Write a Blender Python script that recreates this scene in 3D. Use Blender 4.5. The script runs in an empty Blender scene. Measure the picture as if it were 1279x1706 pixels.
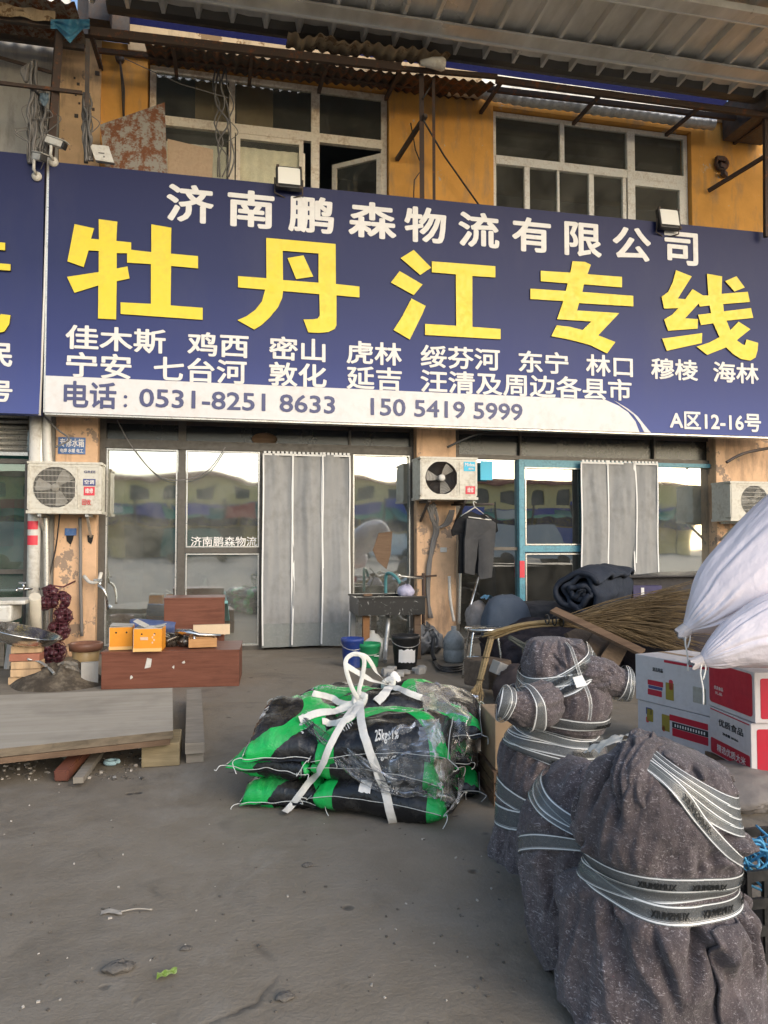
import bpy, bmesh, math, random
from mathutils import Vector, Matrix, noise
from mathutils.geometry import tessellate_polygon
R = math.radians
rnd = random.Random(7)
scene = bpy.context.scene
C = scene.collection
# ---------------------------------------------------------------- camera, sky, sun, exposure
CAMH, YAW, PITCH, F = 1.25, R(12.4), math.atan(50/1281.0), 1281.0
cd = bpy.data.cameras.new('camera'); cam = bpy.data.objects.new('camera', cd); C.objects.link(cam)
cam.location = (0, 0, CAMH); cam.rotation_euler = (R(90)+PITCH, 0, -YAW)
cd.sensor_width = 36; cd.lens = 1281/1706*36; cd.clip_start = 0.05; cd.clip_end = 500
scene.camera = cam
SUN_EL, SUN_AZ = R(24), R(152)          # azimuth the light comes from, clockwise from +Y
w = bpy.data.worlds.new('World'); scene.world = w; w.use_nodes = True
nt = w.node_tree; bg = nt.nodes['Background']
sky = nt.nodes.new('ShaderNodeTexSky'); sky.sky_type = 'NISHITA'; sky.sun_disc = False
sky.sun_elevation = SUN_EL; sky.sun_rotation = SUN_AZ; sky.air_density = 1.0; sky.dust_density = 2.0; sky.ozone_density = 1.0
nt.links.new(sky.outputs[0], bg.inputs[0]); bg.inputs[1].default_value = 0.15
sd = bpy.data.lights.new('sun', 'SUN'); sd.energy = 0.58; sd.angle = R(70); sd.color = (1, .99, .975)
so = bpy.data.objects.new('sun', sd); C.objects.link(so); so.location = (0, -5, 20)
dirv = Vector((math.sin(SUN_AZ)*math.cos(SUN_EL), math.cos(SUN_AZ)*math.cos(SUN_EL), math.sin(SUN_EL)))
so.rotation_euler = dirv.to_track_quat('Z', 'Y').to_euler()
vs = scene.view_settings; vs.view_transform = 'Standard'; vs.look = 'None'; vs.gamma = 1; vs.use_curve_mapping = False
vs.exposure = 0.98
scene.cycles.max_bounces = 8; scene.cycles.transparent_max_bounces = 24
scene.cycles.use_denoising = True
# ---------------------------------------------------------------- the photograph's rays: a pixel (of 1279x1706) and a real plane give a point
fw = Vector((math.sin(YAW)*math.cos(PITCH), math.cos(YAW)*math.cos(PITCH), math.sin(PITCH)))
rt = Vector((math.cos(YAW), -math.sin(YAW), 0)); upv = rt.cross(fw)
O = Vector((0, 0, CAMH))
def ray(u, v): return fw + rt*((u-639.5)/F) - upv*((v-853.0)/F)
def PY(u, v, y): d = ray(u, v); return O + d*(y/d.y)
def PZ(u, v, z=0.0): d = ray(u, v); return O + d*((z-CAMH)/d.z)
def PD(u, v, depth): return O + ray(u, v)*depth
def XX(u, y=9.1, v=860): return PY(u, v, y).x
# ---------------------------------------------------------------- object helpers
WM = {}
def thing(name, label, cat, loc=(0, 0, 0), rz=0.0, group=None, kind=None):
    o = bpy.data.objects.new(name, None); C.objects.link(o)
    o.location = loc; o.rotation_euler = (0, 0, rz); o.empty_display_size = .1
    WM[o] = Matrix.Translation(loc) @ Matrix.Rotation(rz, 4, 'Z')
    return tag(o, label, cat, group, kind)
def tag(o, label=None, cat=None, group=None, kind=None):
    if label: o['label'] = label
    if cat: o['category'] = cat
    if group: o['group'] = group
    if kind: o['kind'] = kind
    return o
class B:
    def __init__(s): s.b = bmesh.new(); s.uv = None
    def _mi(s, fs, mi, sm):
        for f in fs: f.material_index = mi; f.smooth = sm
    def box(s, c, d, rz=0, rot=None, mi=0, bev=0.0, seg=2):
        r = bmesh.ops.create_cube(s.b, size=1); vs_ = r['verts']
        m = Matrix.Translation(c) @ (rot.to_4x4() if rot else Matrix.Rotation(rz, 4, 'Z')) @ Matrix.Diagonal((d[0], d[1], d[2], 1))
        bmesh.ops.transform(s.b, matrix=m, verts=vs_)
        fs = {f for v in vs_ for f in v.link_faces}; s._mi(fs, mi, False)
        if bev:
            es = list({e for v in vs_ for e in v.link_edges})
            r = bmesh.ops.bevel(s.b, geom=es, offset=bev, segments=seg, affect='EDGES', profile=.6)
            s._mi(r['faces'], mi, False)
        return s
    def bx(s, a, b, mi=0, bev=0.0):
        a, b = Vector(a), Vector(b); d = b-a
        return s.box((a+b)/2, (abs(d.x), abs(d.y), abs(d.z)), mi=mi, bev=bev)
    def beam(s, p, q, wd, ht, mi=0, up=(0, 0, 1), bev=0):
        p, q = Vector(p), Vector(q); d = q-p; L = d.length; x = d.normalized(); u = Vector(up)
        y = u.cross(x)
        if y.length < 1e-4: y = Vector((0, 1, 0)).cross(x)
        y.normalize(); z = x.cross(y)
        return s.box((p+q)/2, (L, wd, ht), rot=Matrix((x, y, z)).transposed(), mi=mi, bev=bev)
    def tube(s, pts, r, seg=8, mi=0, cap=True):
        pts = [Vector(p) for p in pts]; n = len(pts)
        rr = r if isinstance(r, (list, tuple)) else [r]*n
        rings = []; prev = None
        for i, p in enumerate(pts):
            t = (pts[min(i+1, n-1)]-pts[max(i-1, 0)])
            t = t.normalized() if t.length > 1e-9 else Vector((0, 0, 1))
            if prev is None:
                a = t.cross(Vector((0, 0, 1)))
                if a.length < .05: a = t.cross(Vector((1, 0, 0)))
            else: a = prev - t*prev.dot(t)
            a.normalize(); prev = a; b_ = t.cross(a)
            rings.append([s.b.verts.new(p+(a*math.cos(k*2*math.pi/seg)+b_*math.sin(k*2*math.pi/seg))*rr[i]) for k in range(seg)])
        fs = []
        for i in range(n-1):
            for k in range(seg):
                fs.append(s.b.faces.new((rings[i][k], rings[i][(k+1) % seg], rings[i+1][(k+1) % seg], rings[i+1][k])))
        s._mi(fs, mi, True)
        if cap and seg > 2: s._mi([s.b.faces.new(rings[0][::-1]), s.b.faces.new(rings[-1])], mi, False)
        return s
    def lathe(s, prof, c=(0, 0, 0), seg=24, mi=0, rot=None, sm=True):
        m = Matrix.Translation(c) @ (rot.to_4x4() if rot else Matrix.Identity(4))
        rings = [[s.b.verts.new(m @ Vector((r*math.cos(k*2*math.pi/seg), r*math.sin(k*2*math.pi/seg), z))) for k in range(seg)] for r, z in prof]
        fs = []
        for i in range(len(prof)-1):
            for k in range(seg):
                fs.append(s.b.faces.new((rings[i][k], rings[i][(k+1) % seg], rings[i+1][(k+1) % seg], rings[i+1][k])))
        s._mi(fs, mi, sm)
        return s
    def grid(s, f, nu, nv, closeu=False, mi=0, sm=True, uv=False):
        vv = [[s.b.verts.new(f(i/nu, j/nv)) for i in range(nu if closeu else nu+1)] for j in range(nv+1)]
        fs = []
        if uv and s.uv is None: s.uv = s.b.loops.layers.uv.new('UVMap')
        for j in range(nv):
            for i in range(nu):
                i2 = (i+1) % nu if closeu else i+1
                fc = s.b.faces.new((vv[j][i], vv[j][i2], vv[j+1][i2], vv[j+1][i])); fs.append(fc)
                if uv:
                    for l, q in zip(fc.loops, ((i, j), (i+1, j), (i+1, j+1), (i, j+1))): l[s.uv].uv = (q[0]/nu, q[1]/nv)
        s._mi(fs, mi, sm)
        return s
    def prism(s, loops, fn, depth, mi=0, side=None):
        """flat outlines (first outer, then holes) raised by depth; fn(x, y, d) gives the point"""
        tri = tessellate_polygon([[Vector((p[0], p[1], 0)) for p in l] for l in loops])
        flat = [p for l in loops for p in l]
        fv = [s.b.verts.new(fn(p[0], p[1], depth)) for p in flat]; fs = []
        for t in tri:
            try: fs.append(s.b.faces.new([fv[i] for i in t]))
            except ValueError: pass
        s._mi(fs, mi, False); fs = []
        for l in loops:
            n = len(l); a = [s.b.verts.new(fn(p[0], p[1], depth)) for p in l]; b_ = [s.b.verts.new(fn(p[0], p[1], 0)) for p in l]
            for i in range(n): fs.append(s.b.faces.new((a[i], a[(i+1) % n], b_[(i+1) % n], b_[i])))
        s._mi(fs, mi if side is None else side, False)
        return s
    def tris(s, vs_, fs_, mi=0):
        bv = [s.b.verts.new(v) for v in vs_]; out = []
        for f in fs_:
            try: out.append(s.b.faces.new([bv[i] for i in f]))
            except ValueError: pass
        s._mi(out, mi, False); return s
    def wall(s, x0, x1, z0, z1, y0, y1, holes=(), mi=0):
        """a wall slab across X with rectangular openings, cut in cells"""
        xs = sorted({x0, x1, *[h[0] for h in holes], *[h[1] for h in holes]}); zs = sorted({z0, z1, *[h[2] for h in holes], *[h[3] for h in holes]})
        for i in range(len(xs)-1):
            run = None
            for j in range(len(zs)-1):
                cx, cz = (xs[i]+xs[i+1])/2, (zs[j]+zs[j+1])/2
                hole = any(h[0] < cx < h[1] and h[2] < cz < h[3] for h in holes)
                if not hole and run is None: run = zs[j]
                if run is not None and (hole or j == len(zs)-2):
                    s.bx((xs[i], y0, run), (xs[i+1], y1, zs[j] if hole else zs[j+1]), mi=mi); run = None
        return s
    def build(s, name, mats, parent=None, world=True, weld=False):
        if weld: bmesh.ops.remove_doubles(s.b, verts=s.b.verts, dist=.0005)
        bmesh.ops.recalc_face_normals(s.b, faces=s.b.faces)
        me = bpy.data.meshes.new(name); o = bpy.data.objects.new(name, me); C.objects.link(o)
        M_ = Matrix.Identity(4)
        if parent is not None: o.parent = parent; M_ = WM.get(parent, Matrix.Identity(4))
        WM[o] = M_
        if parent is not None and world: s.b.transform(M_.inverted())
        s.b.to_mesh(me); s.b.free()
        for m in (mats if isinstance(mats, (list, tuple)) else [mats]): me.materials.append(m)
        return o
def solo(name, b, mats, label, cat, group=None, loc=None):
    """a thing that is one mesh; its origin goes to loc (its base)"""
    if loc is None:
        vs_ = [v.co for v in b.b.verts]; n = len(vs_)
        loc = Vector((sum(v.x for v in vs_)/n, sum(v.y for v in vs_)/n, min(v.z for v in vs_)))
    loc = Vector(loc); b.b.transform(Matrix.Translation(-loc))
    o = b.build(name, mats); o.location = loc; WM[o] = Matrix.Translation(loc)
    return tag(o, label, cat, group)
def copy_tree(o, parent=None):
    c = o.copy(); C.objects.link(c)
    if parent is not None: c.parent = parent
    for ch in [x for x in o.children]: copy_tree(ch, c)
    return c
def crom(P, t):
    n = len(P)-1; x = max(0, min(n-1e-6, t*n)); i = int(x); f = x-i
    p0, p1, p2, p3 = P[max(i-1, 0)], P[i], P[i+1], P[min(i+2, n)]
    return [0.5*((2*b)+(c-a)*f+(2*a-5*b+4*c-d)*f*f+(3*b-a-3*c+d)*f**3) for a, b, c, d in zip(p0, p1, p2, p3)]
def spline(P, n): return [Vector(crom([tuple(p) for p in P], i/n)) for i in range(n+1)]
def nz(x, y, z, s=1.0): return noise.noise(Vector((x*s, y*s, z*s)))
_tc = {}
def text2d(s, bold=0.0):
    """the outline of a string as flat triangles, scaled to 0..1 both ways"""
    k = (s, bold)
    if k in _tc: return _tc[k]
    cu = bpy.data.curves.new('glyphs', 'FONT'); cu.body = s; cu.offset = bold; cu.resolution_u = 3
    o = bpy.data.objects.new('glyphs', cu); C.objects.link(o)
    dg = bpy.context.evaluated_depsgraph_get(); me = bpy.data.meshes.new_from_object(o.evaluated_get(dg))
    vs_ = [(v.co.x, v.co.y) for v in me.vertices]; fs_ = [tuple(p.vertices) for p in me.polygons]
    bpy.data.objects.remove(o); bpy.data.curves.remove(cu); bpy.data.meshes.remove(me)
    x0, x1 = min(v[0] for v in vs_), max(v[0] for v in vs_); y0, y1 = min(v[1] for v in vs_), max(v[1] for v in vs_)
    _tc[k] = ([((a-x0)/(x1-x0), (b-y0)/(y1-y0)) for a, b in vs_], fs_, (x1-x0)/(y1-y0))
    return _tc[k]
def put_text(b, s, fn, bold=0.0, mi=0, nrm=(0, -1, 0)):
    """fn(x, y) maps the 0..1 box of the string to a point; heavy strokes come from layers shifted by bold (a share of the height)"""
    vs_, fs_, asp = text2d(s); nrm = Vector(nrm); bold *= .8
    offs = [(0, 0)] if not bold else [(0, 0), (1, 0), (-1, 0), (0, 1), (0, -1), (.75, .75), (-.75, .75), (.75, -.75), (-.75, -.75), (.45, 0), (-.45, 0)]
    for k, (dx, dy) in enumerate(offs):
        sx, sy = 1-2*bold/asp, 1-2*bold
        b.tris([fn(.5+(x-.5)*sx+dx*bold/asp, .5+(y-.5)*sy+dy*bold)+nrm*(.00025*k) for x, y in vs_], fs_, mi)
# ---------------------------------------------------------------- materials
class N:
    def __init__(s, name):
        m = bpy.data.materials.new(name); m.use_nodes = True; s.m = m; s.t = m.node_tree; s.p = s.t.nodes['Principled BSDF']
        s.out = s.t.nodes['Material Output']; s._co = None
    def n(s, typ, **kw):
        x = s.t.nodes.new('ShaderNode'+typ)
        for k, v in kw.items(): setattr(x, k, v)
        return x
    def l(s, a, b): s.t.links.new(a, b)
    @property
    def co(s):
        if s._co is None: s._co = s.n('TexCoord').outputs['Object']
        return s._co
    def scaled(s, sc):
        mp = s.n('Mapping'); mp.inputs['Scale'].default_value = sc; s.l(s.co, mp.inputs[0]); return mp.outputs[0]
    def noise(s, scale, detail=5, rough=.6, vec=None, dist=0):
        x = s.n('TexNoise'); x.inputs['Scale'].default_value = scale; x.inputs['Detail'].default_value = detail; x.inputs['Roughness'].default_value = rough
        x.inputs['Distortion'].default_value = dist
        s.l(vec or s.co, x.inputs['Vector']); return x.outputs['Fac']
    def ramp(s, fac, stops, const=False):
        x = s.n('ValToRGB'); e = x.color_ramp.elements
        if const: x.color_ramp.interpolation = 'CONSTANT'
        while len(e) < len(stops): e.new(.5)
        for k, (p, c) in enumerate(stops):
            e[k].position = p; e[k].color = (c, c, c, 1) if isinstance(c, (int, float)) else (*c, 1)
        s.l(fac, x.inputs[0]); return x.outputs[0]
    def mix(s, fac, a, b, typ='MIX'):
        x = s.n('Mix', data_type='RGBA', blend_type=typ)
        for i, v in ((0, fac), (6, a), (7, b)):
            if isinstance(v, (int, float)): x.inputs[i].default_value = v
            elif isinstance(v, tuple): x.inputs[i].default_value = (*v, 1)
            else: s.l(v, x.inputs[i])
        return x.outputs[2]
    def math(s, op, a, b=None, c=None):
        x = s.n('Math', operation=op)
        for i, v in enumerate((a, b, c)):
            if v is None: continue
            if isinstance(v, (int, float)): x.inputs[i].default_value = v
            else: s.l(v, x.inputs[i])
        return x.outputs[0]
    def bump(s, h, strength=.3, dist=.01):
        x = s.n('Bump'); x.inputs['Strength'].default_value = strength; x.inputs['Distance'].default_value = dist
        s.l(h, x.inputs['Height']); s.l(x.outputs[0], s.p.inputs['Normal']); return x
    def set(s, col=None, rough=None, metal=None, spec=None):
        for k, v in (('Base Color', col), ('Roughness', rough), ('Metallic', metal), ('Specular IOR Level', spec)):
            if v is None: continue
            if isinstance(v, tuple): s.p.inputs[k].default_value = (*v, 1)
            elif isinstance(v, (int, float)): s.p.inputs[k].default_value = v
            else: s.l(v, s.p.inputs[k])
        return s
def mul(c, k): return tuple(min(1, x*k) for x in c)
def paint(name, col, rough=.55, var=.25, dirt=None, damt=.5, sc=6, bump=.15, bsc=60, metal=0, stretch=(1, 1, 1), spec=.4):
    """a worn surface: base colour with soft variation, blotches of dirt and a fine bump"""
    g = N(name); v = g.scaled(stretch)
    a = g.noise(sc, 6, .65, v); b = g.noise(sc*5, 4, .6, v)
    c = g.mix(g.ramp(a, [(.3, 0.0), (.7, 1.0)]), mul(col, 1-var), mul(col, 1+var*.5))
    if dirt: c = g.mix(g.math('MULTIPLY', g.ramp(g.math('ADD', g.math('MULTIPLY', a, .6), g.math('MULTIPLY', b, .4)), [(.48, 0.0), (.62, 1.0)]), damt), c, dirt)
    g.set(c, g.ramp(b, [(.3, max(.05, rough-.12)), (.7, min(1, rough+.12))]), metal, spec)
    if bump: g.bump(g.noise(bsc, 4, .6), bump, .01)
    return g.m
def flat(name, col, rough=.5, metal=0, spec=.5):
    return N(name).set(col, rough, metal, spec).m
def wood(name, c1, c2, rough=.7, axis=0, sc=3):
    g = N(name); st = [14, 14, 14]; st[axis] = 1.2
    v = g.scaled(tuple(x*sc/3 for x in st)); a = g.noise(1.6, 8, .7, v, .6); d = g.noise(2.2, 4, .6)
    c = g.mix(g.ramp(a, [(.32, 0.0), (.68, 1.0)]), c1, c2); c = g.mix(g.ramp(d, [(.5, 0.0), (.75, .45)]), c, mul(c1, .45))
    g.set(c, rough, 0, .3); g.bump(a, .35, .004); return g.m
def rusty(name, base, amt=.5, rough=.75):
    g = N(name); a = g.noise(7, 8, .7); b = g.noise(45, 5, .6)
    r = g.mix(b, (.10, .035, .015), (.22, .085, .035)); f = g.ramp(g.math('ADD', g.math('MULTIPLY', a, .75), g.math('MULTIPLY', b, .25)), [(.62-amt*.3, 0.0), (.7-amt*.3, 1.0)])
    g.set(g.mix(f, base, r), rough, 0, .3); g.bump(b, .3, .004); return g.m
def wall_mat(name, col, under, sc=2.2, thr=.66):
    """painted plaster: streaks, grime and flaked patches of the coat below"""
    g = N(name); st = g.scaled((1, 1, .25)); a = g.noise(sc, 8, .65); s_ = g.noise(5, 6, .65, st); f = g.noise(30, 5, .6)
    c = g.mix(g.ramp(a, [(.35, 0.0), (.7, 1.0)]), mul(col, .82), mul(col, 1.1))
    c = g.mix(g.ramp(s_, [(.50, 0.0), (.72, .7)]), c, mul(under, .4))
    fl = g.ramp(g.math('ADD', g.math('MULTIPLY', a, .8), g.math('MULTIPLY', f, .2)), [(thr-.01, 0.0), (thr+.01, 1.0)])
    c = g.mix(fl, c, under); g.set(c, .85, 0, .2)
    g.bump(g.math('SUBTRACT', f, g.math('MULTIPLY', fl, .8)), .35, .006); return g.m
M = {}
M['orange'] = wall_mat('orange plaster', (.66, .33, .08), (.50, .42, .33), 1.7, .60)
M['cream'] = wall_mat('cream plaster', (.62, .42, .24), (.33, .24, .17), 3.0, .60)
M['pinkcream'] = wall_mat('stained pillar plaster', (.66, .43, .26), (.30, .22, .16), 4.2, .585)
M['greywall'] = wall_mat('grey plaster', (.42, .40, .36), (.33, .3, .27), 1.2, .74)
M['fadedwhite'] = wall_mat('stained fascia', (.44, .34, .22), (.20, .13, .07), 5, .57)
M['whiteband'] = wall_mat('white band', (.85, .82, .74), (.5, .42, .32), 5, .70)
M['blueband'] = paint('blue band', (.006, .008, .05), .8, .2, None, .5, 6, .1, 60, 0, (1, 1, 1), .1)
M['frame'] = paint('cream window paint', (.74, .66, .53), .5, .15, (.32, .19, .09), .6, 6)
M['framewhite'] = paint('white window paint', (.72, .70, .64), .45, .15, (.30, .22, .14), .5, 9)
M['alu'] = paint('brown aluminium', (.11, .10, .085), .5, .2, (.06, .05, .04), .5, 5, .05, 60, .3)
M['alulight'] = paint('bare aluminium', (.55, .54, .50), .35, .15, (.2, .18, .15), .5, 8, .05, 60, .7)
M['blueframe'] = paint('pale blue door paint', (.12, .34, .42), .4, .25, (.05, .10, .12), .6, 8)
M['rust'] = rusty('rusty steel', (.065, .045, .036), .25)
M['rustsheet'] = rusty('rusted sheet', (.27, .25, .21), .52)
M['darksteel'] = paint('dark steel', (.06, .05, .045), .6, .3, (.12, .06, .03), .5)
M['cable'] = flat('black cable', (.02, .02, .02), .5)
M['cablegrey'] = flat('grey cable', (.16, .15, .14), .55)
M['whiteplastic'] = paint('aged white plastic', (.62, .60, .54), .4, .12, (.30, .25, .18), .55, 5, .05)
M['acwhite'] = paint('dusty cream casing', (.60, .57, .48), .42, .12, (.28, .22, .14), .55, 6, .06)
M['acshade'] = paint('casing in shade', (.40, .38, .33), .5, .15, (.2, .17, .12), .5, 8)  # casing colour darkened; shade on fan and grille is put into it
M['black'] = paint('black plastic', (.018, .018, .018), .45, .3, (.05, .045, .04), .5)
M['darkhole'] = flat('hole shade patch', (.012, .012, .012), .9)  # flat near-black patches stand in for the shade inside holes
M['wood'] = wood('grey weathered wood', (.20, .175, .14), (.33, .29, .235))
M['board'] = wood('dusty board', (.34, .295, .23), (.44, .39, .315), .75, 0, 1.3)
M['woodedge'] = wood('yellow end grain', (.17, .13, .07), (.33, .265, .155), .8)
M['woodbrown'] = wood('brown timber', (.10, .06, .035), (.20, .13, .08))
M['redwood'] = wood('red brown veneer', (.125, .042, .022), (.20, .075, .045), .5, 0, 4)
M['lightwood'] = wood('pale pine', (.42, .20, .07), (.58, .33, .14), .6)
M['cardboard'] = paint('brown cardboard', (.36, .25, .15), .85, .15, (.2, .13, .08), .4)
M['gwhite'] = flat('white print', (.78, .75, .70), .5)
M['gblue'] = flat('blue print', (.06, .07, .20), .5)
M['gred'] = flat('red print', (.62, .04, .06), .5)
M['gcyan'] = flat('cyan sticker', (.02, .42, .62), .4)
M['gblack'] = flat('black print', (.02, .02, .022), .5)
M['ggold'] = flat('olive print', (.30, .23, .03), .5)
M['chrome'] = paint('worn chrome', (.62, .62, .60), .24, .1, (.4, .38, .35), .3, 3, 0, 60, 1)
M['silverduct'] = paint('silver duct', (.5, .5, .48), .4, .2, (.2, .18, .15), .5, 8, .3, 40, .6)
M['curtain'] = paint('grey door curtain', (.28, .28, .27), .7, .14, (.15, .145, .13), .45, 2.2, .25, 14, 0, (1, 1, .75))
M['curtainclear'] = paint('scuffed clear flap', (.25, .265, .25), .25, .1, (.2, .2, .18), .5)
M['trimwhite'] = flat('white trim tape', (.75, .74, .70), .5)
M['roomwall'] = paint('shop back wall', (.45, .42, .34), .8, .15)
M['roomdark'] = paint('dim room wall', (.10, .10, .095), .8, .2)  # dark wall colour stands in for the dimness inside the rooms
M['green'] = paint('green print sheet', (.10, .30, .24), .6, .2, (.05, .15, .12), .5)
def glass(name, tint=(.8, .87, .84), k=.10, rough=.0, dirt=.10, wav=.02):
    g = N(name); g.t.nodes.remove(g.p)
    lw = g.n('LayerWeight'); lw.inputs[0].default_value = .25
    f = g.math('ADD', g.math('MULTIPLY', lw.outputs['Fresnel'], 1.0), k)
    tr = g.n('BsdfTransparent'); tr.inputs[0].default_value = (*tint, 1)
    gl = g.n('BsdfGlossy'); gl.inputs['Roughness'].default_value = rough; gl.inputs[0].default_value = (.95, .97, .97, 1)
    bp = g.n('Bump'); bp.inputs['Strength'].default_value = wav; bp.inputs['Distance'].default_value = .05
    g.l(g.noise(1.7, 1, .4), bp.inputs['Height']); g.l(bp.outputs[0], gl.inputs['Normal'])
    df = g.n('BsdfDiffuse'); df.inputs[0].default_value = (.42, .41, .36, 1)
    m1 = g.n('MixShader'); g.l(f, m1.inputs[0]); g.l(tr.outputs[0], m1.inputs[1]); g.l(gl.outputs[0], m1.inputs[2])
    d = g.math('MULTIPLY', g.ramp(g.noise(2.4, 7, .7), [(.38, .25), (.72, 1.0)]), dirt)
    m2 = g.n('MixShader'); g.l(d, m2.inputs[0]); g.l(m1.outputs[0], m2.inputs[1]); g.l(df.outputs[0], m2.inputs[2]); g.l(m2.outputs[0], g.out.inputs[0])
    return g.m
M['glass'] = glass('shop glass', (.78, .86, .82), .50, .03, .30, .05)
M['glassdark'] = glass('tinted door glass', (.22, .26, .26), .38, .015, .10, .045)
M['glassup'] = glass('dusty upper glass', (.96, .96, .92), .02, .04, .12)
M['glassgrey'] = glass('grey transom glass', (.20, .235, .21), .03, .3, .07)
# concrete
g = N('worn concrete'); a = g.noise(.55, 8, .62); b = g.noise(5, 8, .7); f = g.noise(70, 6, .65); s1 = g.noise(1.6, 6, .7, None, .6)
c = g.mix(g.ramp(a, [(.3, 0.0), (.7, 1.0)]), (.172, .143, .106), (.245, .206, .154))
c = g.mix(g.ramp(b, [(.35, 0.0), (.72, .45)]), c, (.30, .27, .225)); c = g.mix(g.ramp(s1, [(.54, 0.0), (.72, .55)]), c, (.095, .084, .070))
sm = g.noise(.9, 7, .72, g.scaled((1, .3, 1)), 1.2); c = g.mix(g.ramp(sm, [(.53, 0.0), (.66, .5)]), c, (.33, .305, .26)); dk = g.noise(2.3, 3, .5, None, .8); c = g.mix(g.ramp(dk, [(.63, 0.0), (.72, .35)]), c, (.085, .074, .06))
vo = g.n('TexVoronoi'); vo.inputs['Scale'].default_value = 6; g.l(g.mix(.25, g.co, g.n('TexNoise').outputs['Color']), vo.inputs['Vector']); pit = g.math('MULTIPLY', g.ramp(vo.outputs['Distance'], [(.05, 1.0), (.11, 0.0)]), g.ramp(g.noise(3.3, 3, .6), [(.5, 0.0), (.56, 1.0)]))
nv_ = g.n('TexNoise'); nv_.inputs['Scale'].default_value = 1.3; nv_.inputs['Detail'].default_value = 6; g.l(g.co, nv_.inputs['Vector'])
cv = g.n('TexVoronoi', feature='DISTANCE_TO_EDGE'); cv.inputs['Scale'].default_value = .42; g.l(g.mix(.35, g.co, nv_.outputs['Color']), cv.inputs['Vector']); crk = g.math('MULTIPLY', g.ramp(cv.outputs['Distance'], [(0, 1.0), (.0045, 0.0)]), g.ramp(g.noise(.8, 4, .6), [(.50, 0.0), (.58, .75)]))
c = g.mix(g.math('MULTIPLY', pit, .7), c, (.06, .052, .043)); c = g.mix(crk, c, (.05, .043, .036))
c = g.mix(g.ramp(f, [(.60, 0.0), (.74, .35)]), c, (.34, .31, .27))
g.set(c, g.ramp(b, [(.3, .62), (.7, .88)]), 0, .3)
g.bump(g.math('SUBTRACT', g.math('ADD', g.math('MULTIPLY', f, .5), g.math('MULTIPLY', b, 1.5)), g.math('ADD', pit, crk)), .5, .016); M['concrete'] = g.m
# ribbed steel roof
g = N('galvanised roof sheet'); st = g.scaled((1, .35, 1)); a = g.noise(4, 6, .6, st); b = g.noise(1.2, 4, .6)
g.set(g.mix(g.ramp(a, [(.35, 0.0), (.7, 1.0)]), (.50, .485, .44), (.70, .685, .64)), g.ramp(b, [(.35, .25), (.7, .45)]), .22, .5); g.bump(b, .25, .02); M['roof'] = g.m
M['roofpaint'] = paint('grey gutter paint', (.075, .068, .058), .5, .25, (.09, .07, .05), .5, 2, .1)
M['lip'] = flat('bright flashing', (.75, .74, .70), .35, .3)

# ---------------------------------------------------------------- ground and the street behind the camera
b = B(); b.grid(lambda u, v: Vector((-120+240*u, -120+140*v, 0)), 24, 14); o = b.build('ground', M['concrete']); tag(o, kind='structure')
Yw = 9.1
opp = thing('shop_row', 'yellow two storey shop row facing across the street behind the viewer', 'building', (4, -55, 0))
b = B(); b.wall(-40, 50, 0, 7.0, -55.3, -55, [(-38+6*i, -33.5+6*i, .0, 2.5) for i in range(14)]+[(-37.5+3*i, -36.1+3*i, 5.3, 6.5) for i in range(28)])
b.build('wall', paint('yellow street wall', (.95, .64, .26), .8, .15, (.4, .3, .2), .5, .6, 0), opp)
b = B(); b.bx((-40, -62, 7.0), (50, -54.4, 7.4)); b.build('roof', paint('red street roof', (.35, .08, .06), .7, .2, None, 0, 2, 0), opp)
b = B()
for i in range(15): b.bx((-39.8+6*i, -54.95, 2.7), (-34.1+6*i, -54.8, 4.9))
b.build('sign_board', paint('blue street signs', (.04, .06, .30), .4, .4, (.5, .5, .1), .8, .7, 0), opp)
b = B()
for i in range(28): b.bx((-37.5+3*i, -55.25, 5.3), (-36.1+3*i, -55.2, 6.5))
for i in range(14): b.bx((-38+6*i, -55.28, 0), (-33.5+6*i, -55.22, 2.5))  # dark sheets stand in for shade inside the ground floor openings
b.build('window', flat('dark windows and openings', (.03, .035, .04), .2), opp)
rs = random.Random(12)
cols = [(.02, .26, .14), (.03, .20, .15), (.05, .30, .20)]
for i in range(16):
    b = B(); x0_ = -40+5.6*i; b.grid(lambda u, v: Vector((x0_+5.4*u, -54.6+5.5*v, 4.6-1.1*v-.18*math.sin(u*math.pi*3)**2*v+.1*nz(u*3, v*3, i))), 12, 5); b.build('awning', paint('green street awning', cols[i % 3], .7, .2, None, 0, 2, 0), opp)
sc = [(.04, .06, .32), (.45, .05, .04), (.05, .10, .40), (.60, .55, .48), (.03, .05, .26)]
for i in range(24):
    b = B(); x0_ = -39+3.6*i+rs.uniform(-.3, .3); z_ = rs.uniform(3.3, 4.2); b.bx((x0_, -49.1, z_), (x0_+rs.uniform(2, 3.3), -49, z_+rs.uniform(.6, 1.2))); b.build('sign_board', flat('street sign paint', sc[i % 5], .5), opp)
    b = B(); b.beam((x0_, -48.9, 0), (x0_, -48.9, 5), .15, .15); b.build('post', M['darksteel'], opp)
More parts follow.
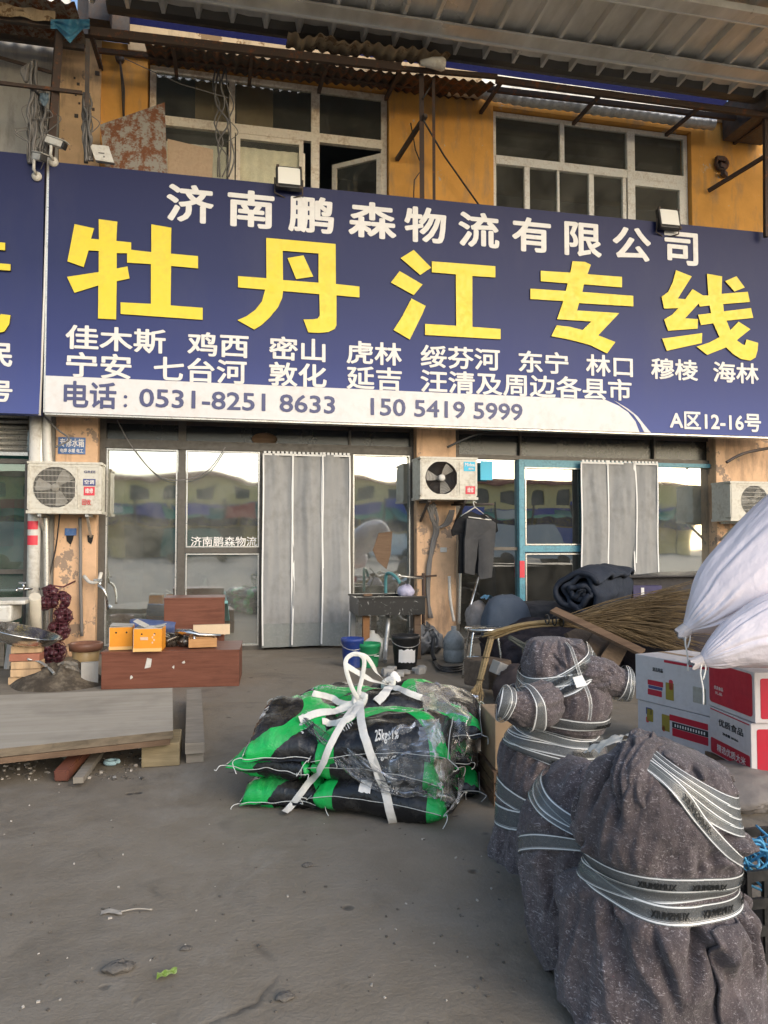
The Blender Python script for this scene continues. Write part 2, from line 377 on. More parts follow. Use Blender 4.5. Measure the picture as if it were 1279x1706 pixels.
for i, (x, y, c_, lb) in enumerate([(-7, -17, (.62, .62, .6), 'white delivery van parked across the street behind the viewer'), (5, -21, (.05, .09, .35), 'blue box truck parked across the street behind the viewer'), (15, -18, (.5, .5, .48), 'grey van parked further along the street behind the viewer'), (-13, -26, (.35, .04, .03), 'red van parked across the street behind the viewer'), (10.5, -30, (.65, .64, .6), 'cream van parked deep across the street behind the viewer'), (-1, -34, (.03, .15, .12), 'green van parked deep across the street behind the viewer'), (22, -27, (.06, .10, .30), 'dark blue van parked furthest along the street behind the viewer')]):
    t = thing('delivery_van', lb, 'van', (x, y, 0))
    b = B(); b.prism([[(-2.2, .4), (2.2, .4), (2.2, 1.1), (1.5, 1.3), (1.1, 2.0), (-2.2, 2.05)]], lambda p, q, d, x=x, y=y: Vector((x+p, y+d, q)), 1.7); b.build('body', flat('van paint', c_, .3), t)
    for dx in (-1.4, 1.4):
        b = B(); b.lathe([(0, -.9), (.33, -.9), (.36, -.85), (.36, .85), (.33, .9), (0, .9)], (x+dx, y+.85, .36), 20, rot=Matrix.Rotation(R(90), 3, 'X')); b.build('wheel', M['black'], t)

# ---------------------------------------------------------------- the canopy roof over the yard
cn = thing('canopy_roof', 'ribbed grey metal canopy roof overhead with gutter and bright edge flashing', 'canopy roof', (3, 8, 6.8))
RZ = 6.9; x0, x1 = -6.0, 16.0
RIB = {0: -.06, .10: -.06, .18: 0, .54: -.006, .92: 0}; ribz = {}
b = B(); xs = []
k = x0
while k < x1:
    for f in RIB: xs.append(k+f*.36); ribz[k+f*.36] = RIB[f]
    k += .36
def roofz(y): return RZ+.05+.035*(7.9-y)
Ys = [8.3, 7.78, 7.2, 6.6, 6.0, 5.4, 4.8]
vv = [[b.b.verts.new((x, y, roofz(y)+ribz[x]+.004*nz(x, y, 0, 3))) for x in xs] for y in Ys]
for j in range(len(Ys)-1):
    for i in range(len(xs)-1): b.b.faces.new((vv[j][i], vv[j][i+1], vv[j+1][i+1], vv[j+1][i]))
b.build('roof_sheet', M['roof'], cn)
b = B(); b.bx((x0, 7.80, RZ-.03), (x1, 8.0, RZ-.015)); b.bx((x0, 7.785, RZ-.04), (x1, 7.80, RZ-.012)); b.build('flashing', M['roof'], cn)
b = B(); b.bx((x0, 7.985, RZ-.055), (x1, 8.01, RZ+.02)); b.build('edge_strip', M['lip'], cn)
yp = PZ(1170, 20, RZ-.05).y
b = B(); b.bx((x0, yp-.16, RZ-.09), (x1, yp, RZ-.012)); b.build('purlin', M['roof'], cn)
b = B(); b.bx((x0, yp, RZ-.1), (x1, yp+.015, RZ-.03)); b.build('edge_strip', M['lip'], cn)
zt, zb = PY(640, 48, 8.35).z, PY(640, 81, 8.35).z
xg0, xg1 = PY(178, 0, 8.35).x, PY(1262, 160, 8.35).x
b = B(); pr = [(0, zt), (-.10, zt-.01), (-.15, zt-.07), (-.155, zt-.15), (-.13, zb+.07), (-.06, zb+.01), (.02, zb), (.1, zb+.02), (.14, zb+.08), (.14, zt)]
b.grid(lambda u, v: Vector((xg0+(xg1-xg0)*v, 8.35+pr[int(round(u*len(pr))) % len(pr)][0], pr[int(round(u*len(pr))) % len(pr)][1])), len(pr), 1, True, sm=False)
b.build('gutter', M['roofpaint'], cn)
b = B(); b.bx((xg1, 8.2, 6.72), (xg1+.6, 9.05, 7.2)); b.bx((PY(150, 0, 8.6).x, 8.5, 6.85), (PY(185, 0, 8.6).x, 8.7, 7.6)); b.bx((PY(130, 0, 8.9).x, 8.86, 6.9), (PY(216, 0, 8.9).x, 8.94, 7.7)); b.build('bracket', M['darksteel'], cn)

# ---------------------------------------------------------------- the shop building
bd = thing('shop_building', 'two storey orange and cream shop building behind the long blue sign', 'building', (2.6, 9.1, 0))
W1 = (PY(245, 200, 9.1).x, PY(648, 250, 9.1).x, 5.1, PY(450, 123, 9.1).z)
W2 = (PY(822, 280, 9.1).x, PY(1152, 280, 9.1).x, 5.1, PY(980, 197, 9.1).z)
xa, xp, xe = PY(100, 180, 9.1).x, PY(166, 180, 9.1).x, 9.5
b = B(); b.wall(xp, xe, 2.95, 7.0, 9.1, 9.35, [W1, W2]); b.build('upper_wall', M['orange'], bd)
b = B(); b.bx((xa, 9.06, 2.6), (xp+.012, 9.34, 7.1)); b.build('corner_pier', M['cream'], bd)
pz = PY(640, 78, 9.03).z; pb = PY(640, 101, 9.03).z
b = B(); b.bx((XX(215, 9.1, 40), 9.03, pb), (PY(1205, 160, 9.1).x, 9.3, pz+.5)); b.build('parapet_band', M['blueband'], bd)
xm = PY(800, 120, 9.05).x; zl = PY(640, 150, 9.1).z
b = B(); b.bx((XX(215, 9.1, 40), 9.0, pb-.30), (xm, 9.3, pb)); b.build('fascia_band', M['fadedwhite'], bd)
b = B(); b.bx((xm, 9.0, pb-.17), (PY(1215, 160, 9.1).x, 9.3, pb)); b.build('fascia_band', M['whiteband'], bd)  # bright glare along this stretch is put into the band's white colour
b = B(); b.bx((xp, 9.36, 2.6), (xe, 9.5, 7.0)); 
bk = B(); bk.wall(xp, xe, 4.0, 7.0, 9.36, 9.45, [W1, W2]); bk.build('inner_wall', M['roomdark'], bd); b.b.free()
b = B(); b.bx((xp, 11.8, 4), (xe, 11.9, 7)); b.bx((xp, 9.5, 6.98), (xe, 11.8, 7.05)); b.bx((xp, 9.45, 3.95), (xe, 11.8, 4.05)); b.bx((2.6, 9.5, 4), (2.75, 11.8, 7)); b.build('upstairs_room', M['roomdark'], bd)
def fr(b, x0, x1, z0, z1, y, wd, th=.05, mi=0):
    b.bx((x0, y, z0), (x0+wd, y+th, z1), mi); b.bx((x1-wd, y, z0), (x1, y+th, z1), mi); b.bx((x0+wd, y+.001, z0), (x1-wd, y+th-.001, z0+wd), mi); b.bx((x0+wd, y+.001, z1-wd), (x1-wd, y+th-.001, z1), mi)
def pane(x0, x1, z0, z1, y, m, par, nm='pane'):
    b = B(); b.bx((x0, y, z0), (x1, y+.006, z1)); return b.build(nm, m, par)
# window over the left half of the sign
yv = 9.18
b = B(); fr(b, W1[0]+.02, W1[1]-.01, W1[2], W1[3]-.03, yv, .07)
zm = PY(300, 203, yv).z; xA, xB = PY(386, 230, yv).x, PY(525, 240, yv).x
b.bx((W1[0]+.09, yv-.012, zm-.06), (W1[1]-.08, yv+.05, zm+.05)); b.bx((xA-.035, yv-.006, 5.1), (xA+.035, yv+.05, W1[3]-.1)); b.bx((xB-.05, yv-.016, 5.1), (xB+.05, yv+.05, W1[3]-.1))
xq = PY(505, 260, yv).x
b.bx((xA+.05, yv-.004, zm-.12), (xq, yv+.046, zm-.06)); b.bx((xq-.05, yv-.009, 5.1), (xq, yv+.046, zm-.12)); b.bx((xA+.05, yv-.004, 5.1), (xA+.1, yv+.046, zm-.12))
f1 = b.build('window_frame', M['frame'], bd)
for a0, a1, z0, z1 in ((W1[0]+.09, xA, zm, W1[3]-.1), (xA, xB, zm, W1[3]-.1), (xB, W1[1]-.08, zm, W1[3]-.1), (W1[0]+.09, xA, 5.1, zm)): pane(a0, a1, z0, z1, yv+.025, M['glassup'], f1)
pane(xA+.1, xq-.05, 5.1, zm-.12, yv+.02, M['glassup'], f1)
b = B(); xc0 = PY(325, 150, 9.3).x; b.bx((xc0, 9.30, zm+.05), (PY(388, 150, 9.3).x, 9.305, W1[3]-.08)); b.bx((PY(394, 150, 9.3).x, 9.32, zm+.03), (PY(455, 150, 9.3).x, 9.326, W1[3]-.05)); b.build('cardboard_cover', paint('tan window card', (.22, .17, .11), .85, .2), f1)
def drape(x0, x1, z0, z1, y, amp=.012, n=7): 
    b = B(); b.grid(lambda u, v: Vector((x0+(x1-x0)*u, y+amp*math.sin(u*n*6.28+.6*math.sin(v*5))*(.4+.6*v)+.01*nz(u*3, v*3, y), z1+(z0-z1)*v-.03*nz(u*2, 0, y)*v)), 40, 16); return b
drape(xA+.06, xB-.12, 5.1, zm-.2, 9.222).build('curtain', paint('yellowed curtain', (.85, .80, .68), .8, .12, (.5, .42, .3), .4), f1)
drape(W1[0]+.1, xA-.06, 5.1, zm-.22, 9.235).build('curtain', paint('grey curtain', (.72, .70, .63), .8, .12), f1)
b = B(); hx = W1[1]-.1  # the open casement swings inward
p0, p1 = Vector((hx, yv+.03, 0)), Vector((hx-.50, yv+.42, 0))
for z in (5.12, zm-.14): b.beam(p0+Vector((0, 0, z)), p1+Vector((0, 0, z)), .04, .06)
for p in (p0, p1): b.box((p.x, p.y, (5.1+zm-.1)/2), (.06, .045, zm-.12-5.1), rz=R(-38))
cs = b.build('casement', M['frame'], f1)
b = B(); b.beam((hx, yv+.03, (5.1+zm)/2-.06), (p1.x, p1.y, (5.1+zm)/2-.06), .006, zm-5.3); b.build('pane', M['glassup'], cs)
# window over the right half of the sign
b = B(); fr(b, W2[0]+.01, W2[1]-.01, W2[2], W2[3]-.02, yv, .055)
zm2 = PY(980, 283, yv).z; xs_ = [PY(936, 230, yv).x, PY(1050, 260, yv).x]
b.bx((W2[0]+.06, yv-.012, zm2-.055), (W2[1]-.06, yv+.05, zm2+.055)); b.bx((xs_[0]-.03, yv-.006, zm2+.055), (xs_[0]+.03, yv+.05, W2[3]-.07)); b.bx((xs_[1]-.055, yv-.018, 5.1), (xs_[1]+.055, yv+.05, W2[3]-.07))
for u, w_ in ((878, .035), (985, .035), (930, .015), (1040, .025)): x_ = PY(u, 320, yv).x; b.bx((x_-w_, yv-.004, 5.1), (x_+w_, yv+.046, zm2-.055))
x_ = PY(1147, 340, yv).x; b.bx((x_-.14, yv-.009, 5.1), (x_-.05, yv+.046, zm2-.055)); b.bx((xs_[1]+.055, yv-.009, zm2-.14), (x_-.14, yv+.046, zm2-.055))
f2 = b.build('window_frame', M['framewhite'], bd)
for a0, a1 in ((W2[0]+.06, xs_[0]), (xs_[0], xs_[1]), (xs_[1], W2[1]-.06)): pane(a0, a1, zm2, W2[3]-.07, yv+.025, M['glassup'], f2); pane(a0, a1, 5.1, zm2, yv+.028, M['glassup'], f2)
b = B()   # hole with a dead fan, and patches of bare render
pf = PY(1198, 276, 9.1); b.lathe([(.0, -.02), (.08, -.03), (.10, .0), (.10, .05), (.08, .05), (.06, .02)], (pf.x, 9.07, pf.z), 14, rot=Matrix.Rotation(R(90), 3, 'X'))
for k in range(3): b.box((pf.x+.03*k-.03, 9.04, pf.z+.06-.1*k), (.12, .06, .06), rz=.3*k)
b.build('exhaust_fan', rusty('burnt vent', (.07, .05, .045), .5), bd)
# ground floor: pillars, glazing, rooms
def pillar(u0, u1, y0=8.96, m='pinkcream'):
    b = B(); b.bx((XX(u0, y0), y0, 0), (XX(u1, y0), 9.3, 2.75), bev=.012); return b.build('pillar', M[m], bd)
pillar(90, 161); pillar(694, 760); pillar(1194, 1300)
b = B(); b.bx((XX(160), 9.12, 2.6), (9.5, 9.3, 3.2)); b.build('lintel', M['darksteel'], bd)
YG = 9.12
sf = B(); zt_ = PY(430, 752, 9.1).z
def up(u, w_, z0=0, z1=2.75, y=None, B_=sf): x_ = XX(u); y = y or Yw; B_.bx((x_-w_/2, y, z0), (x_+w_/2, y+.09, z1))
up(168, .09); up(302, .085); up(690, .09)
up(436, .05, 0, zt_); up(584, .05, 0, zt_)
sf.bx((XX(168)+.046, 9.085, zt_), (XX(690)-.046, 9.185, zt_+.1)); sf.bx((XX(302)+.044, 9.092, 0), (XX(436)-.026, 9.18, .045))
zr = PY(370, 917, 9.1).z; sf.bx((XX(302)+.044, 9.095, zr-.03), (XX(436)-.026, 9.175, zr+.03)); up(583, .03, zt_+.1, 2.75, 9.12); sf.bx((XX(168)+.046, 9.11, 0), (XX(302)-.044, 9.18, .08)); sf.bx((XX(584)+.026, 9.11, 0), (XX(690)-.046, 9.18, .06))
o1 = sf.build('shopfront_frame', M['alu'], bd)
pane(XX(168), XX(302), .05, zt_, 9.15, M['glass'], o1); pane(XX(302)+.02, XX(436)-.02, zr, zt_, 9.135, M['glass'], o1); pane(XX(302)+.02, XX(436)-.02, .03, zr, 9.138, M['glass'], o1)
pane(XX(584), XX(690), .05, zt_, 9.15, M['glass'], o1); pane(XX(168), XX(690), zt_+.08, 2.74, 9.155, M['glassgrey'], o1); pane(XX(436), XX(584), .02, zt_, 9.17, M['glassdark'], o1)
b = B()   # thin bright glazing beads
for x0_, x1_, z0, z1 in ((XX(302)+.05, XX(436)-.03, zr+.035, zt_-.005), (XX(302)+.05, XX(436)-.03, .05, zr-.035), (XX(168)+.05, XX(302)-.05, .09, zt_-.005), (XX(584)+.03, XX(690)-.05, .07, zt_-.005)): fr(b, x0_, x1_, z0, z1, 9.105, .016, .012)
b.build('glazing_bead', M['alulight'], o1)
b = B(); L0, L1 = XX(318), XX(428); put_text(b, '济南鹏森物流', lambda x, y: Vector((L0+(L1-L0)*x, 9.13, zr+.05+.11*y)), .012); b.build('lettering', M['gwhite'], o1)
b = B(); b.lathe([(0, 0), (.15, 0), (.15, .02)], (XX(440), 9.15, PY(440, 731, 9.1).z), 24, rot=Matrix.Rotation(R(90), 3, 'X') @ Matrix.Diagonal((1, .5, 1))); b.build('lock_disc', M['woodbrown'], o1)
b = B(); pp = [XX(610), XX(640), XX(655), XX(648), XX(630)]; b.prism([[(XX(632), 1.36), (XX(655), 1.38), (XX(652), 1.1), (XX(645), .92), (XX(630), 1.02), (XX(622), 1.15)]], lambda x, y, d: Vector((x, 9.149-d, y)), .002); b.build('torn_film', M['woodbrown'], o1)
# second bay, pale blue door
sb = B(); zt2 = PY(960, 768, 9.1).z; zr2 = PY(920, 914, 9.1).z
def bpost(u, w_, z1=zt2): x_ = XX(u); sb.bx((x_-w_/2, 9.07, 0), (x_+w_/2, 9.17, z1), bev=.006)
bpost(868, .075); bpost(972, .05); bpost(1188, .08, 2.75)
sb.bx((XX(868)+.04, 9.075, zt2-.09), (XX(972)-.026, 9.165, zt2)); sb.bx((XX(972)+.026, 9.078, zt2-.05), (XX(1188)-.042, 9.168, zt2)); sb.bx((XX(868)+.04, 9.08, zr2-.04), (XX(972)-.026, 9.16, zr2+.04)); sb.bx((XX(868)+.04, 9.08, 0), (XX(972)-.026, 9.16, .08))
o2 = sb.build('door_frame', M['blueframe'], bd)
b = B()
for x0_, x1_, z0, z1 in ((XX(868)+.042, XX(972)-.028, zr2+.045, zt2-.095), (XX(868)+.042, XX(972)-.028, .085, zr2-.06)): fr(b, x0_, x1_, z0, z1, 9.066, .016, .012)
b.build('glazing_bead', M['alulight'], o2)
pane(XX(868), XX(972), .05, zr2, 9.115, M['glassdark'], o2); pane(XX(868), XX(972), zr2, zt2-.05, 9.118, M['glassdark'], o2); pane(XX(972), XX(1098), .02, zt2, 9.16, M['glassdark'], o2)
pane(XX(1097), XX(1188), .1, zt2, 9.13, M['glass'], o2)
b = B(); x_ = XX(867); z_ = PY(867, 948, 9.0).z; b.bx((x_-.03, 9.06, z_-.11), (x_+.035, 9.068, z_+.1)); b.build('paper_slip', M['gred'], o2)
b = B(); b.bx((XX(758), 9.1, 0), (XX(765), 9.18, 2.75)); b.bx((XX(765), 9.1, zt2), (XX(1188)-.05, 9.18, zt2+.05)); b.bx((XX(868)-.012, 9.1, zt2+.05), (XX(868)+.012, 9.17, 2.75)); b.bx((XX(1092)-.012, 9.1, zt2+.05), (XX(1092)+.012, 9.17, 2.75)); b.bx((XX(765), 9.12, 0), (XX(864), 9.18, .06)); b.bx((XX(765), 9.12, zr2-.02), (XX(863), 9.17, zr2+.02))
o3 = b.build('shopfront_frame', M['alu'], bd)
pane(XX(765), XX(866), .05, zt2, 9.15, M['glassdark'], o3); pane(XX(765), XX(1188), zt2+.04, 2.74, 9.155, M['glassgrey'], o3)
b = B(); b.bx((XX(795), 9.45, 0), (XX(822), 9.5, 2.2)); b.build('inner_panel', paint('pale green panel', (.45, .55, .33), .6), o3)
# rooms behind the glass
b = B(); xA0, xA1 = XX(163), XX(692)
b.bx((xA0-.1, 12.5, 0), (xA1+.1, 12.6, 2.9)); b.bx((xA0-.2, 9.3, 0), (xA0-.1, 12.6, 2.9)); b.bx((xA1+.1, 9.3, 0), (xA1+.2, 12.6, 2.9)); b.bx((xA0-.2, 9.3, 2.8), (xA1+.2, 12.6, 2.9)); b.build('shop_room', M['roomwall'], bd)
b = B(); xB0, xB1 = XX(762), XX(1192)
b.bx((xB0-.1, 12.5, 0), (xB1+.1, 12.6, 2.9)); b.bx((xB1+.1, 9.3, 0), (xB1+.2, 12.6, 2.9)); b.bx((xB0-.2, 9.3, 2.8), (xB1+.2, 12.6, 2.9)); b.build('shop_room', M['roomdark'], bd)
b = B(); b.bx((XX(1090), 9.5, 0), (XX(1200), 9.56, 1.25)); b.build('inner_panel', paint('tan counter back', (.36, .29, .18), .7), bd)
t = thing('wardrobe', 'brown wooden cupboard inside the shop behind the left glass pane', 'cupboard', (-.75, 9.9, 0)); b = B(); b.bx((XX(232), 9.6, 0), (XX(282), 10.1, 1.5), bev=.01); b.build('body', wood('brown cupboard veneer', (.28, .17, .07), (.4, .26, .12)), t); b = B(); b.bx((XX(236), 9.58, .08), (XX(256), 9.599, 1.44)); b.bx((XX(258), 9.58, .08), (XX(279), 9.599, 1.44)); b.build('door', wood('cupboard door', (.30, .19, .08), (.45, .3, .14)), t)
t = thing('desk', 'pale desk with papers inside the shop behind the left glass pane', 'desk', (-1.1, 9.7, 0)); b = B(); b.bx((XX(172), 9.4, .86), (XX(228), 10.0, .9)); b.build('desk_top', paint('yellow desk top', (.62, .58, .38), .5), t)
for x_ in (XX(174), XX(224)):
    b = B(); b.bx((x_, 9.42, 0), (x_+.04, 9.98, .86)); b.build('leg', M['greywall'], t)
# neighbouring unit
nb = thing('neighbour_shop', 'grey walled neighbouring shop with roller shutter and green glass at the picture edge', 'building', (-3, 9.1, 0))
b = B(); b.bx((-9, 9.1, 2.5), (xa-.012, 9.4, 7.4)); b.build('upper_wall', M['greywall'], nb)
b = B(); b.bx((-9, 9.05, 6.9), (XX(118, 9.1, 30), 9.098, 7.6)); b.build('fascia_band', M['whiteband'], nb)
b = B()
for k in range(9): b.tube([(-6, 9.08, 2.75-.06*k), (XX(44), 9.08, 2.75-.06*k)], .026, 8)
b.bx((-6, 9.1, 2.2), (XX(44), 9.16, 2.8)); b.build('roller_shutter', M['alulight'], nb)
b = B(); zz = PY(20, 772, 9.1).z; b.bx((-6, 9.1, zz), (XX(44), 9.16, zz+.05)); b.bx((XX(40), 9.1, 0), (XX(48), 9.18, zz)); b.bx((-6, 9.1, .9), (XX(40), 9.16, .95)); o4 = b.build('shopfront_frame', M['alu'], nb)
pane(-6, XX(40), 0, zz, 9.14, glass('green tinted glass', (.35, .62, .52), .14, 0, .25), o4)
b = B(); b.bx((-6, 9.6, .95), (XX(70), 9.63, 2.3)); b.bx((-6, 9.9, 0), (XX(70), 9.95, .95)); b.build('inner_panel', M['green'], nb)
b = B(); b.bx((XX(-20), 9.585, 1.2), (XX(4), 9.595, 1.75)); b.build('red_notice', M['gred'], nb)
b = B(); b.bx((XX(46, 9.0), 9.0, 0), (XX(90, 9.0), 9.3, 2.75)); b.build('pillar', M['greywall'], nb)
# other shop past the right pillar
nb2 = thing('side_shop', 'dim side shop wall and window seen past the right hand air conditioner', 'building', (9, 9.3, 0))
b = B(); b.bx((XX(1300, 8.96), 9.2, 0), (12, 9.4, 2.9)); b.build('wall', M['greywall'], nb2)
b = B(); fr(b, XX(1302), 10.0, 1.9, 2.5, 9.15, .06); b.build('window_frame', M['alulight'], nb2)
# ---------------------------------------------------------------- signs
SY = 8.5
def SP(u, v): p = PY(u, v, SY); return p.x, p.z
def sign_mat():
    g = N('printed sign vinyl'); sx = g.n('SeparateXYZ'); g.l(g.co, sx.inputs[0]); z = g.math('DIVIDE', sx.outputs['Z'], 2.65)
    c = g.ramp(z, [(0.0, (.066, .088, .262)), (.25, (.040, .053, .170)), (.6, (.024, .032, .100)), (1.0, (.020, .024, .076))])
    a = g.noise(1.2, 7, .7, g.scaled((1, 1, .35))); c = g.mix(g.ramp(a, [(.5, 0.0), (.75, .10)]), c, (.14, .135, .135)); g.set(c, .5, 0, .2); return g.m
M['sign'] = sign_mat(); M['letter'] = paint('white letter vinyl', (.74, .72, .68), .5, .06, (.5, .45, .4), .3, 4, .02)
M['yellow'] = paint('yellow letter board', (.76, .60, .030), .45, .06, (.55, .42, .06), .4, 4, .02); M['letterside'] = flat('dark letter edge', (.05, .04, .03), .6)
M['phone'] = flat('slate blue print', (.060, .068, .165), .5)
M['strip'] = paint('ivory sign strip', (.68, .665, .65), .45, .06, (.5, .45, .4), .35, 3, .02)
xl, zt = SP(82, 269); _, zb = SP(79, 687); xr = 7.25
sg = thing('shop_sign', 'long blue sign with big yellow characters, white place names and a telephone strip', 'sign', ((xl+xr)/2, SY+.1, zb))
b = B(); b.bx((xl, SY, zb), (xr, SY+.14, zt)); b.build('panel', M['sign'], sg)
b = B(); b.bx((xl-.004, SY+.015, zb-.02), (xr, SY+.15, zb-.0005)); b.bx((xl-.02, SY+.01, zb), (xl-.0005, SY+.15, zt)); b.build('edge_trim', M['alulight'], sg)
b = B()
for x in [xl+.3+1.35*i for i in range(6)]: b.beam((x, SY+.15, zb+.3), (x, 9.1, zb+.3), .04, .04); b.beam((x, SY+.15, zt-.4), (x, 9.1, zt-.4), .04, .04); b.beam((x, SY+.15, zb+.35), (x, 9.1, zb+1.2), .03, .03)
b.build('bracket', M['darksteel'], sg)
def glyphs(items, nm, mat, y=SY-.006, bold=.02, fixz=None):
    for s, (u0, v0, u1, v1) in items:
        X0, Z1 = SP(u0, v0); X1, Z0 = SP(u1, v1)
        if fixz: Z0, Z1 = fixz
        b = B(); put_text(b, s, lambda x, q: Vector((X0+(X1-X0)*x, y, Z0+(Z1-Z0)*q)), bold); b.build(nm, mat, sg)
_, Za = SP(316, 308); _, Zb = SP(280, 368)
row = list(zip('济南鹏森物流有限公司', [(277, 356), (379, 457), (480, 556), (580, 660), (673, 743), (763, 831), (852, 917), (939, 1001), (1019, 1083), (1105, 1161)]))
glyphs([(c_, (u0, 340, u1, 340)) for c_, (u0, u1) in row], 'company_lettering', M['letter'], bold=.034, fixz=(Zb, Za))
_, Za = SP(120, 541); _, Zb = SP(110, 582)
glyphs([(s, (u0, 560, u1, 560)) for s, u0, u1 in (('佳木斯', 109, 276), ('鸡西', 312, 414), ('密山', 448, 542), ('虎林', 577, 669), ('绥芬河', 700, 832), ('东宁', 863, 946), ('林口', 975, 1053), ('穆棱', 1083, 1161), ('海林', 1186, 1262))], 'place_lettering', M['letter'], bold=.029, fixz=(Zb, Za))
_, Za = SP(120, 586); _, Zb = SP(110, 628)
glyphs([(s, (u0, 600, u1, 600)) for s, u0, u1 in (('宁安', 110, 219), ('七台河', 256, 411), ('敦化', 447, 544), ('延吉', 577, 669), ('汪清及周边各县市', 700, 1051))], 'place_lettering', M['letter'], bold=.029, fixz=(Zb, Za))
# telephone strip with its swept right end
b = B(); pl = [SP(82, 626), SP(1010, 671), SP(1035, 676), SP(1052, 690), SP(1064, 708), SP(1070, 721)]; zs_ = SP(82, 626)[1]
pts = [(xl, zb), (xl, zs_), (SP(1008, 672)[0], zs_)]+[(SP(u, v)[0], SP(u, v)[1]) for u, v in ((1030, 676), (1046, 687), (1058, 702), (1065, 719))]; pts[-1] = (pts[-1][0], zb)
b.prism([pts], lambda x, z, d: Vector((x, SY-d, z)), .004)
cr = [SP(u, v) for u, v in ((1022, 671), (1046, 681), (1062, 694), (1073, 708), (1084, 720))]; cr2 = [SP(u, v) for u, v in ((1073, 720), (1066, 706), (1055, 691), (1042, 681))]
cr[-1] = (cr[-1][0], zb); cr2[0] = (cr2[0][0], zb); cr[0] = (cr[0][0], zs_)
b.prism([cr+cr2], lambda x, z, d: Vector((x, SY-d, z)), .004); b.build('telephone_strip', M['strip'], sg)
_, Za = SP(232, 647); _, Zb = SP(232, 678)
b = glyphs([('电话', (106, 660, 194, 660))], 'telephone_lettering', M['phone'], SY-.008, .03, (Zb-.035, Za+.05))
glyphs([(':', (206, 660, 212, 660))], 'telephone_lettering', M['phone'], SY-.008, .02, (Zb-.01, Zb+.12))
glyphs([('0531-8251 8633', (232, 660, 558, 660)), ('150 5419 5999', (617, 680, 870, 680))], 'telephone_lettering', M['phone'], SY-.008, .028, (Zb, Za))
X0, Z1 = SP(1115, 686); X1, Z0 = SP(1267, 713); glyphs([('A区12-16号', (1115, 700, 1267, 700))], 'address_lettering', M['letter'], SY-.006, .036, (SP(1115, 715)[1], SP(1115, 684)[1]))
# the five big characters, outlines measured on the sign
def big(origin, sc, loops, b):
    L = [[SP(origin[0]+x/sc, origin[1]+y/sc) for x, y in l] for l in loops]
    b.prism(L, lambda x, z, d: Vector((x, SY-d, z)), .018, 0, 1)
b = B(); big((100, 350), 4.919, [[(120,120),(280,155),(255,240),(320,245),(318,80),(470,100),(462,258),(583,270),(583,330),(748,350),(748,122),(912,150),(908,362),(1130,382),(1130,482),(910,462),(906,785),(1168,805),(1168,903),(497,855),(497,760),(745,772),(745,447),(550,435),(550,358),(465,357),(465,483),(553,467),(570,565),(465,587),(460,900),(312,892),(315,622),(120,682),(58,552),(318,512),(318,340),(235,335),(195,472),(62,425)]], b)
big((380, 380), 4.919, [[(310,85),(878,135),(880,462),(1073,483),(1073,572),(885,555),(885,800),(870,830),(820,855),(740,862),(655,858),(615,752),(690,752),(730,745),(748,720),(745,545),(448,520),(440,580),(405,655),(340,735),(270,800),(212,835),(75,758),(150,725),(220,675),(275,605),(302,508),(80,490),(80,398),(312,415)], [(445,190),(738,213),(738,452),(448,430)]], b)
big((380, 380), 4.919, [[(485,250),(615,228),(695,402),(555,422)]], b)
for l in ([(180,152),(287,85),(430,230),(340,290)], [(100,352),(172,258),(360,368),(287,455)], [(268,482),(385,543),(355,615),(255,818),(122,740),(195,625)], [(435,178),(955,218),(955,310),(767,298),(767,714),(998,732),(998,816),(380,780),(380,690),(635,705),(632,285),(435,268)]): big((630, 400), 4.919, [l], b)
big((860, 420), 4.919, [[(455,78),(560,85),(605,108),(577,185),(860,207),(860,293),(548,268),(535,330),(952,362),(952,448),(508,422),(492,482),(838,503),(665,685),(806,740),(738,833),(600,765),(430,720),(282,692),(325,603),(430,615),(537,642),(610,572),(328,553),(380,405),(110,388),(110,303),(400,322),(415,260),(195,243),(195,157),(437,172)]], b)
for l in ([(378,122),(530,182),(395,398),(468,403),(538,305),(640,368),(692,368),(678,157),(825,182),(820,352),(1075,332),(1095,430),(835,452),(842,522),(1105,490),(1128,585),(868,612),(905,705),(985,622),(1100,695),(968,802),(1025,845),(1048,848),(1062,795),(1175,828),(1170,900),(1150,970),(1100,1000),(1010,985),(930,935),(865,872),(680,945),(578,865),(700,825),(800,772),(740,638),(620,655),(592,555),(718,540),(705,465),(608,475),(598,445),(465,590),(590,597),(587,690),(300,710),(262,600),(340,555),(400,490),(262,495),(237,380),(300,335),(345,240)], [(855,228),(965,180),(1045,290),(945,330)], [(243,787),(632,733),(628,830),(288,905)]): big((1060, 430), 5.84, [l], b)
b.build('raised_characters', [M['yellow'], M['letterside']], sg)
# the neighbour's sign
x1 = SP(71, 400)[0]; ns = thing('shop_sign', 'dark blue sign of the neighbouring shop, cut by the picture edge', 'sign', (-3.5, SY+.1, zb))
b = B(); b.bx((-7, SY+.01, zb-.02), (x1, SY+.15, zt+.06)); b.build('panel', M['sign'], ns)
b = B(); b.tube([(x1+.035, SY+.03, zt+.05), (x1+.02, SY+.03, (zt+zb)/2), (x1-.005, SY+.02, zb-.03)], .014, 6); b.build('white_edge_tube', M['gwhite'], ns)
b = B()
def bar(u0, v0, u1, v1): X0, Z1 = SP(u0, v0); X1, Z0 = SP(u1, v1); b.prism([[(X0, Z1), (X1, Z1), (X1, Z0), (X0, Z0)]], lambda x, z, d: Vector((x, SY+.01-d, z)), .03, 0, 1)
bar(-90, 398, 9, 418); bar(-110, 432, 18, 452)
b.prism([[SP(u, v) for u, v in ((-60, 452), (-35, 452), (-40, 500), (-22, 532), (-5, 535), (2, 524), (18, 526), (16, 541), (8, 553), (-8, 557), (-32, 552), (-58, 520))]], lambda x, z, d: Vector((x, SY+.01-d, z)), .03, 0, 1)
b.build('raised_characters', [M['yellow'], M['letterside']], ns)
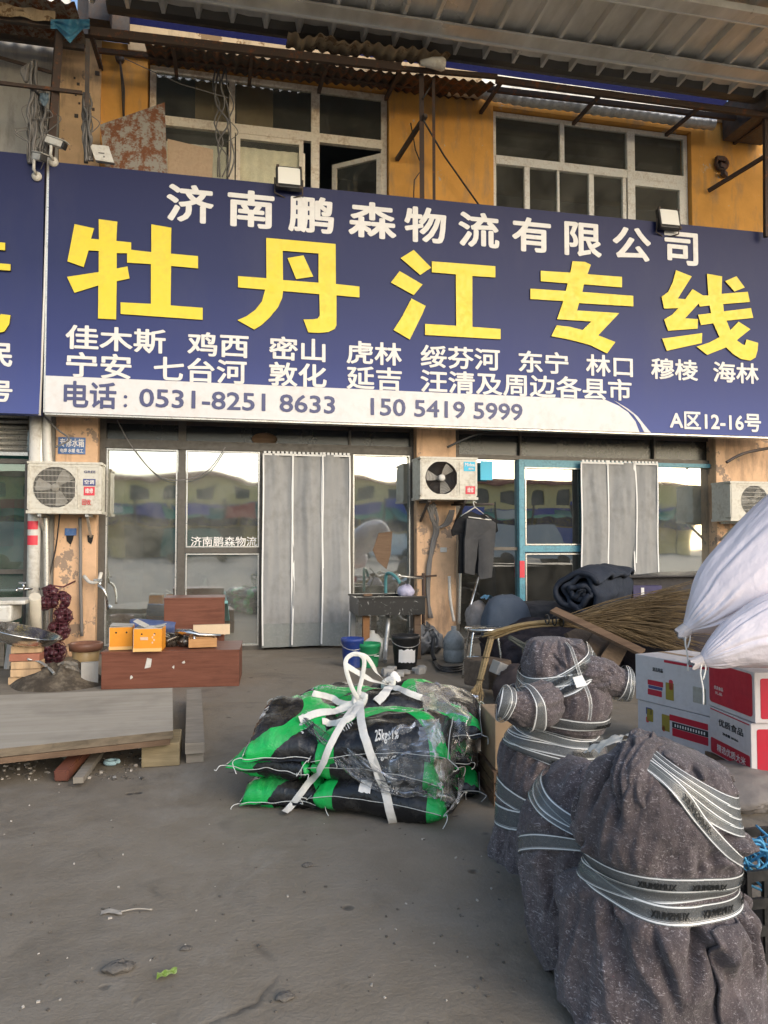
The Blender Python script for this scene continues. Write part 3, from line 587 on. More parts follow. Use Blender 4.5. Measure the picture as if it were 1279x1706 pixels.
b = B()
for s, v0, v1 in (('民', 570, 612), ('号', 633, 670)):
    X0, Z1 = SP(-22, v0); X1, Z0 = SP(20, v1); put_text(b, s, lambda x, q: Vector((X0+(X1-X0)*x, SY+.004, Z0+(Z1-Z0)*q)), .04)
b.build('lettering', M['letter'], ns)
# ---------------------------------------------------------------- fittings along the top of the sign
def floodlight(u, v, label):
    p = PY(u, v, 8.44); t = thing('floodlight', label, 'floodlight', (p.x, 8.44, p.z-.18), 0, 'floodlights on the sign top')
    tl = Matrix.Rotation(R(-12), 3, 'X'); c_ = p
    b = B(); b.box(c_, (.29, .07, .27), rot=tl, bev=.012)
    for i in range(7): b.box(c_+tl @ Vector((-.11+.037*i, .05, 0)), (.008, .04, .22), rot=tl)
    b.build('housing', M['black'], t)
    b = B(); b.box(c_+tl @ Vector((0, -.034, .012)), (.245, .012, .21), rot=tl, bev=.004); b.build('lamp_glass', flat('frosted lamp glass', (.80, .78, .70), .25), t)
    b = B()
    for sx_ in (-1, 1):
        b.box(c_+tl @ Vector((sx_*.13, -.03, -.125)), (.03, .03, .03), rot=tl); b.box(c_+tl @ Vector((sx_*.125, -.03, .125)), (.03, .03, .03), rot=tl); b.tube([c_+Vector((sx_*.155, 0, 0)), c_+Vector((sx_*.155, .02, -.16)), (p.x, 8.52, p.z-.2)], .009, 6)
    b.build('mount', M['darksteel'], t)
floodlight(481, 298, 'square floodlight on the sign top edge below the curtained window'); floodlight(1113, 366, 'square floodlight on the sign top edge under the white framed window')
def camera_(u, v, label, az):
    p = PY(u, v, 8.42); t = thing('security_camera', label, 'security camera', (p.x, 8.45, p.z-.1), 0, 'cameras above the sign joint')
    d = Matrix.Rotation(az, 3, 'Z') @ Matrix.Rotation(R(22), 3, 'Y'); ax = d.to_4x4()
    b = B(); b.box(p, (.20, .075, .07), rot=d, bev=.012); b.box(p+d @ Vector((.02, 0, .042)), (.22, .085, .008), rot=d); b.build('body', M['whiteplastic'], t)
    b = B(); b.box(p+d @ Vector((.108, 0, -.002)), (.03, .07, .066), rot=d, bev=.01); b.build('lens_hood', M['black'], t)
    b = B(); b.tube([p+Vector((-.04, .0, -.03)), p+Vector((-.05, .02, -.12)), p+Vector((-.03, .08, -.16))], .016, 8); b.lathe([(0, 0), (.05, 0), (.05, .025), (0, .025)], p+Vector((-.03, .09, -.17)), 14, rot=Matrix.Rotation(R(90), 3, 'X')); b.build('arm', M['whiteplastic'], t)
camera_(92, 238, 'white security camera with black hood beside the leaning rusty post', R(-20)); camera_(64, 262, 'white security camera hanging lower on the cable bundle', R(-50))
p0, p1 = PY(149, 240, 8.5), PY(190, 271, 8.5)
b = B(); b.prism([[(p0.x, p0.z), (p1.x-.06, p0.z-.0), (p1.x, p1.z), (p0.x+.06, p1.z+.01)]], lambda x, z, d: Vector((x, 8.5-d+.06, z)), .06)
t = thing('junction_box', 'white plastic junction box leaning at the sign top beside the rusted sheet', 'box', (p0.x, 8.52, p1.z)); b.build('box_body', M['whiteplastic'], t)
b = B(); b.bx((p0.x+.09, 8.494, p0.z-.09), (p1.x-.1, 8.499, p0.z-.08)); b.bx((p0.x+.14, 8.494, p0.z-.13), (p0.x+.155, 8.499, p0.z-.115)); b.build('marking', M['cablegrey'], t)
# rusted sheet and cardboard on the sign top
q = [PY(u, v, 8.72) for u, v in ((166, 207), (274, 170), (279, 300), (178, 300))]
b = B(); b.prism([[(p.x, p.z) for p in q]], lambda x, z, d: Vector((x, 8.72-d+.02*math.sin(x*9), z)), .012); solo('metal_sheet', b, M['rustsheet'], 'rust streaked metal sheet with a slanting top edge standing above the sign', 'metal sheet')
q = [PY(u, v, 8.78) for u, v in ((279, 232), (355, 250), (353, 310), (279, 300))]
b = B(); b.prism([[(p.x, p.z) for p in q]], lambda x, z, d: Vector((x, 8.78-d, z)), .012); solo('cardboard_sheet', b, paint('weathered board', (.42, .30, .19), .85, .2, (.25, .16, .1), .5), 'tan board standing beside the rusted metal sheet above the sign', 'board')
# ---------------------------------------------------------------- rusty awning frames
def bb(p, q, w_, h_): b.beam(p, q, w_, h_)
t = thing('awning', 'rusty corrugated awning over the curtained upper window with ragged edge', 'awning', (1, 8.7, 6.7))
b = B(); a0, a1 = PY(150, 53, 8.3), PY(668, 113, 8.3); e1 = PY(828, 128, 8.3); bb(a0, a1, .05, .09); bb(a0+Vector((0, .5, .12)), a1+Vector((.3, .5, .12)), .04, .05); bb(a1-Vector((.02, 0, .01)), e1, .04, .05)
for f in (0, .25, .5, .75, 1): p = a0.lerp(a1, f); bb(p, (p.x, 9.1, p.z+.10), .04, .05)
b.build('frame', M['rust'], t)
def zaw(x): return a0.z+(a1.z-a0.z)*(x-a0.x)/(a1.x-a0.x)
b = B(); xs0, xs1 = PY(240, 60, 8.3).x, e1.x
b.grid(lambda u, v: Vector((xs0+(xs1-xs0)*u, 8.33+.77*v-.02*nz(u*9, 3, 0)*(v < .1), zaw(xs0+(xs1-xs0)*u)-.03+.24*v+.016*math.sin((xs0+(xs1-xs0)*u)*2*math.pi/.11)+.02*nz(u*4, v*2, 5)-.03*(1-v)*abs(nz(u*11, 1, 2)))), 260, 6); b.build('sheet', rusty('rusted sheet in shade', (.05, .04, .032), .45), t)  # rusty sheet; the shade on its underside is put into the dark colour
b = B(); xk0, xk1 = PY(478, 92, 8.25).x, PY(745, 110, 8.25).x; b.grid(lambda u, v: Vector((xk0+(xk1-xk0)*u, 8.1+.35*v, zaw(xk0+(xk1-xk0)*u)+.11+.05*v+.02*math.sin((xk0+(xk1-xk0)*u)*2*math.pi/.13)+.05*nz(u*7, v, 9)+.03*(u < .06))), 120, 4); b.build('top_sheet', M['fadedwhite'], t)
b = B(); pr = PY(722, 105, 8.15); b.tube([pr+Vector((-.15, 0, -.02)), pr+Vector((-.02, 0, .0)), pr+Vector((.10, 0, .0)), pr+Vector((.13, 0, .0))], [.03, .06, .075, .06], 12); solo('plastic_bottle', b, M['whiteplastic'], 'dusty pale bottle lying on the ragged awning edge', 'bottle')
t = thing('pergola_frame', 'bare rusty steel frame of two long rails over the white framed window', 'steel frame', (4.8, 8.7, 6.4))
b = B(); p, q = PY(826, 133, 8.35), PY(1300, 195, 8.35); bb(p, q, .05, .07); p2, q2 = PY(812, 148, 8.75), PY(1225, 197, 8.75); bb(p2, q2, .05, .06)
for f in (.02, .35, .7, .97): a_ = p.lerp(q, f); bb(a_, (a_.x, 9.1, a_.z+.03), .04, .04)
b.build('rail', M['rust'], t)
b = B(); bb(PY(1275, 190, 8.4), PY(1276, 395, 8.4), .05, .05); b.build('post', M['rust'], t)
b = B(); bb(PY(1180, 318, 9.05), PY(1272, 262, 8.42), .045, .045); b.build('brace', M['rust'], t)
t = thing('awning_support', 'rusty steel posts and slanting brace under the awning end beside the orange wall', 'steel posts', (PY(702, 300, 8.35).x, 8.5, 5.2))
for (u, v0, v1, w_) in ((702, 122, 352, .055), (722, 130, 352, .035)):
    b = B(); bb(PY(u, v0, 8.35), PY(u+1, v1, 8.62), w_, w_); b.build('post', M['rust'], t)
b = B(); bb(PY(661, 266, 9.08), PY(709, 192, 8.36), .045, .045); b.build('brace', M['darksteel'], t)
b = B(); b.tube([PY(704, 165, 8.35), PY(716, 145, 8.4), PY(720, 135, 8.4)], .01, 6); b.tube([PY(705, 200, 8.4), PY(740, 260, 8.9), PY(800, 345, 8.95)], .012, 6); b.tube([PY(684, 205, 9.05), PY(692, 250, 9.05), PY(704, 280, 9), PY(690, 300, 9), PY(688, 350, 9)], .008, 6); b.build('hanging_wire', M['cable'], t)
b = B(); zd = PY(1000, 182, 8.95).z; xd0, xd1 = PY(745, 150, 8.95).x, PY(1188, 210, 8.95).x
b.grid(lambda u, v: Vector((xd0+(xd1-xd0)*v, 8.95+math.cos(u*6.283)*(.075+.006*math.sin(v*190)), zd+math.sin(u*6.283)*(.075+.006*math.sin(v*190))+.02*nz(v*5, 0, 0))), 14, 220, True)
solo('ventilation_duct', b, M['silverduct'], 'dull silver duct running above the white framed window', 'duct')
# ---------------------------------------------------------------- neighbour's awning, posts, cables at the upper corner
t = thing('awning', 'corrugated sheet awning of the neighbouring shop with torn blue tarp at its end', 'awning', (-3, 8.6, 6.9))
n0, n1 = PY(-60, 22, 8.35), PY(128, 47, 8.35)
b = B(); b.grid(lambda u, v: Vector((n0.x-2+(n1.x+2-n0.x)*u, 8.2+.85*v, n1.z+.16+.06*v+.022*math.sin((n0.x-2+(n1.x+2-n0.x)*u)*2*math.pi/.15)+.02*nz(u*6, v, 3))), 180, 5); b.build('sheet', M['rustsheet'], t)
b = B(); bb((n0.x-2, 8.35, n1.z), n1, .05, .07); bb((n0.x-2, 8.8, n1.z+.08), n1+Vector((0, .45, .08)), .05, .06); b.build('frame', M['darksteel'], t)
b = B(); b.grid(lambda u, v: Vector((n0.x-2+(n1.x-.2+2-n0.x)*u, 8.28+.02*nz(u*20, v, 0), n1.z+.10-.12*v+.05*nz(u*14, v*2, 2))), 120, 4); b.build('white_lining', M['fadedwhite'], t)
k0, k1, k2, k3 = PY(84, 32, 8.25), PY(149, 33, 8.25), PY(148, 56, 8.25), PY(112, 73, 8.25)
b = B(); P_ = [(84, 32), (149, 33), (148, 56), (130, 62), (112, 75), (118, 55), (92, 52)]
b.grid(lambda u, v: PY(84+65*u, 32+(16+24*max(0, 1-abs(u-.5)*3))*v, 8.22+.06*nz(u*5, v*4, 1)+.03*math.sin(u*11)), 24, 14); b.build('torn_tarp', paint('blue tarp', (.05, .22, .36), .55, .25, (.2, .3, .35), .5, 8, .3, 20), t)
def leaning(name, u0, v0, y0, u1, v1, y1, w_, label, cat='post', m='rust'):
    b = B(); b.beam(PY(u0, v0, y0), PY(u1, v1, y1), w_, w_); return solo(name, b, M[m], label, cat)
leaning('steel_post', 99, 50, 8.3, 82, 275, 8.66, .075, 'thick leaning rusty post under the torn blue tarp'); leaning('steel_post', 146, 66, 8.3, 143, 272, 8.66, .045, 'thin dark post wound with cable in front of the cream pier', m='darksteel')
b = B(); b.beam(PY(-60, 131, 8.4), PY(137, 155, 8.4), .03, .035); solo('steel_rail', b, M['rust'], 'rusty horizontal rail crossing the two posts at the upper corner', 'rail')
b = B(); b.beam(PY(-20, 90, 8.9), PY(90, 122, 8.45), .025, .03); solo('steel_rail', b, M['rust'], 'short slanting rail behind the leaning rusty post', 'rail')
rc = random.Random(3)
def bundle(u0, v0, u1, v1, n, spread, y, label, seed=1, th=(.006, .014)):
    rr = random.Random(seed); b = B()
    for i in range(n):
        P_ = []; off = rr.uniform(-1, 1)
        for k in range(7):
            f = k/6; P_.append(PY(u0+(u1-u0)*f+spread*(off*.5+rr.uniform(-.5, .5)*(.4+math.sin(f*3.14))), v0+(v1-v0)*f, y+rr.uniform(-.06, .06)))
        b.tube(spline(P_, 22), rr.uniform(*th), 5)
    for i in range(n//4):
        u, v = u0+(u1-u0)*rr.random()+rr.uniform(-.4, .4)*spread, v0+(v1-v0)*rr.random(); P_ = [PY(u, v, y-.03), PY(u+rr.uniform(-30, 30), v+rr.uniform(5, 30), y-.06), PY(u+rr.uniform(-14, 14), v+rr.uniform(25, 60), y-.03)]; b.tube(spline(P_, 14), .005, 5)
    o = solo('cable_bundle', b, [M['cablegrey']], label, 'cables')
    return o
bundle(57, 100, 52, 272, 16, 9, 8.5, 'grey cable bundle hanging down the neighbouring grey wall', 1); bundle(68, 150, 72, 268, 12, 12, 8.55, 'tangled cables behind the two security cameras', 2); bundle(144, 155, 148, 268, 14, 9, 8.52, 'cable bundle tied round the thin post on the cream pier', 4)
bundle(365, 115, 372, 295, 5, 22, 8.9, 'black cables hanging in front of the curtained window', 6, (.008, .012))
b = B()
for k in range(3): b.tube(spline([PY(48, 108, 8.5), PY(36+4*k, 118, 8.45), PY(42, 130+3*k, 8.45), PY(52, 118, 8.5)], 16), .02, 6)
solo('cable_coil', b, M['cablegrey'], 'coil of grey cable on top of the hanging bundle', 'cables')
b = B(); b.grid(lambda u, v: PY(66+15*u, 155+22*v*(.5+.5*math.sin(u*3.1)), 8.45+.04*nz(u*4, v*4, 0)), 8, 8); solo('tarp_scrap', b, paint('grey blue scrap', (.12, .17, .21), .7), 'small grey blue tarp scrap caught between the cables', 'scrap')
b = B(); pz_ = PY(200, 100, 9.06); b.lathe([(0, 0), (.05, 0), (.05, .06), (0, .06)], pz_, 12, rot=Matrix.Rotation(R(90), 3, 'X')); b.tube([pz_+Vector((0, -.05, 0)), PY(203, 135, 9.04), PY(206, 195, 9.06)], .013, 6); b.tube([pz_+Vector((0, -.05, 0)), PY(207, 150, 9.04), PY(206, 195, 9.06)], .009, 6); solo('wall_insulator', b, M['darksteel'], 'dark wall insulator with dangling wires on the orange wall', 'insulator')
b = B(); b.tube([PY(208, 98, 9.0), PY(300, 140, 8.8), PY(380, 163, 8.7)], .005, 5); solo('wire', b, M['cablegrey'], 'thin pale wire slung across the curtained window', 'wire')
b = B()
for (u, v, s_) in ((124, 130, .02), (130, 140, .03), (126, 158, .02), (162, 122, .05), (155, 182, .03), (132, 172, .02), (127, 193, .04), (150, 190, .03)): p = PY(u, v, 9.055); b = B(); b.box(p, (s_, .01, s_)); b.build('wall_scar', M['darksteel'], bd)
# loose wires under the sign and over the shopfront
def wire(pts, y, label, r=.006, m='cablegrey', name='wire'):
    b = B(); b.tube(spline([PY(u, v, y_) if len(p_) == 3 else PY(u, v, y) for p_ in pts for (u, v, y_) in [tuple(p_)+(y,) if len(p_) == 2 else p_]], 28), r, 5); return solo(name, b, M[m], label, 'wire')
wire([(70, 690), (95, 715), (115, 732), (92, 745)], 8.8, 'grey wire looping below the sign joint above the blue notice', .01)
wire([(195, 700), (220, 745), (260, 790), (300, 800), (345, 785), (375, 745)], 8.95, 'pale wire sagging across the shop glass from the transom', .007)
wire([(745, 745), (790, 725), (840, 712)], 8.75, 'dark wire rising from the middle air conditioner to the sign', .014, 'cable')
wire([(1210, 770), (1240, 755), (1290, 745)], 8.7, 'dark bar of cable above the end air conditioner', .02, 'darksteel')
# ---------------------------------------------------------------- air conditioners
def aircon(name_label, u0, v0, u1, v1, yf, fan, stickers):
    a, c_ = PY(u0, v0, yf), PY(u1, v1, yf); W, Hh = c_.x-a.x, a.z-c_.z; D = 8.96-yf-.03
    t = thing('air_conditioner', name_label, 'air conditioner', ((a.x+c_.x)/2, yf+D/2, c_.z), 0, 'outdoor air conditioner units on the pillars')
    X = lambda f: a.x+W*f
    Zz = lambda f: c_.z+Hh*f
    cx, cz, r = X(.37), Zz(.50), Hh*.42
    # casing with a round hole in its front
    n = 40; b = B(); hole = [(cx+r*math.cos(-k*6.2832/n), cz+r*math.sin(-k*6.2832/n)) for k in range(n)]
    e = .03; rc_ = [(a.x+e, c_.z), (c_.x-e, c_.z), (c_.x, c_.z+e), (c_.x, a.z-e), (c_.x-e, a.z), (a.x+e, a.z), (a.x, a.z-e), (a.x, c_.z+e)]
    b.prism([rc_, hole], lambda x, z, d: Vector((x, yf+.12-d, z)), .12)
    b.bx((a.x+.002, yf+.10, c_.z+.002), (c_.x-.002, yf+D, a.z-.002), bev=.012); b.build('casing', M['acwhite'], t)
    b = B(); fr(b, a.x+.015, X(.66), c_.z+.03, a.z-.03, yf-.006, .014, .01); fr(b, X(.68), c_.x-.02, c_.z+.03, a.z-.03, yf-.006, .008, .01); b.bx((a.x-.008, yf-.012, c_.z-.02), (c_.x+.008, yf+D, c_.z+.012)); b.bx((a.x-.006, yf-.008, a.z-.012), (c_.x+.006, yf+D, a.z+.012)); b.build('trim', M['acwhite'], t)
    b = B(); b.lathe([(r, 0), (r*.98, .07), (0, .075)], (cx, yf+.01, cz), n, rot=Matrix.Rotation(R(-90), 3, 'X')); b.build('fan_cavity', M['black'], t)
    b = B()
    for k in range(3):
        an = k*2.094+.5; b.grid(lambda u, v: Vector((cx+math.cos(an+.95*v*(1-.25*u))*r*(.16+.76*u), yf+.055-.035*v, cz+math.sin(an+.95*v*(1-.25*u))*r*(.16+.76*u))), 8, 6)
    b.lathe([(0, -.012), (r*.19, -.01), (r*.2, .05), (0, .06)], (cx, yf+.02, cz), 20, rot=Matrix.Rotation(R(-90), 3, 'X'))
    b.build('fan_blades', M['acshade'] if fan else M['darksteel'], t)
    b = B()
    if fan != 'open':
        for k in range(-16, 17):
            dx = k*r/16.5; h = math.sqrt(max(0, r*r-dx*dx)); b.beam((cx+dx, yf-.002, cz-h), (cx+dx, yf-.002, cz+h), .0032, .004, up=(0, 1, 0))
        for k in range(-3, 4):
            dz = k*r/3.6; h = math.sqrt(max(0, r*r-dz*dz)); b.beam((cx-h, yf-.004, cz+dz), (cx+h, yf-.004, cz+dz), .004, .006)
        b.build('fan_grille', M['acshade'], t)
    else:
        for k in range(9): b.tube([(cx+r*(.22+.09*k)*math.cos(q*6.2832/32), yf-.001, cz+r*(.22+.09*k)*math.sin(q*6.2832/32)) for q in range(33)], .0022, 4, cap=False)
        b.build('fan_grille', M['darksteel'], t)
        b = B(); b.lathe([(0, -.004), (r*.2, -.004), (r*.2, .01)], (cx, yf-.01, cz), 24, rot=Matrix.Rotation(R(-90), 3, 'X')); b.build('hub_badge', M['whiteplastic'], t)
    for nm, mat_, fx0, fz0, fx1, fz1, tx in stickers:
        b = B(); b.bx((X(fx0), yf-.004, Zz(fz0)), (X(fx1), yf-.0005, Zz(fz1))) if mat_ else None
        if mat_: s_ = b.build(nm, M[mat_], t)
        else: b.b.free()
        for (txt, col, x0_, z0_, x1_, z1_) in tx:
            b = B(); put_text(b, txt, lambda x, q: Vector((X(x0_)+(X(x1_)-X(x0_))*x, yf-.006, Zz(z0_)+Hh*(z1_-z0_)*q)), .02); b.build('lettering', M[col], t)
    for fx in (.16, .8):
        b = B(); b.beam((X(fx), yf+.02, c_.z-.035), (X(fx), 8.96, c_.z-.035), .035, .03); b.beam((X(fx), yf+.06, c_.z-.05), (X(fx), 8.95, c_.z-.26), .025, .025)
        b.build('wall_bracket', M['darksteel'] if fan == 'open' else M['alulight'], t)
    return t
aircon('cream air conditioner with white fan grille on the pillar beside the onion string', 46, 770, 168, 853, 8.62, True,
  [('brand_mark', None, 0, 0, 0, 0, [('GREE', 'phone', .76, .80, .92, .85)]), ('sticker', 'gblue', .75, .54, .92, .68, [('空调', 'gwhite', .77, .57, .9, .66)]), ('sticker', 'gred', .76, .34, .91, .52, [('维修', 'gwhite', .78, .38, .89, .49)]), ('sticker', None, 0, 0, 0, 0, [('回收', 'gred', .74, .14, .86, .26)])])
aircon('cream air conditioner with dark open fan on the middle pillar above the hanging clothes', 700, 762, 795, 830, 8.55, 'open',
  [('sticker', 'gcyan', .76, .68, .97, .92, [('Midea', 'gwhite', .78, .80, .95, .89), ('美的', 'gwhite', .84, .71, .93, .77)]), ('sticker', 'gred', .79, .10, .96, .30, [('维修', 'gwhite', .82, .14, .93, .27)])])
aircon('cream air conditioner with large square fan guard, half out of the picture', 1216, 803, 1325, 866, 8.55, True, [('sticker', 'gred', .69, .62, .79, .85, []), ('sticker', 'gred', .69, .30, .79, .52, [])])
# notices, pipes and taps on the pillars
def plate(u0, v0, u1, v1, y, m, label, lines, cat='notice', name='notice', col='gwhite'):
    a, c_ = PY(u0, v0, y), PY(u1, v1, y); t = thing(name, label, cat, ((a.x+c_.x)/2, y, c_.z))
    b = B(); b.bx((a.x, y-.006, c_.z), (c_.x, y, a.z)); b.build('panel', M[m], t); b = B()
    for tx, x0_, z0_, x1_, z1_ in lines: put_text(b, tx, lambda x, q: Vector((a.x+(c_.x-a.x)*(x0_+(x1_-x0_)*x), y-.008, c_.z+(a.z-c_.z)*(z0_+(z1_-z0_)*q))), .02)
    if lines: b.build('lettering', M[col], t)
    else: b.b.free()
    return t
M['noticeblue'] = paint('faded blue enamel', (.06, .15, .36), .5, .3, (.3, .3, .35), .5)
plate(97, 728, 142, 757, 8.955, 'noticeblue', 'faded blue notice with white characters on the pillar above the cream air conditioner', [('专修水箱', .06, .42, .95, .92), ('电焊 水暖 电工', .08, .08, .92, .32)])
plate(800, 768, 820, 800, 9.05, 'gcyan', 'small blue sticker on the glass beside the middle air conditioner', [], 'sticker', 'sticker')
b = plate(733, 912, 744, 920, 8.95, 'whiteplastic', 'small grey socket plate on the middle pillar', [], 'socket', 'wall_socket')
plate(108, 880, 127, 892, 8.95, 'noticeblue', 'small blue sticker on the pillar below the cream air conditioner', [], 'sticker', 'sticker')
for (u, v, s_) in ((116, 897, 1.0), (150, 898, .8)):
    b = B(); p = PY(u, v, 8.953); b.prism([[(p.x-.04*s_, p.z+.05*s_), (p.x+.045*s_, p.z+.055*s_), (p.x+.03*s_, p.z-.02), (p.x+.01, p.z-.07*s_), (p.x-.03*s_, p.z-.03)]], lambda x, z, d: Vector((x, 8.957-d, z)), .006); b.build('wall_hole', M['darkhole'], bd)
def pipe(pts, r, label, m='whiteplastic', y=8.85, name='pipe', cat='pipe', sm=20):
    b = B(); P_ = [PY(*p) if len(p) == 3 else PY(p[0], p[1], y) for p in pts]; b.tube(spline(P_, sm), r, 10); return solo(name, b, M[m], label, cat)
t = thing('drain_pipe', 'fat white drain pipe with red stickers beside the neighbouring glass', 'pipe', (XX(57, 8.85), 8.85, 0))
b = B(); b.tube([(XX(57, 8.85), 8.85, 2.7), (XX(57, 8.85), 8.85, 0)], .065, 14); b.build('pipe_body', M['whiteplastic'], t)
for (v0, v1) in ((868, 882), (892, 908)):
    b = B(); z0, z1 = PY(57, v1, 8.79).z, PY(57, v0, 8.79).z; b.grid(lambda u, v: Vector((XX(57, 8.85)+.067*math.sin(-1.1+1.9*u), 8.85-.067*math.cos(-1.1+1.9*u), z0+(z1-z0)*v)), 10, 1); b.build('sticker', M['gred'], t)
pipe([(66, 700), (67, 740), (68, 775)], .03, 'grey pipe with dark joint running down above the cream air conditioner', 'alulight'); pipe([(78, 690), (78, 730), (80, 775)], .045, 'white pipe beside the blue notice', 'whiteplastic'); pipe([(76, 860), (77, 940), (77, 1080)], .035, 'grey pipe running down the pillar edge under the cream air conditioner', 'alulight', 8.88)
pipe([(133, 862), (134, 920), (134, 970), (136, 1060)], .018, 'thin greenish hose down the pillar beside the onion string', 'cablegrey', 8.9); pipe([(100, 850, 8.8), (93, 910), (82, 960)], .008, 'thin black cord slanting down the pillar below the cream air conditioner', 'cable', 8.92, 'cord', 'cord')
# wall tap with a coiled hose at the left pane
t = thing('wall_tap', 'chrome tap on a hose loop in front of the left glass pane', 'tap', (XX(165, 8.85), 8.85, PY(165, 985, 8.85).z))
b = B(); b.tube(spline([PY(140, 960, 8.9), PY(150, 970, 8.8), PY(163, 968, 8.8), PY(168, 955, 8.9)], 14), .02, 8); b.build('hose', M['whiteplastic'], t)
b = B(); b.tube([PY(166, 962, 8.9), PY(166, 975, 8.8)], .018, 8); b.tube(spline([PY(163, 975, 8.78), PY(172, 982, 8.75), PY(177, 995, 8.75), PY(179, 1015, 8.78)], 12), .014, 8); b.box(PY(163, 966, 8.76), (.09, .02, .02)); b.build('tap_body', M['chrome'], t)
t = thing('wall_tap', 'chrome wall tap above the white sink at the picture edge', 'tap', (XX(40, 8.7), 8.7, PY(40, 981, 8.7).z))
b = B(); b.tube([PY(66, 981, 8.85), PY(28, 981, 8.7)], .016, 8); b.tube([PY(40, 981, 8.72), PY(38, 972, 8.72)], .012, 8); b.box(PY(37, 971, 8.72), (.07, .02, .018)); b.tube([PY(29, 981, 8.7), PY(26, 985, 8.68)], .014, 8); b.build('tap_body', M['chrome'], t)
# cable mess and pipes on the middle pillar
rr = random.Random(11); b = B()
for k in range(12):
    P_ = [PY(716+rr.uniform(-8, 10), 842+rr.uniform(-6, 4), 8.8), PY(722+rr.uniform(-6, 8), 862, 8.82), PY(726+rr.uniform(-4, 5), 882, 8.9), PY(722+rr.uniform(-4, 3), 905, 8.92), PY(715+rr.uniform(-3, 3), 940, 8.92), PY(713+rr.uniform(-2, 3), 985, 8.92), PY(716+rr.uniform(-2, 4), 1030, 8.9)]; b.tube(spline(P_, 24), rr.uniform(.008, .016), 5)
for k in range(4): b.tube(spline([PY(728, 880, 8.9), PY(740+3*k, 872, 8.88), PY(750+2*k, 850, 8.8)], 12), .012, 5)
solo('cable_bundle', b, M['cablegrey'], 'thick cable bundle running down the middle pillar below the dark fan unit', 'cables')
pipe([(766, 900), (766, 960), (764, 1040)], .02, 'pale conduit down the right edge of the middle pillar', 'alulight', 8.93, 'conduit'); pipe([(748, 960), (750, 1000), (756, 1035)], .018, 'short slanting pipe leaning on the middle pillar foot', 'whiteplastic', 8.85, 'pipe', 'pipe')
t = thing('valve_pipe', 'rusty water pipe with valve handles beside the black sink', 'pipe', (XX(703, 8.8), 8.8, 0))
b = B(); b.tube([PY(705, 1060, 8.8), PY(705, 955, 8.8)], .02, 8); b.tube([PY(690, 961, 8.8), PY(727, 959, 8.8)], .012, 8); b.build('riser', M['rust'], t)
b = B(); b.tube([PY(705, 964, 8.8), PY(668, 960, 8.6)], .011, 8); b.lathe([(.012, -.01), (.026, -.01), (.026, .01), (.012, .01)], PY(665, 960, 8.6), 14, rot=Matrix.Rotation(R(90), 3, 'X')); b.build('spanner', M['alulight'], t)
# door curtains
def door_curtain(cuts, vt, vb, label, y=9.0, rail=True):
    t = thing('door_curtain', label, 'curtain', (XX(cuts[0][0], y), y, PY(cuts[0][0], vb, y).z))
    zt_ = PY((cuts[0][0]+cuts[-1][1])/2, vt, y).z; zb_ = PY(cuts[0][0], vb, y).z
    for i, (u0, u1) in enumerate(cuts):
        x0_, x1_ = XX(u0, y), XX(u1, y); yy = y+.012*(i % 2); seed = u0
        b = B(); b.grid(lambda u, v: Vector((x0_+(x1_-x0_)*u+.022*nz(v*2.3, seed, 0), yy+.006*math.sin(u*6+seed)*(.3+v)+.05*nz(u*2.0, v*1.6, seed)+.010*nz(u*7, v*4.5, seed+7), zt_+(zb_-zt_)*(v*.88))), 24, 40)
        st_ = b.build('curtain_strip', M['curtain'], t)
        b = B(); b.grid(lambda u, v: Vector((x0_+(x1_-x0_)*u+.022*nz(.88*2.3, seed, 0), yy+.006*math.sin(u*6+seed)+.05*nz(u*2.0, 1.4, seed)+.006, zt_+(zb_-zt_)*(.875+.125*v))), 24, 6); b.build('bottom_flap', M['curtainclear'], st_)
        b = B()
        for uu in (0.02, .98): 
            b.grid(lambda u, v: Vector((x0_+(x1_-x0_)*uu+.018*(u-.5)+.022*nz(v*2.3, seed, 0), yy-.008+.006*math.sin(uu*6+seed)*(.3+v)+.05*nz(uu*2.0, v*1.6, seed), zt_+(zb_-zt_)*(v*.99))), 2, 40)
        b.build('white_trim', M['trimwhite'], st_)
        b = B()
        for k in range(7): b.box((x0_+(x1_-x0_)*(k+.5)/7, yy-.012, zt_+.012), (.03, .012, .028))
        b.bx((x0_+.01, yy-.008, zt_-.02), (x1_-.01, yy+.006, zt_+.004)); b.build('hook_row', M['trimwhite'], st_)
    return t
door_curtain([(437, 488), (487, 538), (536, 583)], 757, 1079, 'grey three strip door curtain hanging in the brown framed doorway')
door_curtain([(968, 1014), (1011, 1060), (1056, 1097)], 771, 1060, 'grey three strip door curtain hanging in the pale blue doorway')
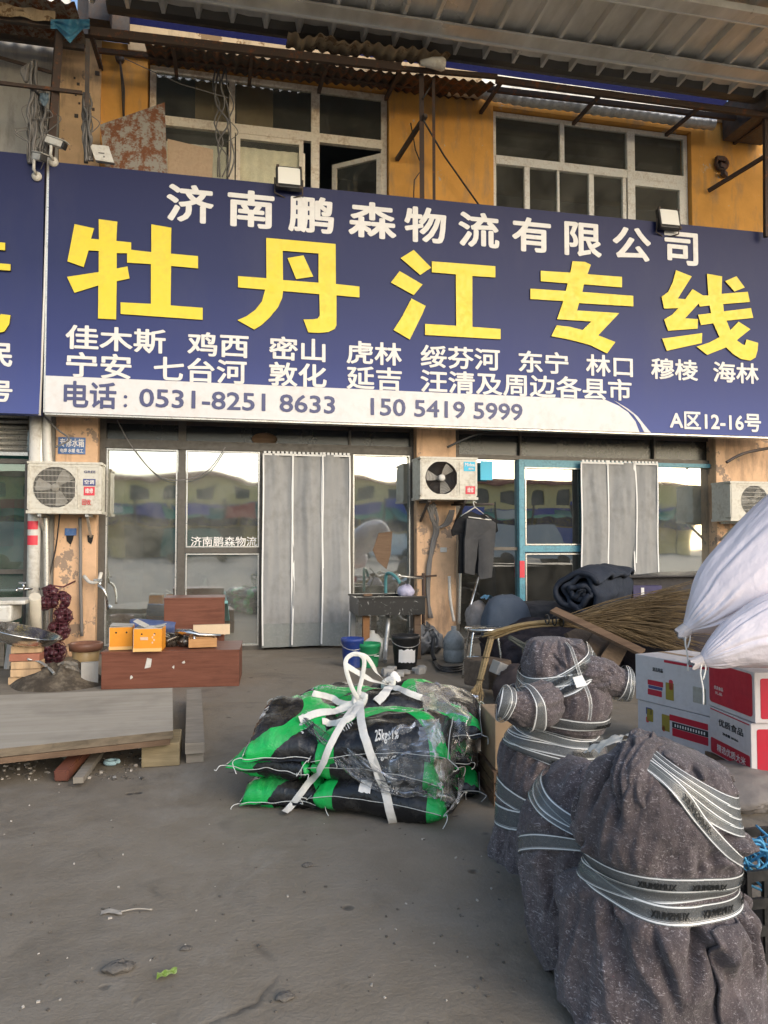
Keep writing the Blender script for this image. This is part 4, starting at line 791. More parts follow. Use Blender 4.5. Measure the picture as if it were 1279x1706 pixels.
# shirt and trousers on a hanger
t = thing('hanging_rail', 'short dark clothes bar fixed beside the middle pillar', 'rail', (XX(790, 8.6), 8.6, PY(790, 841, 8.6).z)); b = B(); b.tube([PY(752, 841, 8.9), PY(822, 840, 8.55)], .014, 8); b.build('bar', M['darksteel'], t)
t = thing('clothes', 'black T shirt and grey trousers on a hanger beside the middle pillar', 'clothes', (XX(790, 8.55), 8.55, PY(790, 965, 8.55).z))
hp = PY(791, 845, 8.57)
b = B(); b.tube(spline([hp+Vector((.02, 0, .05)), hp+Vector((-.02, 0, .07)), hp+Vector((-.01, 0, .02)), hp], 10), .006, 6); sl, sr = PY(768, 860, 8.57), PY(818, 866, 8.57); b.tube([sl, hp, sr, sl], .009, 6); b.build('hanger', M['gcyan'] if False else M['whiteplastic'], t)
def cloth_poly(pts, y, m, nm, th=.05, seed=0):
    b = B(); xs = [PY(u, v, y) for u, v in pts]
    b.prism([[(p.x, p.z) for p in xs]], lambda x, z, d: Vector((x, y-d+.02, z)), th)
    bmesh.ops.triangulate(b.b, faces=b.b.faces); bmesh.ops.subdivide_edges(b.b, edges=b.b.edges, cuts=3, use_grid_fill=True)
    for v_ in b.b.verts: v_.co.y += .035*math.sin(v_.co.x*26+2*nz(v_.co.x, 0, v_.co.z, 3))*.6+.02*nz(v_.co.x, seed, v_.co.z, 8)
    for f in b.b.faces: f.smooth = True
    return b.build(nm, m, t)
cloth_poly([(771, 857), (785, 852), (797, 858), (810, 856), (826, 866), (828, 885), (822, 890), (818, 882), (812, 955), (763, 955), (764, 890), (754, 893), (752, 884), (760, 866)], 8.60, paint('black cotton', (.013, .013, .014), .9, .2), 'tee_shirt', .05)
cloth_poly([(776, 864), (822, 868), (826, 872), (819, 962), (796, 965), (797, 900), (790, 958), (772, 954), (772, 900)], 8.52, paint('grey trouser cloth', (.055, .055, .056), .9, .2, None, 0, 5, .3, 200), 'trousers', .045, 4)
pipe([(797, 960, 8.5), (786, 1000, 8.3), (776, 1035, 8.2)], .014, 'bright thin metal stick leaning below the hanging trousers', 'chrome', 8.4, 'metal_stick', 'stick')
# ---------------------------------------------------------------- left side: board platform, chest, onions, sink
q = [PZ(u, v, .21) for u, v in ((288, 1216), (287, 1145), (-140, 1163), (-150, 1262))]
t = thing('board_platform', 'large dusty wooden board lying low across a wood block', 'board', (-.9, 4.7, 0))
b = B(); b.prism([[(p.x, p.y) for p in q]], lambda x, y, d: Vector((x, y, .165+d+.006*nz(x, y, 0, 2))), .042, 0, 1); b.build('board_top', [M['board'], wood('dark board edge', (.10, .08, .055), (.24, .19, .13), .85)], t)
b = B(); b.beam((q[0].x-.02, q[0].y+.02, .146), (q[3].x, q[3].y+.02, .146), .05, .03); b.build('batten', M['woodbrown'], t); b = B(); b.beam((q[1].x-.1, q[1].y-.05, .146), (q[2].x, q[2].y-.05, .146), .05, .03); b.build('batten', M['woodbrown'], t)
for x_, y_ in ((-1.6, 4.45), (-1.6, 5.3)):
    b = B(); b.box((x_, y_, .055), (.2, .15, .11)); b.build('foot_block', M['wood'], t)
p0, p1 = PZ(235, 1280, 0), PZ(299, 1276, 0)
b = B(); d_ = (p1-p0); ang = math.atan2(d_.y, d_.x); mid = (p0+p1)/2+Vector((-math.sin(ang), math.cos(ang), 0))*.16; b.box(mid+Vector((0, 0, .066)), (d_.length, .32, .128), rz=ang, bev=.006)
b2 = solo('wood_block', b, [M['woodedge']], 'squared timber block with yellow end grain under the board corner', 'wood block')
p0, p1 = PZ(308, 1274, 0), PZ(340, 1273, 0); f_ = PZ(323, 1148, .12)
b = B(); c0 = (p0+p1)/2; wd = (p1-p0).length; dv = Vector((f_.x-c0.x, f_.y-c0.y, 0)); b.beam(c0+Vector((0, 0, .09)), c0+dv+Vector((0, 0, .09)), wd, .06); b.beam(c0+Vector((0, .03, .03)), c0+dv*.9+Vector((0, 0, .03)), wd*.9, .055); solo('timber_beam', b, [M['wood']], 'pair of dusty timber lengths lying one on the other beside the wood block', 'timber')
b = B(); a_, c_ = PZ(101, 1293, .035), PZ(150, 1238, .10); b.beam(a_, c_, .075, .06); bmesh.ops.bevel(b.b, geom=list(b.b.edges), offset=.006, segments=2, affect='EDGES'); solo('steel_tube', b, rusty('red oxide tube', (.16, .06, .04), .4), 'red brown square steel tube sticking out from under the board', 'steel tube')
b = B(); b.beam(PZ(130, 1300, .04), PZ(175, 1240, .05), .05, .03); b.beam(PZ(120, 1265, .02), PZ(75, 1232, .02), .04, .03); solo('wood_scrap', b, M['wood'], 'grey wood scraps among the litter under the board', 'wood scrap')
# long veneered chest
def chest(name, label, u0, v0, u1, v1, zt, depth, parts=True):
    a, c_ = PZ(u0, v0), PZ(u1, v1); d_ = c_-a; ang = math.atan2(d_.y, d_.x); L = d_.length
    t = thing(name, label, 'cabinet', (a+c_)/2, ang)
    b = B(); b.bx((-L/2, 0, 0), (L/2, depth, zt), bev=.004); b.build('cabinet_body', M['redwood'], t, world=False)
    b = B(); b.bx((-L/2-.004, -.006, zt), (L/2+.004, depth+.004, zt+.016)); b.build('cabinet_top', M['redwood'], t, world=False)
    return t, L
t, L = chest('wooden_chest', 'long low red brown chest with chipped veneer carrying the orange boxes', 168, 1149, 398, 1143, .30, .62)
b = B()
rr = random.Random(5)
for k in range(3): x_, z_ = rr.uniform(-.55, .5), rr.uniform(.05, .27); b.prism([[(x_+.016*math.cos(i*1.05)*rr.uniform(.4, 1), z_+.02*math.sin(i*1.05)*rr.uniform(.3, 1)) for i in range(6)]], lambda x, z, d: Vector((x, -d-.001, z)), .0015)
b.prism([[(-.22, .17), (-.17, .18), (-.16, .25), (-.2, .26)]], lambda x, z, d: Vector((x, -d-.001, z)), .0016); b.build('paper_scrap', M['whiteplastic'], t, world=False)
tb, L2 = chest('wooden_cabinet', 'upright red brown cabinet standing behind the long chest', 272, 1109, 373, 1106, .665, .42)
ZT = .318
def onsurf(u, v, z): return PZ(u, v, z)
def carton(label, u0, v0, u1, v1, h, depth, ang=None, z=ZT, mats=('x',)):
    a, c_ = PZ(u0, v0, z), PZ(u1, v1, z); d_ = c_-a; an = math.atan2(d_.y, d_.x) if ang is None else ang; L = d_.length
    return thing('carton', label, 'carton', (a+c_)/2, an), L
for i, (lb, u0, v0, u1, v1, hh) in enumerate((('small orange carton with a white side at the chest end', 181, 1084, 220, 1082, .185), ('small orange carton with torn open flaps beside the blue roll', 221, 1087, 269, 1085, .185))):
    t, L = carton(lb, u0, v0, u1, v1, hh, .25, R(-4 if i else 2)); hh = .195
    b = B(); b.bx((-L/2, 0, .002), (L/2, .26, hh), bev=.003)
    for f in b.b.faces:
        c_ = f.calc_center_median(); f.material_index = 1 if c_.x < -L/2+.002 or c_.z > hh-.001 else 0
    b.build('carton_body', [paint('orange print card', (.78, .30, .02), .6, .12), paint('white carton card', (.72, .69, .62), .7, .1, (.4, .35, .28), .4)], t, world=False)
    b = B(); b.bx((-L/2-.001, -.003, .002), (L/2+.001, -.0005, .03)); b.build('pale_base', paint('pale orange print', (.78, .48, .18), .6, .1), t, world=False)
    b = B()
    for x_ in (-.2, .25): b.lathe([(0, 0), (.008, 0)], (L*x_, -.0015, hh-.045), 10, rot=Matrix.Rotation(R(90), 3, 'X'))
    b.build('finger_hole', M['darkhole'], t, world=False)
    if i:
        b = B()
        for k in range(4): b.bx((L*.15+.014*(k % 2), -.003, .07+.022*k), (L*.15+.012+.014*(k % 2), -.0008, .085+.022*k))
        b.bx((-L*.25, -.003, .10), (L*.02, -.0008, .125)); b.build('print_block', paint('pale print', (.75, .52, .35), .6, .3), t, world=False)
        b = B(); b.box((-L*.3, .12, hh+.035), (L*.5, .2, .004), rot=Matrix.Rotation(R(28), 3, 'Y')); b.box((L*.35, .13, hh+.012), (L*.4, .2, .004), rot=Matrix.Rotation(R(-12), 3, 'Y')); b.build('flap', paint('grey flap', (.55, .53, .48), .8, .1), t, world=False)
    else:
        b = B()
        for k in range(3): b.bx((-L/2-.003, .06+.05*k, .05), (-L/2-.0008, .09+.05*k, .12+.015*k))
        b.build('print_block', M['gblue'], t, world=False)
        b = B(); b.box((0, .13, hh+.008), (L*.96, .25, .004), rot=Matrix.Rotation(R(4), 3, 'Y')); b.build('flap', paint('grey flap two', (.5, .48, .43), .8, .1), t, world=False)
# blue roll
a_, c_ = PZ(212, 1052, ZT+.06), PZ(290, 1050, ZT+.06); 
def roll(a, c, r, turns, m, name, label, cat, ry=1.0, endm=None, seed=0, n=60, wr=.008, thk=.06):
    """a rolled sheet: a spiral cross-section swept from a to c"""
    a, c = Vector(a), Vector(c); ax = (c-a).normalized(); y = Vector((0, 0, 1)).cross(ax).normalized(); z = ax.cross(y)
    def f(u, v):
        th = u*turns*2*math.pi; rr_ = r*(.12+.88*u)*(1+.05*math.sin(3*th+seed)+(.06+wr)*nz(math.cos(th)*1.5, math.sin(th)*1.5, v*2+seed))
        k = 1-.10*(abs(v-.5)*2)**6
        return a+(c-a)*(v+.02*nz(th*.3, seed, v))+(y*math.cos(th)+z*math.sin(th)*ry)*rr_*k+Vector((nz(u*20, v*6, seed)*wr, 0, nz(u*20, v*6, seed+5)*wr))
    b = B(); b.grid(f, int(n*turns), 24); o = solo(name, b, m, label, cat); s_ = o.modifiers.new('thickness', 'SOLIDIFY'); s_.thickness = r*thk; return o
M['bluecloth'] = paint('blue tarp cloth', (.055, .085, .20), .6, .2, (.15, .15, .2), .4, 6, .3, 30)
M['navy'] = paint('navy quilt cloth', (.016, .022, .036), .8, .35, (.05, .055, .065), .4, 5, .5, 35)
roll(a_+Vector((0, .28, .03)), c_+Vector((0, .26, .0)), .10, 3, M['bluecloth'], 'rolled_tarp', 'rolled dark blue tarp lying on the chest behind the orange cartons', 'tarp', .9)
# tools on the chest
p = PZ(285, 1078, ZT)
b = B()
for k in range(5): b.tube(spline([p+Vector((.02*k-.05, .04*k, .05)), p+Vector((.10*math.cos(k), .06*math.sin(k)+.05, .10)), p+Vector((.08, .02*k, .03))], 14), .025, 7)
b.lathe([(0, 0), (.075, 0), (.08, .06), (.05, .11), (0, .12)], p+Vector((-.02, .08, 0)), 14); b.lathe([(0, 0), (.06, 0), (.065, .05), (.03, .09), (0, .095)], p+Vector((.12, .05, 0)), 14)
solo('scrap_metal', b, paint('oily dark metal', (.10, .09, .075), .3, .4, (.35, .33, .3), .35, 8, .3, 30, .7), 'heap of oily dark metal pieces beside the open tray', 'scrap metal')
a_ = PZ(315, 1081, ZT); t = thing('tool_tray', 'small open wooden tray holding a metal hand tool', 'tray', a_+Vector((.11, .1, 0)), R(3))
b = B(); b.bx((-.12, -.1, .01), (.12, .12, .02)); b.bx((-.12, -.1, .02), (.12, -.085, .085)); b.bx((-.12, .105, .02), (.12, .12, .085)); b.bx((-.12, -.084, .02), (-.105, .104, .085)); b.bx((.105, -.084, .02), (.12, .104, .085)); b.build('tray_body', M['lightwood'], t, world=False)
b = B(); w_ = a_+Vector((.0, .1, .08)); b.tube([w_+Vector((-.12, .05, .05)), w_+Vector((.0, .0, .05)), w_+Vector((.08, -.02, .03)), w_+Vector((.27, -.02, .02))], [.03, .032, .018, .012], 10); b.tube([w_+Vector((.03, 0, .03)), w_+Vector((.05, -.02, -.04))], .014, 8); solo('hand_tool', b, M['chrome'], 'worn chrome hand tool lying across the wooden tray', 'tool')
p = PZ(352, 1062, ZT); b = B(); b.box(p+Vector((0, .25, .05)), (.36, .05, .1), rz=R(3)); solo('cardboard_strip', b, paint('cream carton', (.68, .52, .34), .8, .12), 'cream cardboard lid standing against the upright cabinet', 'cardboard')
p = PZ(340, 981, .685); t = thing('spray_bottle', 'silver spray bottle standing on the upright cabinet', 'bottle', p+Vector((0, .05, 0)))
b = B(); b.lathe([(0, 0), (.045, 0), (.048, .01), (.048, .11), (.03, .15), (.018, .16), (.018, .18), (0, .18)], (0, 0, 0), 18); b.build('bottle_body', M['chrome'], t, world=False)
b = B(); b.box((-.01, 0, .195), (.07, .025, .03)); b.tube([(-.04, 0, .19), (-.05, 0, .15)], .006, 6); b.build('spray_head', M['whiteplastic'], t, world=False)
b = B(); b.beam(PZ(383, 1068, 0)+Vector((0, .3, 0)), PY(375, 1003, 8.3), .05, .03); solo('teal_slat', b, paint('teal slat', (.18, .42, .42), .5, .1), 'pale teal slat leaning on the glass beside the upright cabinet', 'slat')
# onions in a net
t = thing('onion_string', 'string of dark red onions in knotted net bags hanging by the cream pillar', 'onions', (XX(95, 8.6), 8.6, PY(95, 1103, 8.6).z))
M['onion'] = paint('red onion skin', (.055, .012, .020), .35, .4, (.20, .08, .08), .4, 30, .1); M['onet'] = flat('dark red net', (.10, .02, .03), .6)
rr = random.Random(2); bo = B(); bn = B()
for (u, v, r_, n_) in ((83, 985, .065, 9), (75, 1005, .075, 11), (101, 1000, .10, 20), (104, 1027, .10, 20), (98, 1050, .115, 26), (88, 1086, .135, 34)):
    p = PY(u, v, 8.6)
    for k in range(n_):
        d_ = Vector((rr.gauss(0, 1), rr.gauss(0, 1), rr.gauss(0, 1))).normalized()*r_*.72; d_.z *= .9; s_ = rr.uniform(.030, .042)
        bo.lathe([(0, -s_*.85), (s_*.6, -s_*.7), (s_, -.1*s_), (s_*.9, s_*.4), (s_*.35, s_*.9), (0.004, s_*1.2)], p+d_, 9, rot=Matrix.Rotation(rr.uniform(0, 3), 3, 'X') @ Matrix.Rotation(rr.uniform(0, 3), 3, 'Y'))
    for k in range(7):
        a_ = k*.9; bn.tube([p+Vector((math.cos(a_)*math.cos(x*.628)*r_*1.02, math.sin(a_)*math.cos(x*.628)*r_*1.02, math.sin(x*.628)*r_)) for x in range(11)], .0025, 4, cap=False)
    for k in range(5): z_ = (-.7+.35*k)*r_; q_ = math.sqrt(r_*r_-z_*z_)*1.02; bn.tube([p+Vector((q_*math.cos(x*.524), q_*math.sin(x*.524), z_)) for x in range(13)], .0025, 4, cap=False)
bn.tube([PY(84, 975, 8.65), PY(78, 978, 8.75), PY(70, 981, 8.8)], .012, 6); bn.tube([PY(84, 975, 8.65), PY(105, 978, 8.8), PY(125, 968, 8.95)], .008, 6)
bo.build('onions', M['onion'], t); bn.build('net', M['onet'], t)
# white sink, basin, bricks, pot, post, sticks
t = thing('wash_sink', 'old white ceramic sink on a plank stand cut by the picture edge', 'sink', (XX(10, 8.3), 8.3, 0))
za = PY(30, 1000, 8.3).z; x1 = XX(48, 8.3)
b = B(); b.bx((x1-.75, 8.12, za-.03), (x1+.02, 8.62, za+.01), bev=.012); b.bx((x1-.7, 8.12, za-.2), (x1-.10, 8.55, za-.032), bev=.03); b.build('basin', M['whiteplastic'], t)
b = B()
for k in range(5): b.beam((x1-.62+.13*k, 8.16, za-.2), (x1-.66+.13*k, 8.12, .02), .05, .025)
b.beam((x1-.7, 8.2, .35), (x1, 8.2, .36), .03, .05); b.build('stand', M['greywall'], t)
b = B()
for k in range(5): b.bx((x1-.7+.13*k, 8.3, .02), (x1-.6+.13*k, 8.34, za-.22))
b.build('back_planks', M['wood'], t)
b = B(); b.tube([PY(58, 994, 8.25), PZ(58, 1099)+Vector((0, .1, 0))], .055, 12); solo('round_post', b, paint('chalky post', (.55, .50, .40), .8, .15), 'pale round post standing between the sink and the onion string', 'post')
p = PZ(14, 1160, 0); t = thing('brick_stack', 'short stack of worn bricks under the metal basin', 'bricks', p+Vector((0, .6, 0)))
rr = random.Random(9)
for k in range(5):
    b = B(); b.box((rr.uniform(-.02, .02), rr.uniform(-.02, .02), .034+.068*k), (.25, .16, .064), rz=rr.uniform(-.15, .15), bev=.006); b.build('brick', M['cream'] if k != 3 else paint('red brick', (.40, .16, .10), .85, .2), t, world=False)
zb_ = .345; p = p+Vector((-.08, .65, zb_)); b = B(); b.lathe([(0, .0), (.16, .0), (.28, .05), (.33, .115), (.345, .12), (.33, .105), (.27, .04), (.15, .012), (0, .01)], (0, 0, 0), 36, rot=Matrix.Rotation(R(14), 3, 'Y')); o = b.build('metal_basin', M['chrome']); o.location = p; WM[o] = Matrix.Translation(p); tag(o, 'shiny metal basin resting on the brick stack', 'basin')
b = B(); p = PZ(72, 1165)+Vector((0, .7, 0)); b.grid(lambda u, v: p+Vector((.42*math.cos(u*6.283)*(1-v*.92)*(1+.25*nz(math.cos(u*6.28), math.sin(u*6.28), v*2)), .40*math.sin(u*6.283)*(1-v*.92), .15*math.sin(v*1.57)*(1+.45*nz(math.cos(u*6.28)*2, math.sin(u*6.28)*2, v*3)))), 40, 14, True); solo('sacking_heap', b, paint('dirty brown sacking', (.075, .058, .040), .9, .4, (.3, .25, .18), .4, 6, .8, 25), 'low heap of dirty brown sacking behind the board', 'sacking')
b = B(); b.tube(spline([PY(45, 1098, 7.3), PY(65, 1102, 7.3), PY(80, 1112, 7.2), PY(90, 1122, 7.1)], 14), .012, 7); solo('wire_hoop', b, M['alulight'], 'bent pale wire hoop over the sacking heap', 'wire hoop')
p = PZ(138, 1128); t = thing('flower_pot', 'tan glazed flower pot with brown rim beside the chest', 'flower pot', p+Vector((0, .15, 0)))
b = B(); b.lathe([(0, 0), (.085, 0), (.10, .02), (.125, .22), (.12, .225)], (0, 0, 0), 24); b.build('pot_body', paint('tan glaze', (.45, .30, .13), .4, .15), t, world=False)
b = B(); b.lathe([(.122, .222), (.15, .232), (.155, .29), (.145, .3), (.125, .29), (.11, .25), (0, .25)], (0, 0, 0), 24); b.build('rim', paint('brown glaze', (.22, .10, .06), .45, .2), t, world=False)
rr = random.Random(4); b = B()
for k in range(9): f = k/8; b.beam(PZ(88+52*f+rr.uniform(-3, 3), 1158)+Vector((0, .45, 0)), PY(105+22*f+rr.uniform(-6, 6), 1108+rr.uniform(-5, 8), 7.25), .035, .02)
solo('firewood', b, M['wood'], 'bundle of grey sticks leaning against the pillar foot', 'firewood')
b = B(); b.grid(lambda u, v: PY(96+34*u, 1106+14*v, 7.22)+Vector((0, .05*nz(u*4, v*4, 0), .03*math.sin(u*3.14))), 10, 6); solo('rag', b, paint('grey rag', (.20, .18, .15), .95, .2), 'grey rag laid over the bundle of sticks', 'rag')
b = B(); p = PZ(128, 1160); b.box(p+Vector((.02, .5, .1)), (.14, .05, .2), rz=.2, rot=None); solo('stone_slab', b, M['greywall'], 'small pale slab standing beside the chest foot', 'slab')
# ---------------------------------------------------------------- sink, buckets in the middle
t = thing('work_sink', 'black marbled sink trough on wooden legs with teal tap', 'sink', (XX(652, 8.1), 8.1, 0))
x0_, x1_ = PY(597, 1000, 7.9).x, PY(708, 1000, 7.9).x; z1 = PY(650, 997, 7.9).z; z0 = PY(650, 1025, 7.9).z
b = B(); b.wall(x0_, x1_, z0, z1, 7.9, 7.94); b.bx((x0_, 8.42, z0), (x1_, 8.46, z1)); b.bx((x0_, 7.94, z0), (x0_+.04, 8.42, z1)); b.bx((x1_-.04, 7.94, z0), (x1_, 8.42, z1)); b.bx((x0_+.04, 7.94, z0), (x1_-.04, 8.42, z0+.03)); b.bx((x0_-.015, 7.885, z1), (x1_+.015, 7.96, z1+.018)); b.bx((x0_-.015, 8.4, z1), (x1_+.015, 8.47, z1+.018))
g = N('black marbled stone'); v_ = g.n('TexVoronoi'); v_.inputs['Scale'].default_value = 16; g.l(g.co, v_.inputs[0]); a = g.noise(9, 6, .75, None, 1.5)
g.set(g.mix(g.ramp(a, [(.60, 0.0), (.64, 1.0)]), (.018, .018, .017), (.50, .50, .47)), .35); b.build('trough', g.m, t)
for x_, m_ in ((x0_+.10, 'woodbrown'), (x1_-.06, 'woodbrown')):
    b = B(); b.bx((x_-.035, 7.98, 0), (x_+.035, 8.04, z0-.001)); b.build('leg', paint('orange brown leg', (.24, .11, .04), .7, .2) if x_ < x1_-.5 else M[m_], t)
b = B(); b.bx((x0_+.0, 8.35, 0), (x0_+.05, 8.4, z0-.001)); b.build('leg', M['greywall'], t)
b = B(); b.tube(spline([(XX(646, 8.1), 8.1, z0), (XX(646, 8.0), 8.0, z0-.12), (XX(642, 7.95), 7.95, .12), (XX(641, 7.8), 7.8, .02)], 16), .025, 9); b.build('waste_pipe', M['silverduct'], t)
b = B(); xt = XX(647, 8.5); zt_ = PY(647, 956, 8.5).z; b.tube(spline([(xt-.03, 8.5, z1-.05), (xt-.03, 8.5, zt_-.03), (xt, 8.42, zt_+.01), (xt+.05, 8.3, zt_-.04), (xt+.07, 8.25, zt_-.09)], 18), .018, 8); b.build('tap', paint('teal pipe', (.10, .28, .28), .5, .2), t)
b = B(); b.tube([(xt+.06, 8.45, z1), (xt+.12, 8.47, z1+.18), (xt+.05, 8.5, z1+.25)], .007, 5); b.build('wire_rest', M['cablegrey'], t)
b = B(); p = PY(676, 990, 8.3); b.grid(lambda u, v: p+Vector((.10*math.cos(u*6.283)*math.sin(v*3.14), .08*math.sin(u*6.283)*math.sin(v*3.14), .03+.07*math.cos(v*3.14)*(1+.5*nz(math.cos(u*6.28)*2, math.sin(u*6.28)*2, v*4)))), 20, 10, True); solo('plastic_bag', b, paint('pale violet film', (.45, .43, .55), .3, .2, None, 0, 8, .8, 25), 'crumpled pale violet bag on the sink rim', 'bag')
b = B(); b.box(PY(612, 991, 8.0)+Vector((0, 0, .0)), (.10, .03, .025), rz=.2, bev=.005); solo('scrubbing_brush', b, M['woodbrown'], 'small brown brush on the sink rim', 'brush')
def bucket(u, v, r, h, m, label, extra=0, y_off=0):
    p = PZ(u, v); p = p+Vector((0, r+y_off, 0)); t = thing('bucket', label, 'bucket', p)
    b = B(); b.lathe([(0, 0), (r*.78, 0), (r*.80, .01), (r, h-.04), (r*1.06, h-.035), (r*1.06, h), (r*.97, h), (r*.76, .02), (0, .02)], (0, 0, 0), 28); b.build('bucket_body', m, t, world=False)
    b = B(); b.tube([(r*1.06*math.cos(x*.314), -r*1.06*math.sin(x*.314)*.9, h-.05-.06*math.sin(x*.314)) for x in range(11)], .004, 5); b.build('handle', M['alulight'], t, world=False)
    return t
bucket(590, 1114, .11, .29, paint('blue bucket plastic', (.02, .05, .24), .4, .2, (.15, .15, .2), .4, 7, .05), 'dark blue bucket on the floor under the sink')
t = bucket(618, 1114, .115, .24, paint('green bucket plastic', (.02, .27, .10), .4, .15, (.1, .2, .12), .4, 7, .05), 'green bucket standing in front of the blue one')
b = B(); b.bx((.03, -.121, .12), (.08, -.112, .127)); b.build('paper_label', M['gwhite'], t, world=False)
t = bucket(681, 1117, .135, .33, M['black'], 'black bucket with torn white label under the sink')
b = B(); b.grid(lambda u, v: Vector((.134*math.sin(-.75+1.3*u), -.134*math.cos(-.75+1.3*u)+.012*(1-v), .07+.13*v+.03*nz(u*5, v*3, 1)*(1 if v > .5 else -1))), 16, 6); b.build('torn_label', M['gwhite'], t, world=False)
b = B(); p = PZ(628, 1108)+Vector((.02, .35, 0)); b.lathe([(0, 0), (.12, 0), (.13, .02), (.13, .2), (.06, .27), (.03, .28), (.03, .31), (0, .31)], p, 18); solo('water_jug', b, paint('cloudy white jug', (.50, .50, .45), .4, .15), 'cloudy white plastic jug behind the green bucket', 'jug')
b = B(); p = PZ(730, 1100)+Vector((0, .5, 0)); b.grid(lambda u, v: p+Vector((.2*math.cos(u*6.283)*math.sin(v*3.14), .16*math.sin(u*6.283)*math.sin(v*3.14), .14-.14*math.cos(v*3.14)+.10*nz(math.cos(u*6.28)*2.5, math.sin(u*6.28)*2.5, v*6)))*1+Vector((1, 1, 0))*.06*nz(math.cos(u*6.28)*4, math.sin(u*6.28)*4, v*9), 40, 26, True); solo('plastic_bag', b, paint('grey bag film', (.15, .15, .15), .35, .3, None, 0, 8, .8, 20), 'stuffed grey plastic bag on the floor at the middle pillar foot', 'bag')
b = B(); p = PZ(771, 1110)+Vector((0, .3, 0)); b.lathe([(0, 0), (.10, 0), (.11, .02), (.112, .12), (.105, .13), (.112, .14), (.11, .24), (.06, .31), (.028, .33), (.028, .37), (0, .37)], p, 18); solo('plastic_jug', b, paint('clear grey plastic', (.28, .29, .28), .3, .2), 'dusty grey plastic jug beside the chrome stool', 'jug')
b = B(); 
for k in range(3): b.tube(spline([PZ(722, 1098+4*k)+Vector((0, 0, .02)), PZ(735, 1116+3*k)+Vector((0, 0, .03)), PZ(770, 1112+4*k)+Vector((0, 0, .02)), PZ(790, 1095)+Vector((0, 0, .02))], 20), .012, 6)
b.tube(spline([PY(722, 1062, 7.9), PY(720, 1085, 7.8), PZ(724, 1105)+Vector((0, 0, .03))], 10), .022, 8); solo('rubber_hose', b, M['cable'], 'black rubber hose coiled on the floor beside the black bucket', 'hose')
b = B(); rr = random.Random(8)
for k in range(10): p = PZ(648+rr.uniform(-8, 55), 1120+rr.uniform(-4, 10)); b.box(p+Vector((0, 0, .03)), (rr.uniform(.05, .13), rr.uniform(.05, .1), rr.uniform(.03, .09)), rz=rr.uniform(0, 3), bev=.012)
solo('rubble', b, M['greywall'], 'lumps of broken concrete on the floor below the sink', 'rubble')
# chrome stool
p = PZ(795, 1142); c_ = p+Vector((.12, .18, 0)); t = thing('metal_stool', 'chrome legged stool seen behind the straw whisk', 'stool', c_)
zs_ = .455
b = B(); b.lathe([(0, zs_), (.16, zs_), (.17, zs_+.012), (.165, zs_+.03), (0, zs_+.035)], (0, 0, 0), 28); b.build('seat', M['chrome'], t, world=False)
for k in range(4):
    an = R(35+90*k); b = B(); b.tube(spline([(.10*math.cos(an), .10*math.sin(an), zs_), (.155*math.cos(an), .155*math.sin(an), zs_-.03), (.23*math.cos(an), .23*math.sin(an), 0)], 12), .011, 8); b.build('leg', M['chrome'], t, world=False)
b = B()
for k in range(4): b.tube([(.19*math.cos(R(35+90*k)), .19*math.sin(R(35+90*k)), .2), (.19*math.cos(R(125+90*k)), .19*math.sin(R(125+90*k)), .2)], .007, 6)
b.build('stretcher', M['chrome'], t, world=False)
# ---------------------------------------------------------------- heap on the right: sacks, quilt, twig broom, boxes
def lump(c, rx, ry, rz_, m, name, label, cat, seed=0, wr=.10, fold=0.0, n=56, sq=1.0, rot=0):
    c = Vector(c); rm = Matrix.Rotation(rot, 3, 'Z')
    def f(u, v):
        th, ph = u*2*math.pi, v*math.pi; d_ = Vector((math.cos(th)*math.sin(ph), math.sin(th)*math.sin(ph), -math.cos(ph)))
        d2 = Vector([math.copysign(abs(k)**sq, k) for k in d_])
        s_ = 1+wr*nz(*(d_*1.6+Vector((seed, 0, 0))))+wr*.6*nz(*(d_*4+Vector((0, seed, 0))))+fold*abs(nz(*(d_*6+Vector((0, 0, seed)))))-fold*.3
        p_ = rm @ Vector((d2.x*rx*s_, d2.y*ry*s_, d2.z*rz_*s_)); p_.z = max(p_.z, -rz_*.97); return c+p_
    b = B(); b.grid(f, n, n//2, True); return solo(name, b, m, label, cat)
M['dimcloth'] = paint('dark dusty cloth', (.045, .043, .045), .9, .35, (.12, .11, .1), .4, 5, .6, 30); M['slatecloth'] = paint('slate blue cloth', (.075, .095, .125), .8, .15, (.05, .05, .06), .3, 3, .2, 60)
M['sackgrey'] = paint('grey woven sack', (.27, .24, .22), .8, .2, (.14, .12, .1), .5, 8, .4, 90); M['darkpurple'] = paint('dark plum sacking', (.028, .022, .027), .85, .4, (.09, .07, .08), .4, 5, .6, 25)
M['brownboard'] = wood('brown board', (.09, .065, .045), (.17, .125, .09), .8)
p = PY(796, 1030, 7.3); lump((p.x, 7.3, p.z), .13, .13, .17, M['sackgrey'], 'small_sack', 'small grey sack with rolled mouth beside the slate blue cushion', 'sack', 3, .12)
b = B(); p = PY(826, 997, 7.2); b.grid(lambda u, v: p+Vector((.13*(u-.5)*2, .1*(v-.5)*2, .025*math.sin(u*9)+.03*nz(u*4, v*4, 0))), 14, 10); solo('blue_bag', b, paint('light blue film', (.12, .33, .50), .4, .2), 'scrap of light blue plastic on top of the cushion', 'plastic bag')
p = PY(843, 1035, 6.9); lump((p.x, 6.9, p.z-.05), .235, .17, .30, M['slatecloth'], 'cushion', 'slate blue cushion standing in the heap behind the broom handle', 'cushion', 8, .05, 0, 56, .8)
p = PY(900, 1022, 7.1); lump((p.x, 7.1, p.z-.1), .42, .3, .22, M['dimcloth'], 'folded_cloth', 'dark folded cloth lying under the rolled quilt', 'cloth', 5, .08, .1, 64, .6)
p = PY(946, 987, 6.3); q_ = PY(1003, 990, 7.3)
